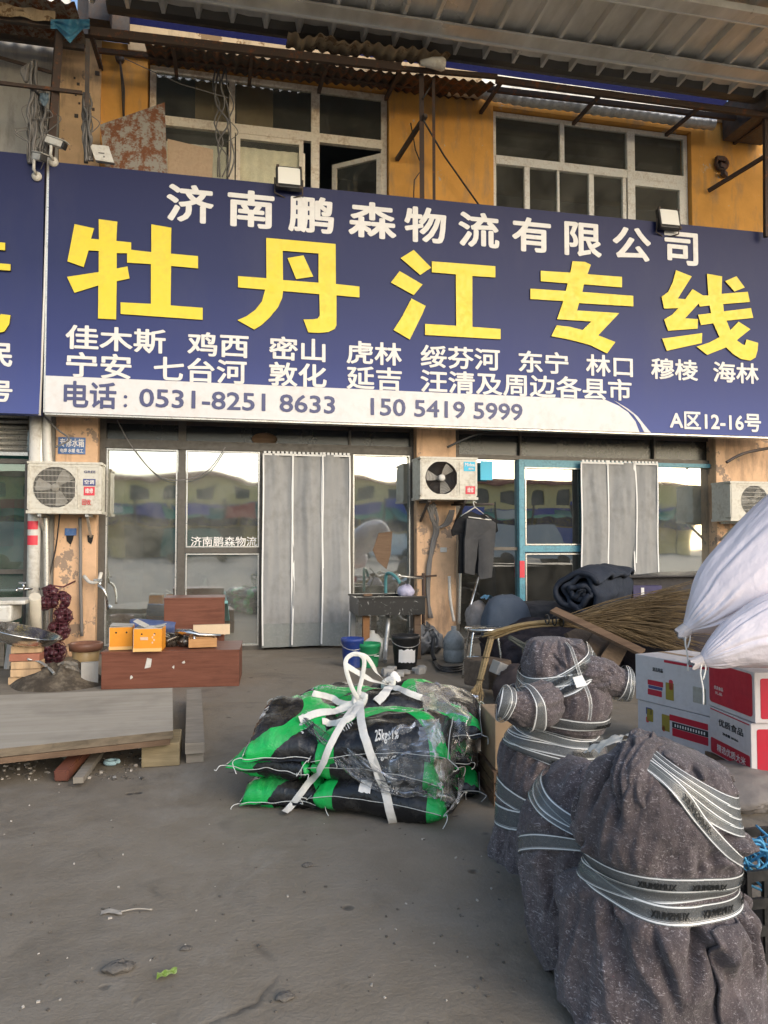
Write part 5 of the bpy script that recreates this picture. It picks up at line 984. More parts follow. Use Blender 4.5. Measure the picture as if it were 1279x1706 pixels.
roll(Vector((p.x, 6.1, p.z)), Vector((q_.x+.05, 7.1, p.z+.02)), .25, 3.4, M['navy'], 'rolled_quilt', 'big rolled navy quilt on the heap above the broom', 'quilt', .90, None, 2, 70, .05, .16)
p = PY(930, 1062, 6.6); lump((p.x+.2, 6.7, .22), .85, .55, .32, M['darkpurple'], 'sack_heap', 'dark plum sacking piled under the quilt and broom', 'sacking', 12, .15, .15, 72, .7)
p = PY(1120, 1060, 6.0); lump((p.x+.25, 6.0, .36), .72, .45, .36, paint('plum black sack', (.030, .024, .030), .7, .4, None, 0, 4, .5, 25), 'large_sack', 'big dark plum sack behind the white and red cartons', 'sack', 21, .1, .1, 64, .75)
# dark crates behind
a_, c_ = PY(1040, 980, 7.0), PY(1165, 1040, 7.0)
b = B(); b.bx((a_.x, 7.0, .0), (c_.x+.9, 7.7, a_.z+.105), bev=.01); t = thing('dark_crate', 'dark flat topped crate behind the broom in front of the blue doorway', 'crate', ((a_.x+c_.x)/2, 7.3, 0)); b.build('crate_body', paint('black crate', (.03, .027, .03), .6, .3), t)
b = B(); z_ = a_.z+.11; b.prism([[(PY(1038, 975, 6.9).x, 6.9), (c_.x+.9, 6.95), (c_.x+.9, 7.9), (PY(1115, 955, 7.8).x-.05, 7.85)]], lambda x, y, d: Vector((x, y, z_+d)), .015); b.build('lid', paint('black lid', (.022, .02, .022), .6, .3), t)
p = PY(1068, 985, 6.9); t = thing('violet_box', 'small dark violet box with white mark in the heap beside the quilt', 'box', p); b = B(); b.box(p+Vector((.08, .06, -.02)), (.28, .16, .15), rz=R(-15), bev=.004); b.build('box_body', paint('violet card', (.07, .06, .13), .5, .3), t); b = B(); b.box(p+Vector((.01, -.008, .0)), (.03, .006, .07), rz=R(-15)); b.build('white_mark', M['gwhite'], t)
# brown boards leaning under the broom
for i, (u0, v0, u1, v1, y0, y1) in enumerate(((975, 1105, 1010, 1050, 5.6, 6.1), (1010, 1110, 1040, 1058, 5.6, 6.1), (950, 1070, 1010, 1040, 5.8, 6.2))):
    b = B(); b.beam(PY(u0, v0, y0), PY(u1, v1, y1), .16, .03, up=(0, -1, .4)); solo('brown_board', b, M['brownboard'], ['brown board leaning in the heap, nearest the wrapped bundle', 'brown board leaning in the heap, nearest the cartons', 'brown board wedged just below the quilt'][i], 'board')
b = B(); b.beam(PY(921, 1016, 5.6), PY(1070, 1087, 5.05), .09, .022, up=(0, -.5, 1)); solo('wooden_plank', b, M['woodbrown'], 'long narrow plank slanting across the broom down to the cartons', 'plank')
b = B(); p = PZ(842, 1148); b.box(PY(840, 1117, 5.7), (.20, .11, .10), rot=Matrix.Rotation(R(22), 3, 'Y') @ Matrix.Rotation(.2, 3, 'Z'), bev=.008); solo('paving_brick', b, M['greywall'], 'grey brick tilted on the rubble beside the wrapped bundle', 'brick')
b = B(); b.box(PY(812, 1120, 6.0), (.26, .3, .22), rz=.4, bev=.02); solo('brown_parcel', b, M['brownboard'], 'brown parcel under the broom handle behind the whisk', 'parcel')
p = PY(880, 1160, 5.3); lump((p.x+.05, 5.45, .13), .26, .3, .20, paint('brown sacking', (.07, .05, .045), .9, .3, None, 0, 5, .5, 30), 'brown_sack', 'dark brown sack on the floor beside the straw whisk', 'sack', 30, .15, .12)
p = PY(893, 1070, 6.0); lump((p.x, 6.0, p.z-.08), .12, .1, .12, paint('olive cloth', (.14, .13, .10), .9, .2), 'olive_bag', 'small olive bag behind the wrapped bundle top', 'bag', 33, .12, .1, 36)
# twig broom
M['twig'] = wood('dry twigs', (.075, .052, .028), (.19, .135, .07), .8, 0, 6); M['straw'] = wood('straw', (.26, .175, .08), (.44, .32, .16), .8, 0, 6)
h0, h1 = PY(808, 1060, 5.9), PY(955, 1036, 5.6); tip = PY(1180, 985, 5.35)
t = thing('twig_broom', 'large twig broom lying across the heap, brush towards the white sacks', 'broom', h1)
rr = random.Random(17); b = B()
for k in range(14):
    o_ = Vector((0, rr.uniform(-.02, .02), rr.uniform(-.02, .02))); b.tube(spline([h0+o_+Vector((rr.uniform(-.04, .1), 0, rr.uniform(-.012, .012))), h0.lerp(h1, .5)+o_+Vector((0, 0, .035)), h1+o_*1.2+Vector((.15, 0, 0))], 10), rr.uniform(.006, .011), 5)
b.build('handle', M['straw'], t)
b = B(); dirb = (tip-h1); bw = [(v0_, v1_) for v0_, v1_ in ()]
for k in range(620):
    f = rr.random(); end_u = rr.uniform(1040, 1195); spread = (end_u-955)/225; vtop, vbot = 1030-72*spread, 1045+52*spread
    vv_ = vtop+(vbot-vtop)*rr.random()**.9; yv = 5.55+rr.uniform(-.22, .16)*spread
    e_ = PY(end_u, vv_, yv); s_ = h1+Vector((rr.uniform(-.12, .12), rr.uniform(-.03, .03), rr.uniform(-.035, .035))); m_ = s_.lerp(e_, .5)+Vector((0, rr.uniform(-.04, .04), rr.uniform(-.01, .05)))
    b.tube(spline([s_, m_, e_+Vector((0, 0, rr.uniform(-.04, .01)))], 5), [.0042, .004, .0036, .003, .0022, .0012], 4, cap=False)
b.build('brush', M['twig'], t)
b = B()
for k in range(3): 
    c_ = h1+Vector((-.1-.06*k, 0, .012*k)); b.tube([c_+Vector((0, .036*math.cos(x*.52), .036*math.sin(x*.52))) for x in range(13)], .006, 5, cap=False)
b.build('binding', M['cable'], t)
# straw whisk hanging down from the broom handle
w0, w1 = PY(818, 1062, 5.75), PY(788, 1178, 5.35); t = thing('straw_whisk', 'straw hand brush with long tied handle leaning in front of the stool', 'brush', w1)
b = B()
for k in range(16): o_ = Vector((rr.uniform(-.018, .018), rr.uniform(-.018, .018), 0)); b.tube([w0+o_, w0.lerp(w1, .35)+o_, w0.lerp(w1, .68)+o_*.8], rr.uniform(.006, .01), 5)
b.build('handle', M['straw'], t)
b = B(); kn = w0.lerp(w1, .66)
for k in range(170):
    e_ = w1+Vector((rr.gauss(0, .035), rr.gauss(0, .03), rr.uniform(-.03, .06))); b.tube([kn+Vector((rr.uniform(-.016, .016), rr.uniform(-.016, .016), 0)), kn.lerp(e_, .5)+Vector((rr.gauss(0, .014), 0, 0)), e_], [.003, .003, .0012], 4, cap=False)
b.build('brush', M['straw'], t)
b = B()
for f in (.0, .3, .62): c_ = w0.lerp(w1, f); b.tube([c_+Vector((.026*math.cos(x*.52), .026*math.sin(x*.52), 0)) for x in range(13)], .006, 5, cap=False)
b.build('binding', M['twig'], t)
b = B()
for k in range(9): b.tube(spline([PY(850+rr.uniform(-4, 4), 1062+rr.uniform(-4, 5), 5.6), PY(880, 1078+rr.uniform(-5, 8), 5.5), PY(905+rr.uniform(-8, 10), 1100+rr.uniform(-6, 8), 5.3)], 10), .007, 5)
solo('dry_stalks', b, paint('grey green stalks', (.10, .10, .08), .85, .3), 'loose grey green stalks drooping behind the wrapped bundle', 'stalks')
# ---------------------------------------------------------------- white and red cartons
M['boxwhite'] = paint('white printed carton', (.62, .58, .57), .55, .08, (.4, .35, .33), .35, 5, .03); M['boxred'] = paint('red printed carton', (.50, .012, .035), .45, .12, (.25, .03, .05), .4, 4, .03)
GR = 'cartons of the white and red stack'
def bigbox(name, label, corner, ang, L, D, Hh, red, marks):
    """corner: the near bottom corner; the long side runs away along ang, the short end runs to the right"""
    t = thing(name, label, 'carton', corner, ang, GR)
    # local: long side along +X (away), the seen long face at y=0, the near end at x=0; depth to -Y
    b = B(); b.bx((0, -D, 0), (L, 0, Hh), bev=.004); b.build('carton_body', M['boxwhite'], t, world=False)
    for mat_, face, x0, z0, x1, z1, r_ in red:
        n_ = 5; pts = []
        for cx, cz, a0 in ((x1-r_, z1-r_, 0), (x0+r_, z1-r_, 90), (x0+r_, z0+r_, 180), (x1-r_, z0+r_, 270)): pts += [(cx+r_*math.cos(R(a0+90*k/n_)), cz+r_*math.sin(R(a0+90*k/n_))) for k in range(n_+1)]
        b = B()
        if face == 's': b.prism([pts], lambda x, z, d: Vector((x, .0004+d, z)), .0012)
        else: b.prism([pts], lambda x, z, d: Vector((-.0004-d, -x, z)), .0012)
        b.build('print_panel', M[mat_], t, world=False)
    for txt, mat_, x0, z0, x1, z1 in marks:
        b = B(); put_text(b, txt, lambda x, q: Vector((x1-(x1-x0)*x, .0028, z0+(z1-z0)*q)), .02); b.build('lettering', M[mat_], t, world=False)
    b = B(); b.bx((.005, -D/2-.025, Hh), (L-.005, -D/2+.025, Hh+.001)); b.build('packing_tape', M['cardboard'], t, world=False)
    return t
zp = .10; near = PZ(1252, 1290, zp); farp = PZ(1183, 1252, zp); dv = farp-near; an = math.atan2(dv.y, dv.x); L = dv.length; dep = (near-O).dot(fw); hb = PD(1252, 1206, dep).z-zp
b = B(); pv = Matrix.Rotation(an, 3, 'Z')
for z_, l_ in ((.08, 1), (.02, 0)):
    for k in range(4): b.box(near+pv @ Vector((L/2 if l_ else .04+.12*k, -.04-.12*k if l_ else -.25, z_-zp)), (L+.1, .09, .02) if l_ else (.08, .6, .06), rz=an)
solo('wooden_pallet', b, [M['woodbrown']], 'low dark wooden pallet under the red cartons', 'pallet')
bigbox('carton', 'white carton with red print panel below the red carton', near, an, L, .55, hb,
  [('boxred', 's', .012, .006, L-.012, .085, .012), ('boxred', 's', .012, hb-.014, L-.012, hb-.008, .002), ('boxred', 'e', .03, .01, .5, hb-.03, .012)],
  [('精选优质大米', 'gwhite', .05, .025, L-.08, .065), ('优质食品', 'gblack', .07, hb-.085, L-.10, hb-.045), ('净含量 10 KG', 'gblack', .12, hb-.125, L-.14, hb-.11)])
bigbox('carton', 'red faced carton directly under the white sacks', near+pv @ Vector((-.02, -.012, hb+.004)), an+R(2), L+.03, .55, hb,
  [('boxred', 's', .02, .025, L+.01, hb-.012, .02), ('boxred', 'e', .03, .02, .5, hb-.03, .012)],
  [('优选食品', 'gwhite', L-.13, .10, L-.04, .12), ('礼品', 'gwhite', L-.12, .075, L-.05, .09)])
# gold square on the red carton belongs to its print
fr_, nr_ = PZ(1062, 1165, .278), PZ(1172, 1193, .278); dv = fr_-nr_; an2 = math.atan2(dv.y, dv.x); L2 = dv.length+.05; c0 = Vector((fr_.x, fr_.y, 0))-Vector((math.cos(an2), math.sin(an2), 0))*L2
for k, (lb, marks) in enumerate((('white carton with red stripes and olive squares, lower of the two beside the wrapped bundle', [('IIIIIIIIIIII', 'gwhite', .04, .170, .26, .186)]), ('white carton with red stripes and olive squares, upper of the two beside the plum sack', [('清洁用品', 'gblack', L2-.22, .19, L2-.14, .215)]))):
    bigbox('carton', lb, c0+Vector((0, 0, .004+k*.279)), an2+R(k*1.5), L2, .42, .275,
      ([('boxred', 's', .02, .20, .30, .235, .004), ('boxred', 's', .02, .115, .28, .16, .004), ('gblack', 's', .02, .162, .28, .195, .004), ('ggold', 's', .30, .13, .36, .225, .004), ('gred', 's', .335, .125, .358, .16, .01), ('ggold', 's', .43, .16, .48, .235, .004), ('gblue', 's', .44, .20, .488, .24, .004), ('gred', 's', .465, .15, .488, .185, .01), ('ggold', 's', .1, .02, .33, .075, .03)] if k == 0 else
       [('boxred', 's', L2-.22, .105, L2-.10, .135, .004), ('gblue', 's', L2-.215, .085, L2-.105, .102, .004), ('boxred', 's', L2-.21, .045, L2-.10, .08, .004), ('ggold', 's', L2-.30, .04, L2-.24, .14, .004), ('gred', 's', L2-.295, .10, L2-.265, .16, .012), ('boxred', 's', .01, .255, L2-.23, .27, .002), ('acshade', 's', .03, .06, .12, .15, .004)]), marks)
# ---------------------------------------------------------------- soft pillow shapes: woven sacks and feed bags
def pillow_fn(L, W, T, seed, wr=.012, pinch=.05, base=.5, sag=0, taper=1.0):
    def f(s, t, side):
        ex = max(0, 1-abs(s)**2.6); ey = max(0, 1-abs(t)**2.4); h = (ex**.42)*(ey**.42)
        x = s*L/2*(1-pinch*(1-t*t)); y = t*W/2*(1-pinch*1.4*(1-s*s))*(1-(1-taper)*((1-s)/2)**2.2); h *= 1-(1-taper)*.8*((1-s)/2)**3
        edge = max(abs(s), abs(t)); w_ = wr*(nz(s*2.1, t*2.1, seed)*1.6+nz(s*4, t*6, seed+3+side)*.5+nz(s*1.5, t*9, seed+side*2)*max(0, -s)*1.2+nz(s*3, t*26, seed+side)*(abs(s)**3)*1.6+nz(s*26, t*3, seed-side)*(abs(t)**3)*1.0)
        z = side*T*(base if side < 0 else 1-base)*h+w_*(h**.4 if h > 0 else 0)+sag*(abs(s)**2)*-1
        return Vector((x, y, z+wr*.6*nz(s*3, t*3, seed+9)*(1-h)))
    return f
def pillow(b, f, n=44, m=30):
    for side in (1, -1): b.grid(lambda u, v: f(2*u-1, 2*v-1, side), n, m)
    return b
g = N('white woven sack'); a = g.noise(2.5, 6, .6)
g.set(g.mix(g.ramp(a, [(.35, 0.0), (.7, 1.0)]), (.64, .57, .60), (.76, .70, .72)), .48, 0, .5); g.bump(g.noise(7, 6, .6, g.scaled((1, 2.5, 1))), .5, .02)
M['wovensack'] = g.m; M['seam'] = paint('dirty seam', (.50, .46, .45), .8, .15)
def t_seed(l_, w_): return l_.seed+w_*100
class Loft:
    """a soft body swept along a curved axis; S(theta, t) is its skin, so tapes can be laid on it"""
    def __init__(s, P, seed=0, wr=.10, fold=.10, fine=.012, flat_=1.0, ref=(0, -1, 0), pin=(), cr=0, crd=.16):
        rr = random.Random(seed*7+1); s.cr = []; s.crd = crd
        for k in range(cr):
            t0 = rr.uniform(.12, .92); th = rr.uniform(-3.1, 3.1); an = rr.uniform(-1.2, 1.2); ln = rr.uniform(.12, .34); s.cr.append((th*.36, t0, math.sin(an)*ln, math.cos(an)*ln, rr.uniform(.010, .026), rr.uniform(.5, 1.0), rr.uniform(-.5, .5)))
        s.P = P; s.seed = seed; s.wr = wr; s.fold = fold; s.fine = fine; s.fl = flat_; s.ref = Vector(ref); s.pin = pin; s.cache = {}; s.tp = []
    def frame(s, t):
        k = round(t*2000)
        if k not in s.cache:
            c = crom(s.P, t); a = Vector(crom(s.P, max(0, t-.015))[:3]); b = Vector(crom(s.P, min(1, t+.015))[:3]); T = (b-a).normalized()
            y = s.ref-T*T.dot(s.ref); y.normalize(); x = T.cross(y); s.cache[k] = (Vector(c[:3]), x, y, max(.0005, c[3]))
        return s.cache[k]
    def S(s, th, t, off=0.0, smooth=False):
        c, x, y, r = s.frame(t); cs, sn = math.cos(th), math.sin(th); sd = s.seed
        q = 1+s.wr*nz(cs*1.1+sd, sn*1.1, t*3.2); m = 0.0
        for tp_, wd, am in s.pin: q -= am*math.exp(-((t-tp_)/wd)**2)
        if smooth: return c+(x*(sn)+y*(cs*s.fl))*(r*(q-.010+s.fold*.06+(s.crd*.03 if s.cr else 0))+off)
        for t0, ti, ph, w_ in s.tp: m = max(m, math.exp(-((t-t0-ti*math.cos(th-ph))/(w_*1.0))**4))
        g1 = nz(cs*2.4+sd, sn*2.4, t*4.5+nz(cs, sn, t*3+sd)*1.2); f = s.fold*(.42-1.3*abs(g1))
        g2 = nz(cs*5+sd, sn*5, t*7); f += s.fold*.38*(.4-1.3*abs(g2))
        tw = (th+math.pi) % (2*math.pi)-math.pi
        for ax, ay, dx, dy, wd_, am_, bend in s.cr:
            for off_ in (0, -2.262, 2.262):
                px_, py_ = tw*.36+off_-ax, t-ay; L2_ = dx*dx+dy*dy; h_ = max(0, min(1, (px_*dx+py_*dy)/L2_))
                ex, ey = px_-dx*h_, py_-dy*h_; sg_ = ex*dy-ey*dx; ln_ = math.sqrt(L2_); dd_ = sg_/ln_+bend*.12*h_*(1-h_); ds_ = dd_*dd_+max(0, ex*ex+ey*ey-(sg_/ln_)**2)
                if ds_ < .02: f += s.crd*am_*math.sin(3.14*min(1, h_*.9+.08))*(-.75*math.exp(-ds_/(wd_*wd_))+.55*math.exp(-((dd_-wd_*1.7)**2)/(wd_*wd_*2.2))*math.exp(-max(0, ds_-dd_*dd_)/(wd_*wd_)))
        for tp_, wd, am in s.pin: f -= am*math.exp(-((t-tp_)/wd)**2)*.8*nz(cs*6, sn*6, sd)
        f += s.fine*nz(cs*14, sn*14, t*34+sd)
        return c+(x*(sn)+y*(cs*s.fl))*(r*(q+f*(1-.93*m)-.014*m)+off)
    def body(s, b, nu=180, nv=170): b.grid(lambda u, v: s.S(u*2*math.pi, v), nu, nv, True); return b
    def tape(s, b, tf, w_, th0=0, th1=2*math.pi, n=90, off=.005):
        """tf(theta) gives the place along the axis; w_ the width in axis units"""
        b.grid(lambda u, v: s.S(th0+(th1-th0)*u, min(.999, max(.001, tf(th0+(th1-th0)*u)+1.32*w_*(v-.5))), off-.004+.002*nz(u*9, v, t_seed(s, w_)), True), n, 10, uv=True)
    def text(s, b, txt, tf, h, th0, th1, off=.0085):
        put_text(b, txt, lambda x, y: s.S(th0+(th1-th0)*x, tf(th0+(th1-th0)*x)+h*1.4*(y-.5), off-.0005, True), .035)
def axis(rows, d, k=1.0): return [(*PD(u, v, d+(dd if dd else 0)), hw/1281*(d+dd)*k) for (u, v, hw, dd) in rows]
def sack(label, rows, d, seed, fl):
    """a filled woven sack: narrow gathered mouth at the first row, swelling towards the bottom end"""
    t = thing('woven_sack', label, 'sack', PD(rows[0][0], rows[0][1], d)); Lf = Loft(axis(rows, d), seed, .08, .035, .004, fl, (-.3, -.75, .5)); rs = random.Random(seed)
    for k in range(26): Lf.cr.append((rs.uniform(-1.1, 1.1), rs.uniform(.06, .2), rs.uniform(-.12, .12), rs.uniform(.16, .5), rs.uniform(.018, .034), rs.uniform(.4, 1.0), rs.uniform(-.4, .4)))
    Lf.crd = .13; b = B(); Lf.body(b, 200, 160); b.build('sack_body', M['wovensack'], t)
    b = B(); a_ = Vector(Lf.P[1][:3]); ax_ = (Vector(Lf.P[2][:3])-a_).normalized()
    b.grid(lambda u, v: Lf.S(u*6.283, .075, .002)-ax_*(.055*v)*(1+.3*nz(u*9, v, seed))+(Lf.S(u*6.283, .075)-Lf.S(u*6.283+3.14, .075))*(.10*v*nz(u*14, v*2, seed)), 90, 5, True); b.build('seam', M['seam'], t)
    b = B(); q = Lf.S(.2, .05); dn = Vector((0, 0, -1)); b.tube(spline([q, q+dn*.06+Vector((-.012, 0, 0)), q+dn*.13, q+dn*.20], 12), .004, 5); b.tube(spline([q, q+dn*.05+Vector((.015, 0, .01)), q+dn*.09], 8), .0035, 5); b.build('tie_string', M['trimwhite'], t)
    return t
sack('silvery white woven sack, topmost on the carton stack', [(1140, 1052, 6, 0), (1152, 1042, 16, 0), (1176, 1024, 36, 0), (1215, 992, 60, .03), (1262, 955, 76, .06), (1330, 905, 92, .1), (1410, 855, 95, .14), (1480, 820, 75, .16), (1500, 812, 6, .16)], 3.72, 4, .9)
sack('creased pale lilac woven sack pressed under the topmost sack', [(1166, 1100, 5, 0), (1176, 1097, 14, 0), (1200, 1086, 28, 0), (1240, 1068, 46, .02), (1300, 1050, 62, .05), (1380, 1036, 66, .1), (1450, 1030, 50, .14), (1470, 1030, 4, .16)], 3.42, 9, .9)
# ---------------------------------------------------------------- black and green feed bags, pinwheel of four per layer
def bag_mat():
    g = N('printed black film'); sx = g.n('SeparateXYZ'); g.l(g.co, sx.inputs[0]); X, Yc = sx.outputs['X'], sx.outputs['Y']
    def ell(cx, cy, rx, ry):
        a = g.math('POWER', g.math('DIVIDE', g.math('SUBTRACT', X, cx), rx), 2.0); b_ = g.math('POWER', g.math('DIVIDE', g.math('SUBTRACT', Yc, cy), ry), 2.0); return g.math('SQRT', g.math('ADD', a, b_))
    d = ell(.02, -.22, .30, .34); band = g.math('MULTIPLY', g.math('GREATER_THAN', d, .74), g.math('LESS_THAN', d, 1.04))
    d2 = ell(.10, .30, .25, .20); band2 = g.math('MULTIPLY', g.math('GREATER_THAN', d2, .72), g.math('LESS_THAN', d2, 1.0))
    wv = g.math('GREATER_THAN', g.math('SINE', g.math('MULTIPLY', g.math('ADD', X, g.math('MULTIPLY', Yc, .55)), 420)), .45)
    mk = g.math('MULTIPLY', g.math('LESS_THAN', ell(-.17, -.06, .045, .06), 1.0), wv); mk = g.math('MULTIPLY', mk, g.math('GREATER_THAN', g.noise(120, 2, .5), .44))
    mk2 = g.math('MULTIPLY', g.math('LESS_THAN', ell(.13, .06, .10, .022), 1.0), g.math('GREATER_THAN', g.noise(75, 3, .6, g.scaled((1, .5, 1))), .56))
    c = g.mix(g.math('MAXIMUM', band, band2), (.012, .012, .013), (.012, .42, .085)); c = g.mix(g.math('MAXIMUM', mk, mk2), c, (.62, .62, .60))
    du = g.ramp(g.noise(6, 6, .7), [(.5, 0.0), (.75, .16)]); c = g.mix(du, c, (.35, .33, .29)); g.set(c, g.ramp(g.noise(9, 4, .6), [(.3, .14), (.7, .32)]), 0, .5)
    g.bump(g.noise(13, 6, .6, None, 1.2), .6, .014); return g.m
M['bag'] = bag_mat(); M['thread'] = flat('white stitch thread', (.62, .62, .58), .7)
pa = PZ(400, 1350); pbp = PZ(733, 1377); pang = math.atan2((pbp-pa).y, (pbp-pa).x); PR = Matrix.Translation(pa) @ Matrix.Rotation(pang, 4, 'Z')
BL, BW, BT = .62, .41, .200
rr = random.Random(21); protos = {}
def feed_bag(label, a, b_, z, rz, seed, tilt=(0, 0), txt=False):
    loc = PR @ Vector((a, b_, z)); t = thing('feed_bag', label, 'feed bag', loc, pang+rz, 'strapped pile of feed bags'); t.rotation_euler = (tilt[0], tilt[1], pang+rz)
    f = pillow_fn(BL, BW, BT, seed, .015, .02, .5, .028); b = B(); pillow(b, f, 48, 34); b.build('bag_body', M['bag'], t, world=False, weld=True)
    for e_ in (-1, 1):
        b = B(); b.grid(lambda u, v: f(e_, 2*u-1, 1)+Vector((e_*(.03*v-.006), 0, .012*nz(u*5, v, seed+e_)-.012*v)), 30, 2)
        b.build('end_flap', M['bag'], t, world=False)
    b = B()
    for e_ in (-1, 1):
        b.tube([f(e_, 2*k/30-1, 1)+Vector((e_*.012, 0, .004+.012*nz(k/6, .4, seed+e_)-.005)) for k in range(31)], .0022, 5)
        for s_ in (-1, 1): q = f(e_, s_, 1)+Vector((e_*.012, 0, 0)); b.tube(spline([q, q+Vector((e_*rr.uniform(.0, .03), s_*rr.uniform(.005, .03), rr.uniform(-.005, .012))), q+Vector((e_*rr.uniform(.0, .05), s_*rr.uniform(.01, .05), rr.uniform(-.035, -.005))), q+Vector((e_*rr.uniform(.0, .05), s_*rr.uniform(.0, .04), rr.uniform(-.06, -.015)))], 10), .0021, 5)
    b.tube([f(2*k/30-1, -1, 1)+Vector((0, -.003, .003)) for k in range(31)], .0016, 4)
    b.build('stitching', M['thread'], t, world=False)
    if txt:
        b = B(); put_text(b, '25kg±1%', lambda x, y: f(-.02+.36*x, -.93+.22*y, 1)+Vector((0, -.004, .004)), .035, 0, (0, -.6, .6)); b.build('weight_lettering', M['gwhite'], t, world=False)
        if txt == 2: b = B(); b.grid(lambda u, v: f(-.24+.18*u, -.985+.30*v, 1)+Vector((0, -.006, .005)), 8, 8); b.build('white_label', M['gwhite'], t, world=False)
    return t
names = {'rf': 'at the front right corner', 'lf': 'at the front left corner', 'bl': 'at the back left', 'rb': 'at the right rear'}
lay = ['lowest', 'middle', 'top']
for k in range(3):
    z = .085+.118*k
    for key, a, b_, rz in (('rf', .655, .18, 0), ('lf', .165, .34, R(-90)), ('bl', .30, .86, R(180)), ('rb', .84, .70, R(90))):
        tl = (rr.uniform(-.08, .08), rr.uniform(-.08, .08))
        if k == 2: tl = (.22 if key == 'rf' else tl[0], .20 if key == 'lf' else tl[1])
        feed_bag('%s black and green feed bag %s of the strapped pile' % (lay[k], names[key]), a+rr.uniform(-.025, .025), b_+rr.uniform(-.02, .025)+(.02*k if key == 'rf' else 0), z+(.015 if k == 2 else 0), rz+rr.uniform(-.16, .16), rr.uniform(0, 50), tl, (2 if k == 0 else 1) if key in ('rf', 'lf') else False)
feed_bag('black and green feed bag lying tilted over the middle of the strapped pile', .56, .66, .355, R(14), 77, (R(-6), R(4)), False)
feed_bag('black and green feed bag slumped against the right side of the pile under the film', .74, 1.0, .33, R(40), 63, (R(10), R(12)), False)
# white lifting straps
def strap(pts, w_, nrm=None, n=40, b=None, twist=0):
    P_ = spline(pts, n); b = b or B()
    nr = Vector(nrm or (-.2, -.8, .5)).normalized()
    def f(u, v):
        i = min(n, int(round(u*n))); p = P_[i]; tt = (P_[min(i+1, n)]-P_[max(i-1, 0)]).normalized(); sd_ = tt.cross(nr).normalized(); sd_ = (sd_*math.cos(twist*u)+sd_.cross(tt)*math.sin(twist*u)); return p+sd_*w_*(v-.5)+nr*.004*math.sin(v*3.14)
    b.grid(f, n, 3); return b
M['strapm'] = paint('white webbing', (.74, .72, .66), .7, .08, (.5, .45, .38), .35, 9, .4, 160)
t = thing('lifting_strap', 'white woven lifting straps knotted over the feed bags with a standing loop', 'strap', PR @ Vector((.5, .5, .44)))
from mathutils.bvhtree import BVHTree
bpy.context.view_layer.update(); pv_, pf_ = [], []
for o in list(C.objects):
    if o.name.startswith('bag_body'):
        mw = WM[o.parent] if False else o.matrix_world; n0_ = len(pv_); pv_ += [mw @ v.co for v in o.data.vertices]; pf_ += [tuple(n0_+i for i in p.vertices) for p in o.data.polygons]
tree = BVHTree.FromPolygons(pv_, pf_)
def G(u, v, d, off=.014):
    """a point on the skin of the bag pile where the photo shows the strap lying, or in the air beside it"""
    r_ = ray(u, v); h = tree.ray_cast(O, r_.normalized())
    if h[0] is None or abs((h[0]-O).dot(fw)-d) > .8: return PD(u, v, d)
    n_ = h[1] if h[1].dot(r_) < 0 else -h[1]
    return h[0]+n_*off
K = G(601, 1172, 3.92, .03); K2 = G(648, 1146, 4.1, .03)
def laid(px, d0, d1, w_, n=36, b=None, off=.016):
    """webbing pulled over the bags: it follows their skin and bridges the gaps between them"""
    P_ = []
    for k in range(n+1):
        u, v = crom(px, k/n); P_.append(G(u, v, d0+(d1-d0)*k/n, off))
    for it in range(2):
        Q = [p.copy() for p in P_]
        for k in range(1, n): m_ = (Q[k-1]+Q[k+1])/2; P_[k] = m_ if (m_-O).length < (Q[k]-O).length else Q[k]*.6+m_*.4
    P_[-1] = K if abs(px[-1][0]-601) < 3 else P_[-1]
    return strap(P_, w_, (-.2, -.8, .5), n, b)
laid([(655, 1368), (646, 1330), (630, 1285), (612, 1240), (602, 1205), (601, 1172)], 3.40, 3.9, .038).build('front_strap', M['strapm'], t)
laid([(474, 1353), (500, 1325), (528, 1290), (546, 1255), (562, 1225), (584, 1192), (601, 1172)], 3.5, 3.9, .032).build('side_strap', M['strapm'], t)
laid([(500, 1203), (530, 1192), (560, 1186), (601, 1172)], 3.86, 3.9, .038).build('side_strap', M['strapm'], t)
laid([(520, 1160), (548, 1166), (575, 1176), (601, 1172)], 4.1, 3.9, .034).build('side_strap', M['strapm'], t)
laid([(535, 1205), (565, 1208), (590, 1195), (601, 1172)], 3.85, 3.9, .032).build('side_strap', M['strapm'], t)
b = strap([K, PD(588, 1150, 3.9), PD(577, 1118, 3.9), PD(577, 1098, 3.92), PD(592, 1089, 3.93), PD(606, 1098, 3.93), PD(604, 1125, 3.93), PD(598, 1150, 3.92), K], .022, (-.1, -1, .1), 60); strap([PD(576, 1108, 3.91), PD(592, 1118, 3.93), PD(620, 1133, 4.0), K2], .028, b=b); strap([PD(590, 1090, 3.94), PD(610, 1094, 3.95), PD(628, 1120, 4.02), K2], .022, b=b); b.build('loop', M['strapm'], t)
laid([(648, 1146), (665, 1152), (690, 1163), (716, 1171)], 4.1, 4.06, .034).build('side_strap', M['strapm'], t)
laid([(648, 1146), (640, 1160), (626, 1172)], 4.1, 4.0, .046).build('side_strap', M['strapm'], t)
for c_ in (K, K2):
    b = B()
    for q in range(5): an_ = q*1.25; b.tube(spline([c_+Vector((.03*math.cos(an_+x*1.3), .02*math.sin(an_+x*.9), .032*math.sin(an_+x*1.6))) for x in range(5)], 12), .012, 6)
    b.build('knot', M['strapm'], t)
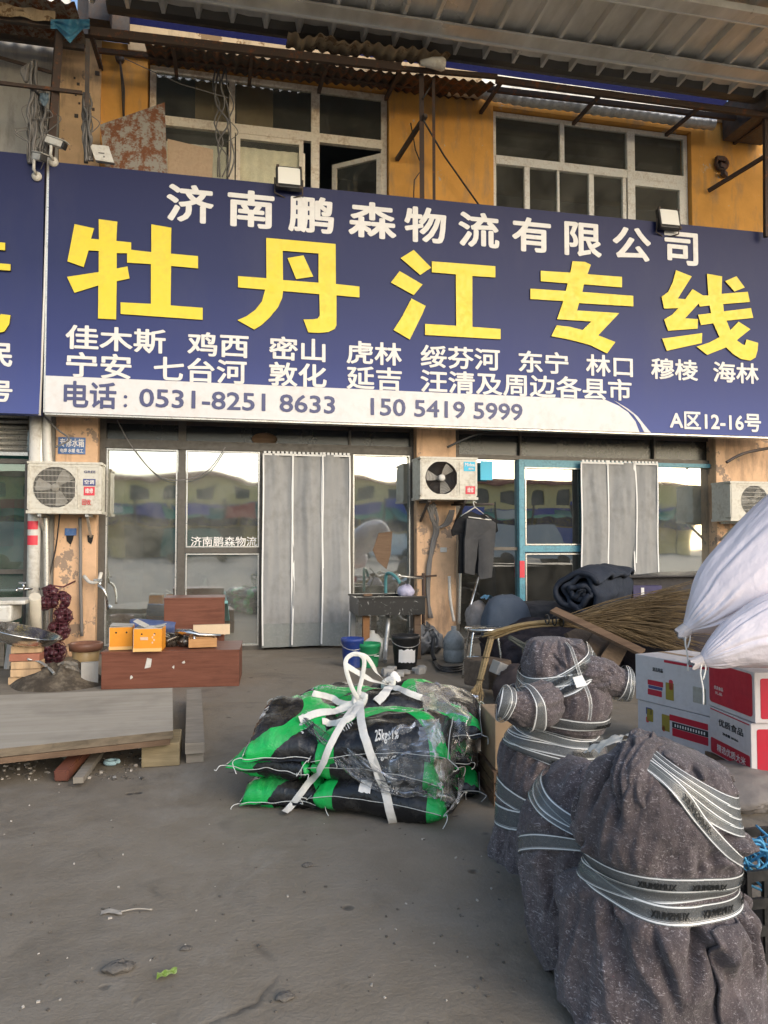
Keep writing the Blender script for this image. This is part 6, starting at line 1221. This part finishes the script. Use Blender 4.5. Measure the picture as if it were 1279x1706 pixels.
# clear stretch film slung round the pile
def film_mat():
    g = N('clear stretch film'); g.t.nodes.remove(g.p); tr = g.n('BsdfTransparent'); tr.inputs[0].default_value = (.93, .93, .92, 1); gl = g.n('BsdfGlossy'); gl.inputs['Roughness'].default_value = .16; df = g.n('BsdfDiffuse'); df.inputs[0].default_value = (.62, .62, .60, 1)
    bp = g.n('Bump'); bp.inputs['Strength'].default_value = .9; bp.inputs['Distance'].default_value = .02; st = g.noise(22, 6, .65, g.scaled((1, 1, .5))); g.l(st, bp.inputs['Height']); g.l(bp.outputs[0], gl.inputs['Normal'])
    lw = g.n('LayerWeight'); lw.inputs[0].default_value = .35; m1 = g.n('MixShader'); g.l(g.math('ADD', g.math('MULTIPLY', lw.outputs['Fresnel'], .8), .05), m1.inputs[0]); g.l(tr.outputs[0], m1.inputs[1]); g.l(gl.outputs[0], m1.inputs[2])
    m2 = g.n('MixShader'); g.l(g.ramp(st, [(.48, .01), (.72, .22)]), m2.inputs[0]); g.l(m1.outputs[0], m2.inputs[1]); g.l(df.outputs[0], m2.inputs[2]); g.l(m2.outputs[0], g.out.inputs[0]); return g.m
M['film'] = film_mat()
def filmgrid(b, rows, n=60, m=26, seed=0, amp=.022):
    """rows: lists of points; a crumpled sheet through them"""
    def f(u, v):
        cols = [crom([tuple(p) for p in r], u) for r in rows]; p = Vector(crom(cols, v)); return p+Vector((nz(u*5, v*6, seed), -abs(nz(u*6, v*7, seed+4))-.4*abs(nz(u*3, v*22, seed)), nz(u*6, v*14, seed+8)))*amp
    b.grid(f, n, m); return b
t = thing('stretch_film', 'torn clear stretch film twisted round the feed bag pile', 'plastic film', PR @ Vector((.6, .3, .42)))
b = filmgrid(B(), [[G(505, 1198, 3.80), G(540, 1218, 3.70), G(590, 1250, 3.56), G(650, 1290, 3.46), G(745, 1312, 3.46)], [G(505, 1202, 3.78), G(540, 1228, 3.66), G(590, 1268, 3.52), G(650, 1308, 3.42), G(745, 1330, 3.42)], [G(508, 1208, 3.76), G(535, 1240, 3.64), G(585, 1286, 3.50), G(655, 1326, 3.40), G(742, 1345, 3.40)]], seed=1); b.build('film_sheet', M['film'], t)
b = filmgrid(B(), [[G(655, 1215, 3.75), G(690, 1205, 3.80), G(725, 1205, 3.86), G(745, 1225, 3.86)], [G(625, 1250, 3.56), G(680, 1250, 3.60), G(730, 1250, 3.66), G(760, 1265, 3.70)], [G(625, 1290, 3.46), G(680, 1300, 3.45), G(730, 1300, 3.48), G(760, 1310, 3.52)], [G(640, 1318, 3.41), G(690, 1330, 3.39), G(730, 1335, 3.41), G(748, 1340, 3.45)]], seed=5); b.build('film_sheet', M['film'], t)
b = filmgrid(B(), [[G(690, 1140, 4.2), G(720, 1136, 4.25), G(760, 1145, 4.3), G(795, 1160, 4.3)], [G(705, 1180, 4.0), G(735, 1180, 4.0), G(775, 1190, 4.05), G(805, 1200, 4.1)], [G(725, 1215, 3.88), G(750, 1220, 3.86), G(780, 1230, 3.9), G(800, 1240, 4.0)], [G(745, 1260, 3.76), G(760, 1262, 3.76), G(775, 1265, 3.8), G(790, 1272, 3.9)]], seed=9, amp=.03); b.build('film_sheet', M['film'], t)
b = filmgrid(B(), [[G(742, 1235, 3.72), G(752, 1250, 3.68), G(764, 1285, 3.62), G(760, 1330, 3.55), G(738, 1352, 3.45)], [G(748, 1235, 3.74), G(760, 1250, 3.70), G(771, 1285, 3.64), G(766, 1332, 3.57), G(742, 1358, 3.46)]], 50, 8, seed=12, amp=.01); b.build('film_tail', M['film'], t)
b = B(); p = G(660, 1136, 4.3); b.grid(lambda u, v: p+Vector((.06*(u-.5), .03*v, .05*(v-.5)+.02*math.sin(u*4))), 6, 5); solo('paper_scrap', b, M['gwhite'], 'white paper scrap poking up at the back of the feed bag pile', 'paper')
# ---------------------------------------------------------------- felt wrapped bundles
def felt_mat():
    g = N('grey violet recycled felt'); a = g.noise(3.2, 7, .65); b_ = g.noise(38, 6, .75); f = g.noise(170, 4, .7, g.scaled((1, 1, 1))); st = g.noise(95, 3, .6, g.scaled((1, .25, 1.6)), 1.5)
    c = g.mix(g.ramp(b_, [(.32, 0.0), (.68, 1.0)]), (.052, .040, .041), (.215, .172, .170)); c = g.mix(g.ramp(a, [(.38, 0.0), (.68, .55)]), c, (.085, .078, .080))
    c = g.mix(g.ramp(st, [(.58, 0.0), (.66, .85)]), c, (.52, .47, .47)); c = g.mix(g.ramp(f, [(.62, 0.0), (.70, .9)]), c, (.70, .64, .64)); c = g.mix(g.ramp(g.noise(130, 3, .7), [(.66, 0.0), (.72, .7)]), c, (.16, .035, .05)); c = g.mix(g.ramp(g.noise(110, 3, .7, g.scaled((1.3, 1, .8))), [(.62, 0.0), (.70, .8)]), c, (.025, .022, .028))
    pt = g.noise(2.1, 5, .65, None, .8); c = g.mix(g.ramp(pt, [(.40, .62), (.60, 0.0)]), c, (.060, .047, .047)); c = g.mix(g.ramp(g.noise(5.5, 5, .7), [(.55, 0.0), (.72, .4)]), c, (.17, .125, .118)); g.set(c, .95, 0, .1); g.p.inputs['Sheen Weight'].default_value = .15; g.p.inputs['Sheen Roughness'].default_value = .6
    g.bump(g.math('ADD', g.math('MULTIPLY', b_, 1.0), g.math('ADD', g.math('MULTIPLY', f, .4), g.math('MULTIPLY', a, 2.0))), .7, .012); return g.m
M['felt'] = felt_mat()
def tape_mat():
    g = N('printed packing tape'); uv = g.n('UVMap'); sx = g.n('SeparateXYZ'); g.l(uv.outputs[0], sx.inputs[0]); v = sx.outputs['Y']
    ln = g.ramp(v, [(0, 0.0), (.05, 1.0), (.12, 0.0), (.15, .55), (.17, 0.0), (.83, 0.0), (.86, 1.0), (.94, 0.0)], True)
    tr = g.n('BsdfTransparent'); tr.inputs[0].default_value = (.80, .82, .81, 1); mx = g.n('MixShader')
    c = g.mix(ln, (.19, .20, .197), (.68, .68, .66)); g.set(c, .22, 0, .5); g.bump(g.noise(30, 4, .6), .35, .006)
    g.l(g.math('MINIMUM', 1.0, g.math('ADD', .50, ln)), mx.inputs[0]); g.l(tr.outputs[0], mx.inputs[1]); g.l(g.p.outputs[0], mx.inputs[2]); g.l(mx.outputs[0], g.out.inputs[0]); return g.m
M['tape'] = tape_mat(); M['tapetext'] = flat('dark tape print', (.008, .009, .009), .5)
TT = 'XUMSMUIX'
# far bundle with two sticking-out arms
w1 = thing('wrapped_bundle', 'tall felt wrapped bundle with two stubby arms bound in printed tape, behind the bigger bundle', 'wrapped bundle', PZ(915, 1428))
d1 = 3.05
A = Loft(axis([(915, 1432, 55, 0), (912, 1424, 92, 0), (910, 1390, 90, 0), (903, 1340, 78, 0), (906, 1300, 76, 0), (922, 1262, 84, 0), (926, 1235, 80, 0), (928, 1212, 72, 0), (932, 1185, 86, 0), (938, 1150, 86, 0), (932, 1118, 70, 0), (926, 1092, 60, .0), (922, 1073, 46, .0), (922, 1064, 26, 0), (922, 1061, 2, 0)], d1, .95), 3, .15, .16, .012, .95, pin=((.36, .03, .06), (.50, .02, .10), (.55, .02, .05)), cr=40, crd=.24)
ar = Loft([(*PD(960, 1128, 3.0), .075), (*PD(985, 1128, 2.97), .078), (*PD(1008, 1130, 2.97), .070), (*PD(1030, 1137, 2.97), .058), (*PD(1044, 1140, 2.97), .055), (*PD(1050, 1141, 2.97), .043), (*PD(1052, 1141, 2.97), .004)], 11, .12, .16, .02, 1, (0, 0, 1), cr=8, crd=.3)
al = Loft([(*PD(915, 1165, 2.92), .075), (*PD(893, 1175, 2.88), .078), (*PD(872, 1180, 2.85), .070), (*PD(852, 1176, 2.83), .052), (*PD(838, 1172, 2.82), .050), (*PD(834, 1171, 2.82), .035), (*PD(833, 1171, 2.82), .003)], 16, .16, .18, .02, 1, (0, 0, 1), cr=8, crd=.3)
fl_ = Loft([(*(PZ(880, 1440)+Vector((.10, 0, .20))), .10), (*(PZ(893, 1470)+Vector((.10, 0, .15))), .16), (*(PZ(915, 1515)+Vector((.10, 0, .10))), .15), (*(PZ(936, 1555)+Vector((.10, 0, .07))), .10), (*(PZ(945, 1575)+Vector((.08, 0, .03))), .02)], 23, .15, .22, .02, 1, (0, 0, 1)); b = B(); fl_.body(b, 110, 90); b.build('loose_fold', M['felt'], w1)
queue = []
def tp(Lf, t0, tilt, ph, w_, texts=(), th0=0, th1=2*math.pi): Lf.tp.append((t0, tilt, ph, w_)); queue.append((Lf, t0, tilt, ph, w_, texts, th0, th1))
def wrap_up(parent, bodies):
    """the felt is built first, drawn in under its tapes; then each tape with its print"""
    for Lf, nm, nu, nv in bodies: b = B(); Lf.body(b, nu, nv); b.build(nm, M['felt'], parent)
    for k, (Lf, t0, tilt, ph, w_, texts, th0, th1) in enumerate(queue):
        tf = lambda th: t0+tilt*math.cos(th-ph); b = B(); Lf.tape(b, tf, w_, th0, th1, off=.0065+.0009*k); o = b.build('printed_tape', M['tape'], parent)
        for a0 in texts: b = B(); Lf.text(b, TT, tf, w_*.38, a0+.42, a0, .0085+.0009*k); b.build('tape_lettering', M['tapetext'], o)
    queue.clear()
wb = w1
tp(A, .215, .012, 1.0, .030); tp(A, .245, -.012, .5, .028); tp(A, .395, -.012, .6, .042, (-.5, .35)); tp(A, .43, .016, -.6, .04, (-.1,)); tp(A, .475, .02, -.9, .036, (.3,)); tp(A, .49, -.016, .9, .03)
tp(A, .59, -.03, -.8, .034, (.25,)); tp(A, .72, -.05, -1.1, .036, (-.55, .1)); tp(A, .70, .05, 1.0, .034, (.1,)); tp(A, .755, -.055, -1.2, .034, (-.6, -.1)); tp(A, .73, -.02, .2, .03)
for Lf, ts in ((ar, (.60, .70, .78, .86)), (al, (.30, .62, .74))):
    for k, q in enumerate(ts): tp(Lf, q, .03*(-1)**k, k, .10 if Lf is ar else .09)
wrap_up(w1, ((A, 'felt_body', 190, 180), (ar, 'felt_arm', 90, 70), (al, 'felt_arm', 90, 70)))
# one tape running up and over the top
tb_ = B(); tb_.grid(lambda u, v: A.S(.16+.055*(v-.5)*(1+1.2*u)-.16*(1-u)+.25*(u-.5)**2, .60+.33*u, .022, True), 40, 6, uv=True)
tb_.build('printed_tape', M['tape'], w1)
b = B(); b.grid(lambda u, v: A.S(-.12+.22*u, .685+.035*v, .024, True), 8, 6); b.build('paper_label', M['gwhite'], w1)
# near bundle
w2 = thing('wrapped_bundle', 'large felt wrapped bundle with tape waistband, nearest the camera', 'wrapped bundle', PZ(1098, 1690))
d2 = 2.05
Bl = Loft(axis([(1090, 1700, 110, 0), (1092, 1684, 170, 0), (1095, 1640, 166, 0), (1096, 1580, 160, 0), (1096, 1520, 152, 0), (1096, 1475, 144, 0), (1096, 1440, 138, 0), (1098, 1410, 138, 0), (1102, 1370, 136, 0), (1112, 1325, 126, .0), (1126, 1285, 108, .0), (1134, 1262, 86, .0), (1138, 1250, 58, .0), (1140, 1246, 3, 0)], d2, .95), 5, .16, .15, .014, .92, pin=((.41, .03, .05), (.46, .02, .05)), cr=52, crd=.27)
lb_ = Loft(axis([(948, 1620, 34, .15), (945, 1560, 58, .2), (948, 1490, 70, .25), (952, 1420, 80, .28), (958, 1365, 80, .30), (975, 1320, 66, .30), (995, 1292, 40, .30), (1003, 1284, 5, .30)], d2), 9, .10, .18, .015, 1.2, cr=26, crd=.30)
hk = Loft([(*PD(1092, 1375, 1.93), .02), (*PD(1080, 1340, 1.93), .055), (*PD(1066, 1305, 1.95), .072), (*PD(1070, 1275, 2.0), .070), (*PD(1085, 1252, 2.05), .055), (*PD(1100, 1243, 2.08), .004)], 31, .15, .25, .02, .75, cr=10, crd=.35); b = B(); hk.body(b, 110, 90); b.build('folded_knob', M['felt'], w2)
wb = w2
tp(Bl, .485, .035, .25, .045, (-.75, -.15, .5)); tp(Bl, .435, -.022, .1, .046, (-.6, .0, .6)); tp(Bl, .455, .028, .5, .040); 
for k in range(4): tp(Bl, .84-.028*k, -.075, .75+.1*k, .026, ())
tp(Bl, .62, .18, -1.2, .035, (-.4,), -1.4, .5)
for k in range(3): tp(lb_, .45+.12*k, .06*(-1)**k, k*1.2, .05)
wrap_up(w2, ((Bl, 'felt_body', 250, 230), (lb_, 'side_bulge', 150, 130)))
# a long hanging lap of cloth with a straight edge down the front
b = B(); 
b.grid(lambda u, v: Bl.S(.02+.75*u+.10*(1-v), .05+.33*v, .020-.014*u+.004*nz(u*5, v*7, 2)), 40, 60); o = b.build('front_lap', M['felt'], w2); o.modifiers.new('thickness', 'SOLIDIFY').thickness = .008
# white cloth showing between the two bundles
b = B(); b.grid(lambda u, v: PD(1000+95*u, 1252-26*math.sin(u*2.6)+18*v, 2.45)+Vector((0, .12*v+.02*nz(u*5, v*4, 0), .015*nz(u*8, v*5, 2))), 30, 10); solo('white_cloth', b, paint('cream white cloth', (.66, .60, .50), .7, .1), 'cream white cloth edge showing between the two wrapped bundles', 'cloth')
p = PZ(838, 1345); b = B(); b.box(p+Vector((.19, .16, .29)), (.40, .34, .24), rz=R(-8), bev=.006); solo('cardboard_box', b, [M['cardboard']], 'brown cardboard box half hidden behind the far wrapped bundle', 'cardboard box')
b = B()
for k in range(3): b.box(p+Vector((.19, .0, .035+.055*k)), (.44, .02, .045), rz=R(-8)); b.box(p+Vector((-.015, .17, .035+.055*k)), (.02, .38, .045), rz=R(-8))
b.box(p+Vector((.19, .17, .152)), (.42, .36, .012), rz=R(-8)); solo('wooden_crate', b, [M['woodbrown']], 'low slatted wooden crate under the brown cardboard box', 'crate')
# black crate with blue rope at the edge
p = PZ(1275, 1610); t = thing('plastic_crate', 'black plastic crate holding blue rope at the picture edge', 'crate', p+Vector((.12, .15, 0)))
b = B()
for z_ in (.01, .09, .17, .25):
    fr_z = .03; 
    for s_ in (-1, 1): b.box((0, s_*.15, z_+.015), (.36, .012, fr_z)); b.box((s_*.18, 0, z_+.015), (.012, .288, fr_z))
for k in range(7):
    for s_ in (-1, 1): b.box((-.17+.0567*k, s_*.147, .14), (.014, .01, .27))
for k in range(5):
    for s_ in (-1, 1): b.box((s_*.177, -.13+.065*k, .14), (.01, .014, .27))
b.box((0, 0, .012), (.34, .28, .01)); b.build('crate_body', M['black'], t, world=False)
b = B(); rr = random.Random(6)
for k in range(12): b.tube(spline([PZ(1262, 1500, .2)+Vector((rr.uniform(-.05, .16), rr.uniform(-.0, .2), rr.uniform(-.02, .16))) for q in range(5)], 24), .004, 5)
solo('blue_rope', b, paint('blue rope', (.10, .38, .62), .5, .2), 'loose light blue rope heaped in the black crate', 'rope')
b = B(); b.tube(spline([PD(1205, 1420, 2.1), PZ(1230, 1440, .25), PZ(1268, 1455, .12), PZ(1330, 1480, .05)], 20), .006, 5); solo('green_cord', b, paint('dark green cord', (.05, .08, .06), .6), 'dark green cord running from the near bundle to the picture edge', 'cord')
p = PZ(1250, 1370); lump((p.x+.1, p.y+.35, .05), .35, .3, .09, paint('dusty grey sack', (.20, .18, .165), .9, .2, None, 0, 5, .5, 30), 'flat_sack', 'flat dusty sack on the floor behind the near bundle', 'sack', 41, .15, .15)
# ---------------------------------------------------------------- things lying on the floor
def stone(u, v, r, label, seed, m='greywall'):
    p = PZ(u, v); b = B(); b.grid(lambda a, c: p+Vector((r*1.5*math.cos(a*6.283)*math.sin(c*3.14), r*math.sin(a*6.283)*math.sin(c*3.14), r*.35-r*.5*math.cos(c*3.14)))*1+Vector((1, 1, .6))*(r*.35*nz(math.cos(a*6.28)*2, math.sin(a*6.28)*2, c*4+seed)), 22, 14, True); return solo('stone', b, m if not isinstance(m, str) else M[m], label, 'stone')
ms = paint('dusty stone', (.15, .135, .115), .9, .3, (.07, .06, .05), .5, 30, .6, 80)
stone(196, 1618, .030, 'flattened dusty lump on the floor, biggest of the loose stones', 1, ms); stone(475, 1664, .018, 'round dusty stone on the floor in front of the feed bags', 2, ms); stone(512, 1443, .014, 'small flat stone on the floor near the feed bags', 3, ms); stone(310, 1582, .012, 'small stone on the floor beside the flattened lump', 4, ms)
b = B(); p = PZ(278, 1625, .006); b.grid(lambda u, v: p+Vector((.055*(u-.5), .02*(u-.5)+.03*(v-.5), .004+.006*abs(math.sin(u*7+v*2)))), 14, 6); solo('sweet_wrapper', b, paint('green yellow foil', (.28, .42, .06), .35, .35, (.6, .6, .3), .6, 60), 'crumpled green and yellow wrapper on the open floor', 'wrapper')
b = B(); p = PZ(186, 1521, .004); b.grid(lambda u, v: p+Vector((.07*(u-.5), .03*(v-.5)+.01*math.sin(u*5), .003+.008*abs(nz(u*4, v*3, 1)))), 10, 5); b.tube(spline([p+Vector((.03, -.01, .006)), p+Vector((.08, .0, .006)), p+Vector((.13, -.015, .005))], 10), .003, 5); solo('torn_paper', b, paint('dirty paper', (.40, .36, .30), .8, .3), 'dirty torn paper with a thread on the open floor', 'paper')
b = B(); p = PZ(186, 1271, .01); b.tube([p+Vector((.034*math.cos(x*.42), .034*math.sin(x*.42), .006)) for x in range(14)], .013, 6); solo('bottle_cap', b, paint('pale blue cap', (.42, .62, .68), .4, .1), 'pale blue plastic ring among the litter beside the wood block', 'plastic ring')
b = B(); p = PZ(213, 1238, .03); b.grid(lambda u, v: p+Vector((.11*(u-.5), .03*(v-.5), .02*math.sin(v*3.1)+.012*nz(u*6, v*4, 3))), 14, 8); solo('crumpled_tissue', b, M['gwhite'], 'crumpled white tissue under the front edge of the board', 'tissue')
b = B(); p = PZ(135, 1277, .006); b.grid(lambda u, v: p+Vector((.07*(u-.5), .06*(v-.5), .01*abs(nz(u*5, v*5, 1)))), 8, 8); solo('plastic_scrap', b, paint('pale green scrap', (.30, .45, .42), .5, .2), 'pale green plastic scrap beside the red brown tube', 'scrap')
rr = random.Random(31); b = B(); b2 = B()
for k in range(520):
    if k < 300: u, v = rr.uniform(-60, 240), rr.uniform(1236, 1300)
    else: u, v = rr.uniform(-100, 1000), rr.uniform(1290, 1760)
    p = PZ(u, v); s_ = rr.uniform(.003, .016) if k < 300 else rr.uniform(.002, .007)
    (b if rr.random() < .72 else b2).box(p+Vector((0, 0, s_*.3)), (s_*rr.uniform(.8, 2.2), s_, s_*.8), rot=Matrix.Rotation(rr.uniform(0, 6), 3, 'Z') @ Matrix.Rotation(rr.uniform(-.5, .5), 3, 'X'))
o = b.build('grit', paint('grit', (.13, .115, .095), .9, .4)); tag(o, 'loose grit and crumbs scattered over the concrete floor', 'grit', kind='stuff')
o = b2.build('litter_crumbs', paint('pale crumbs', (.48, .44, .38), .8, .3)); tag(o, 'pale crumbs and bits of litter on the concrete floor', 'litter', kind='stuff')
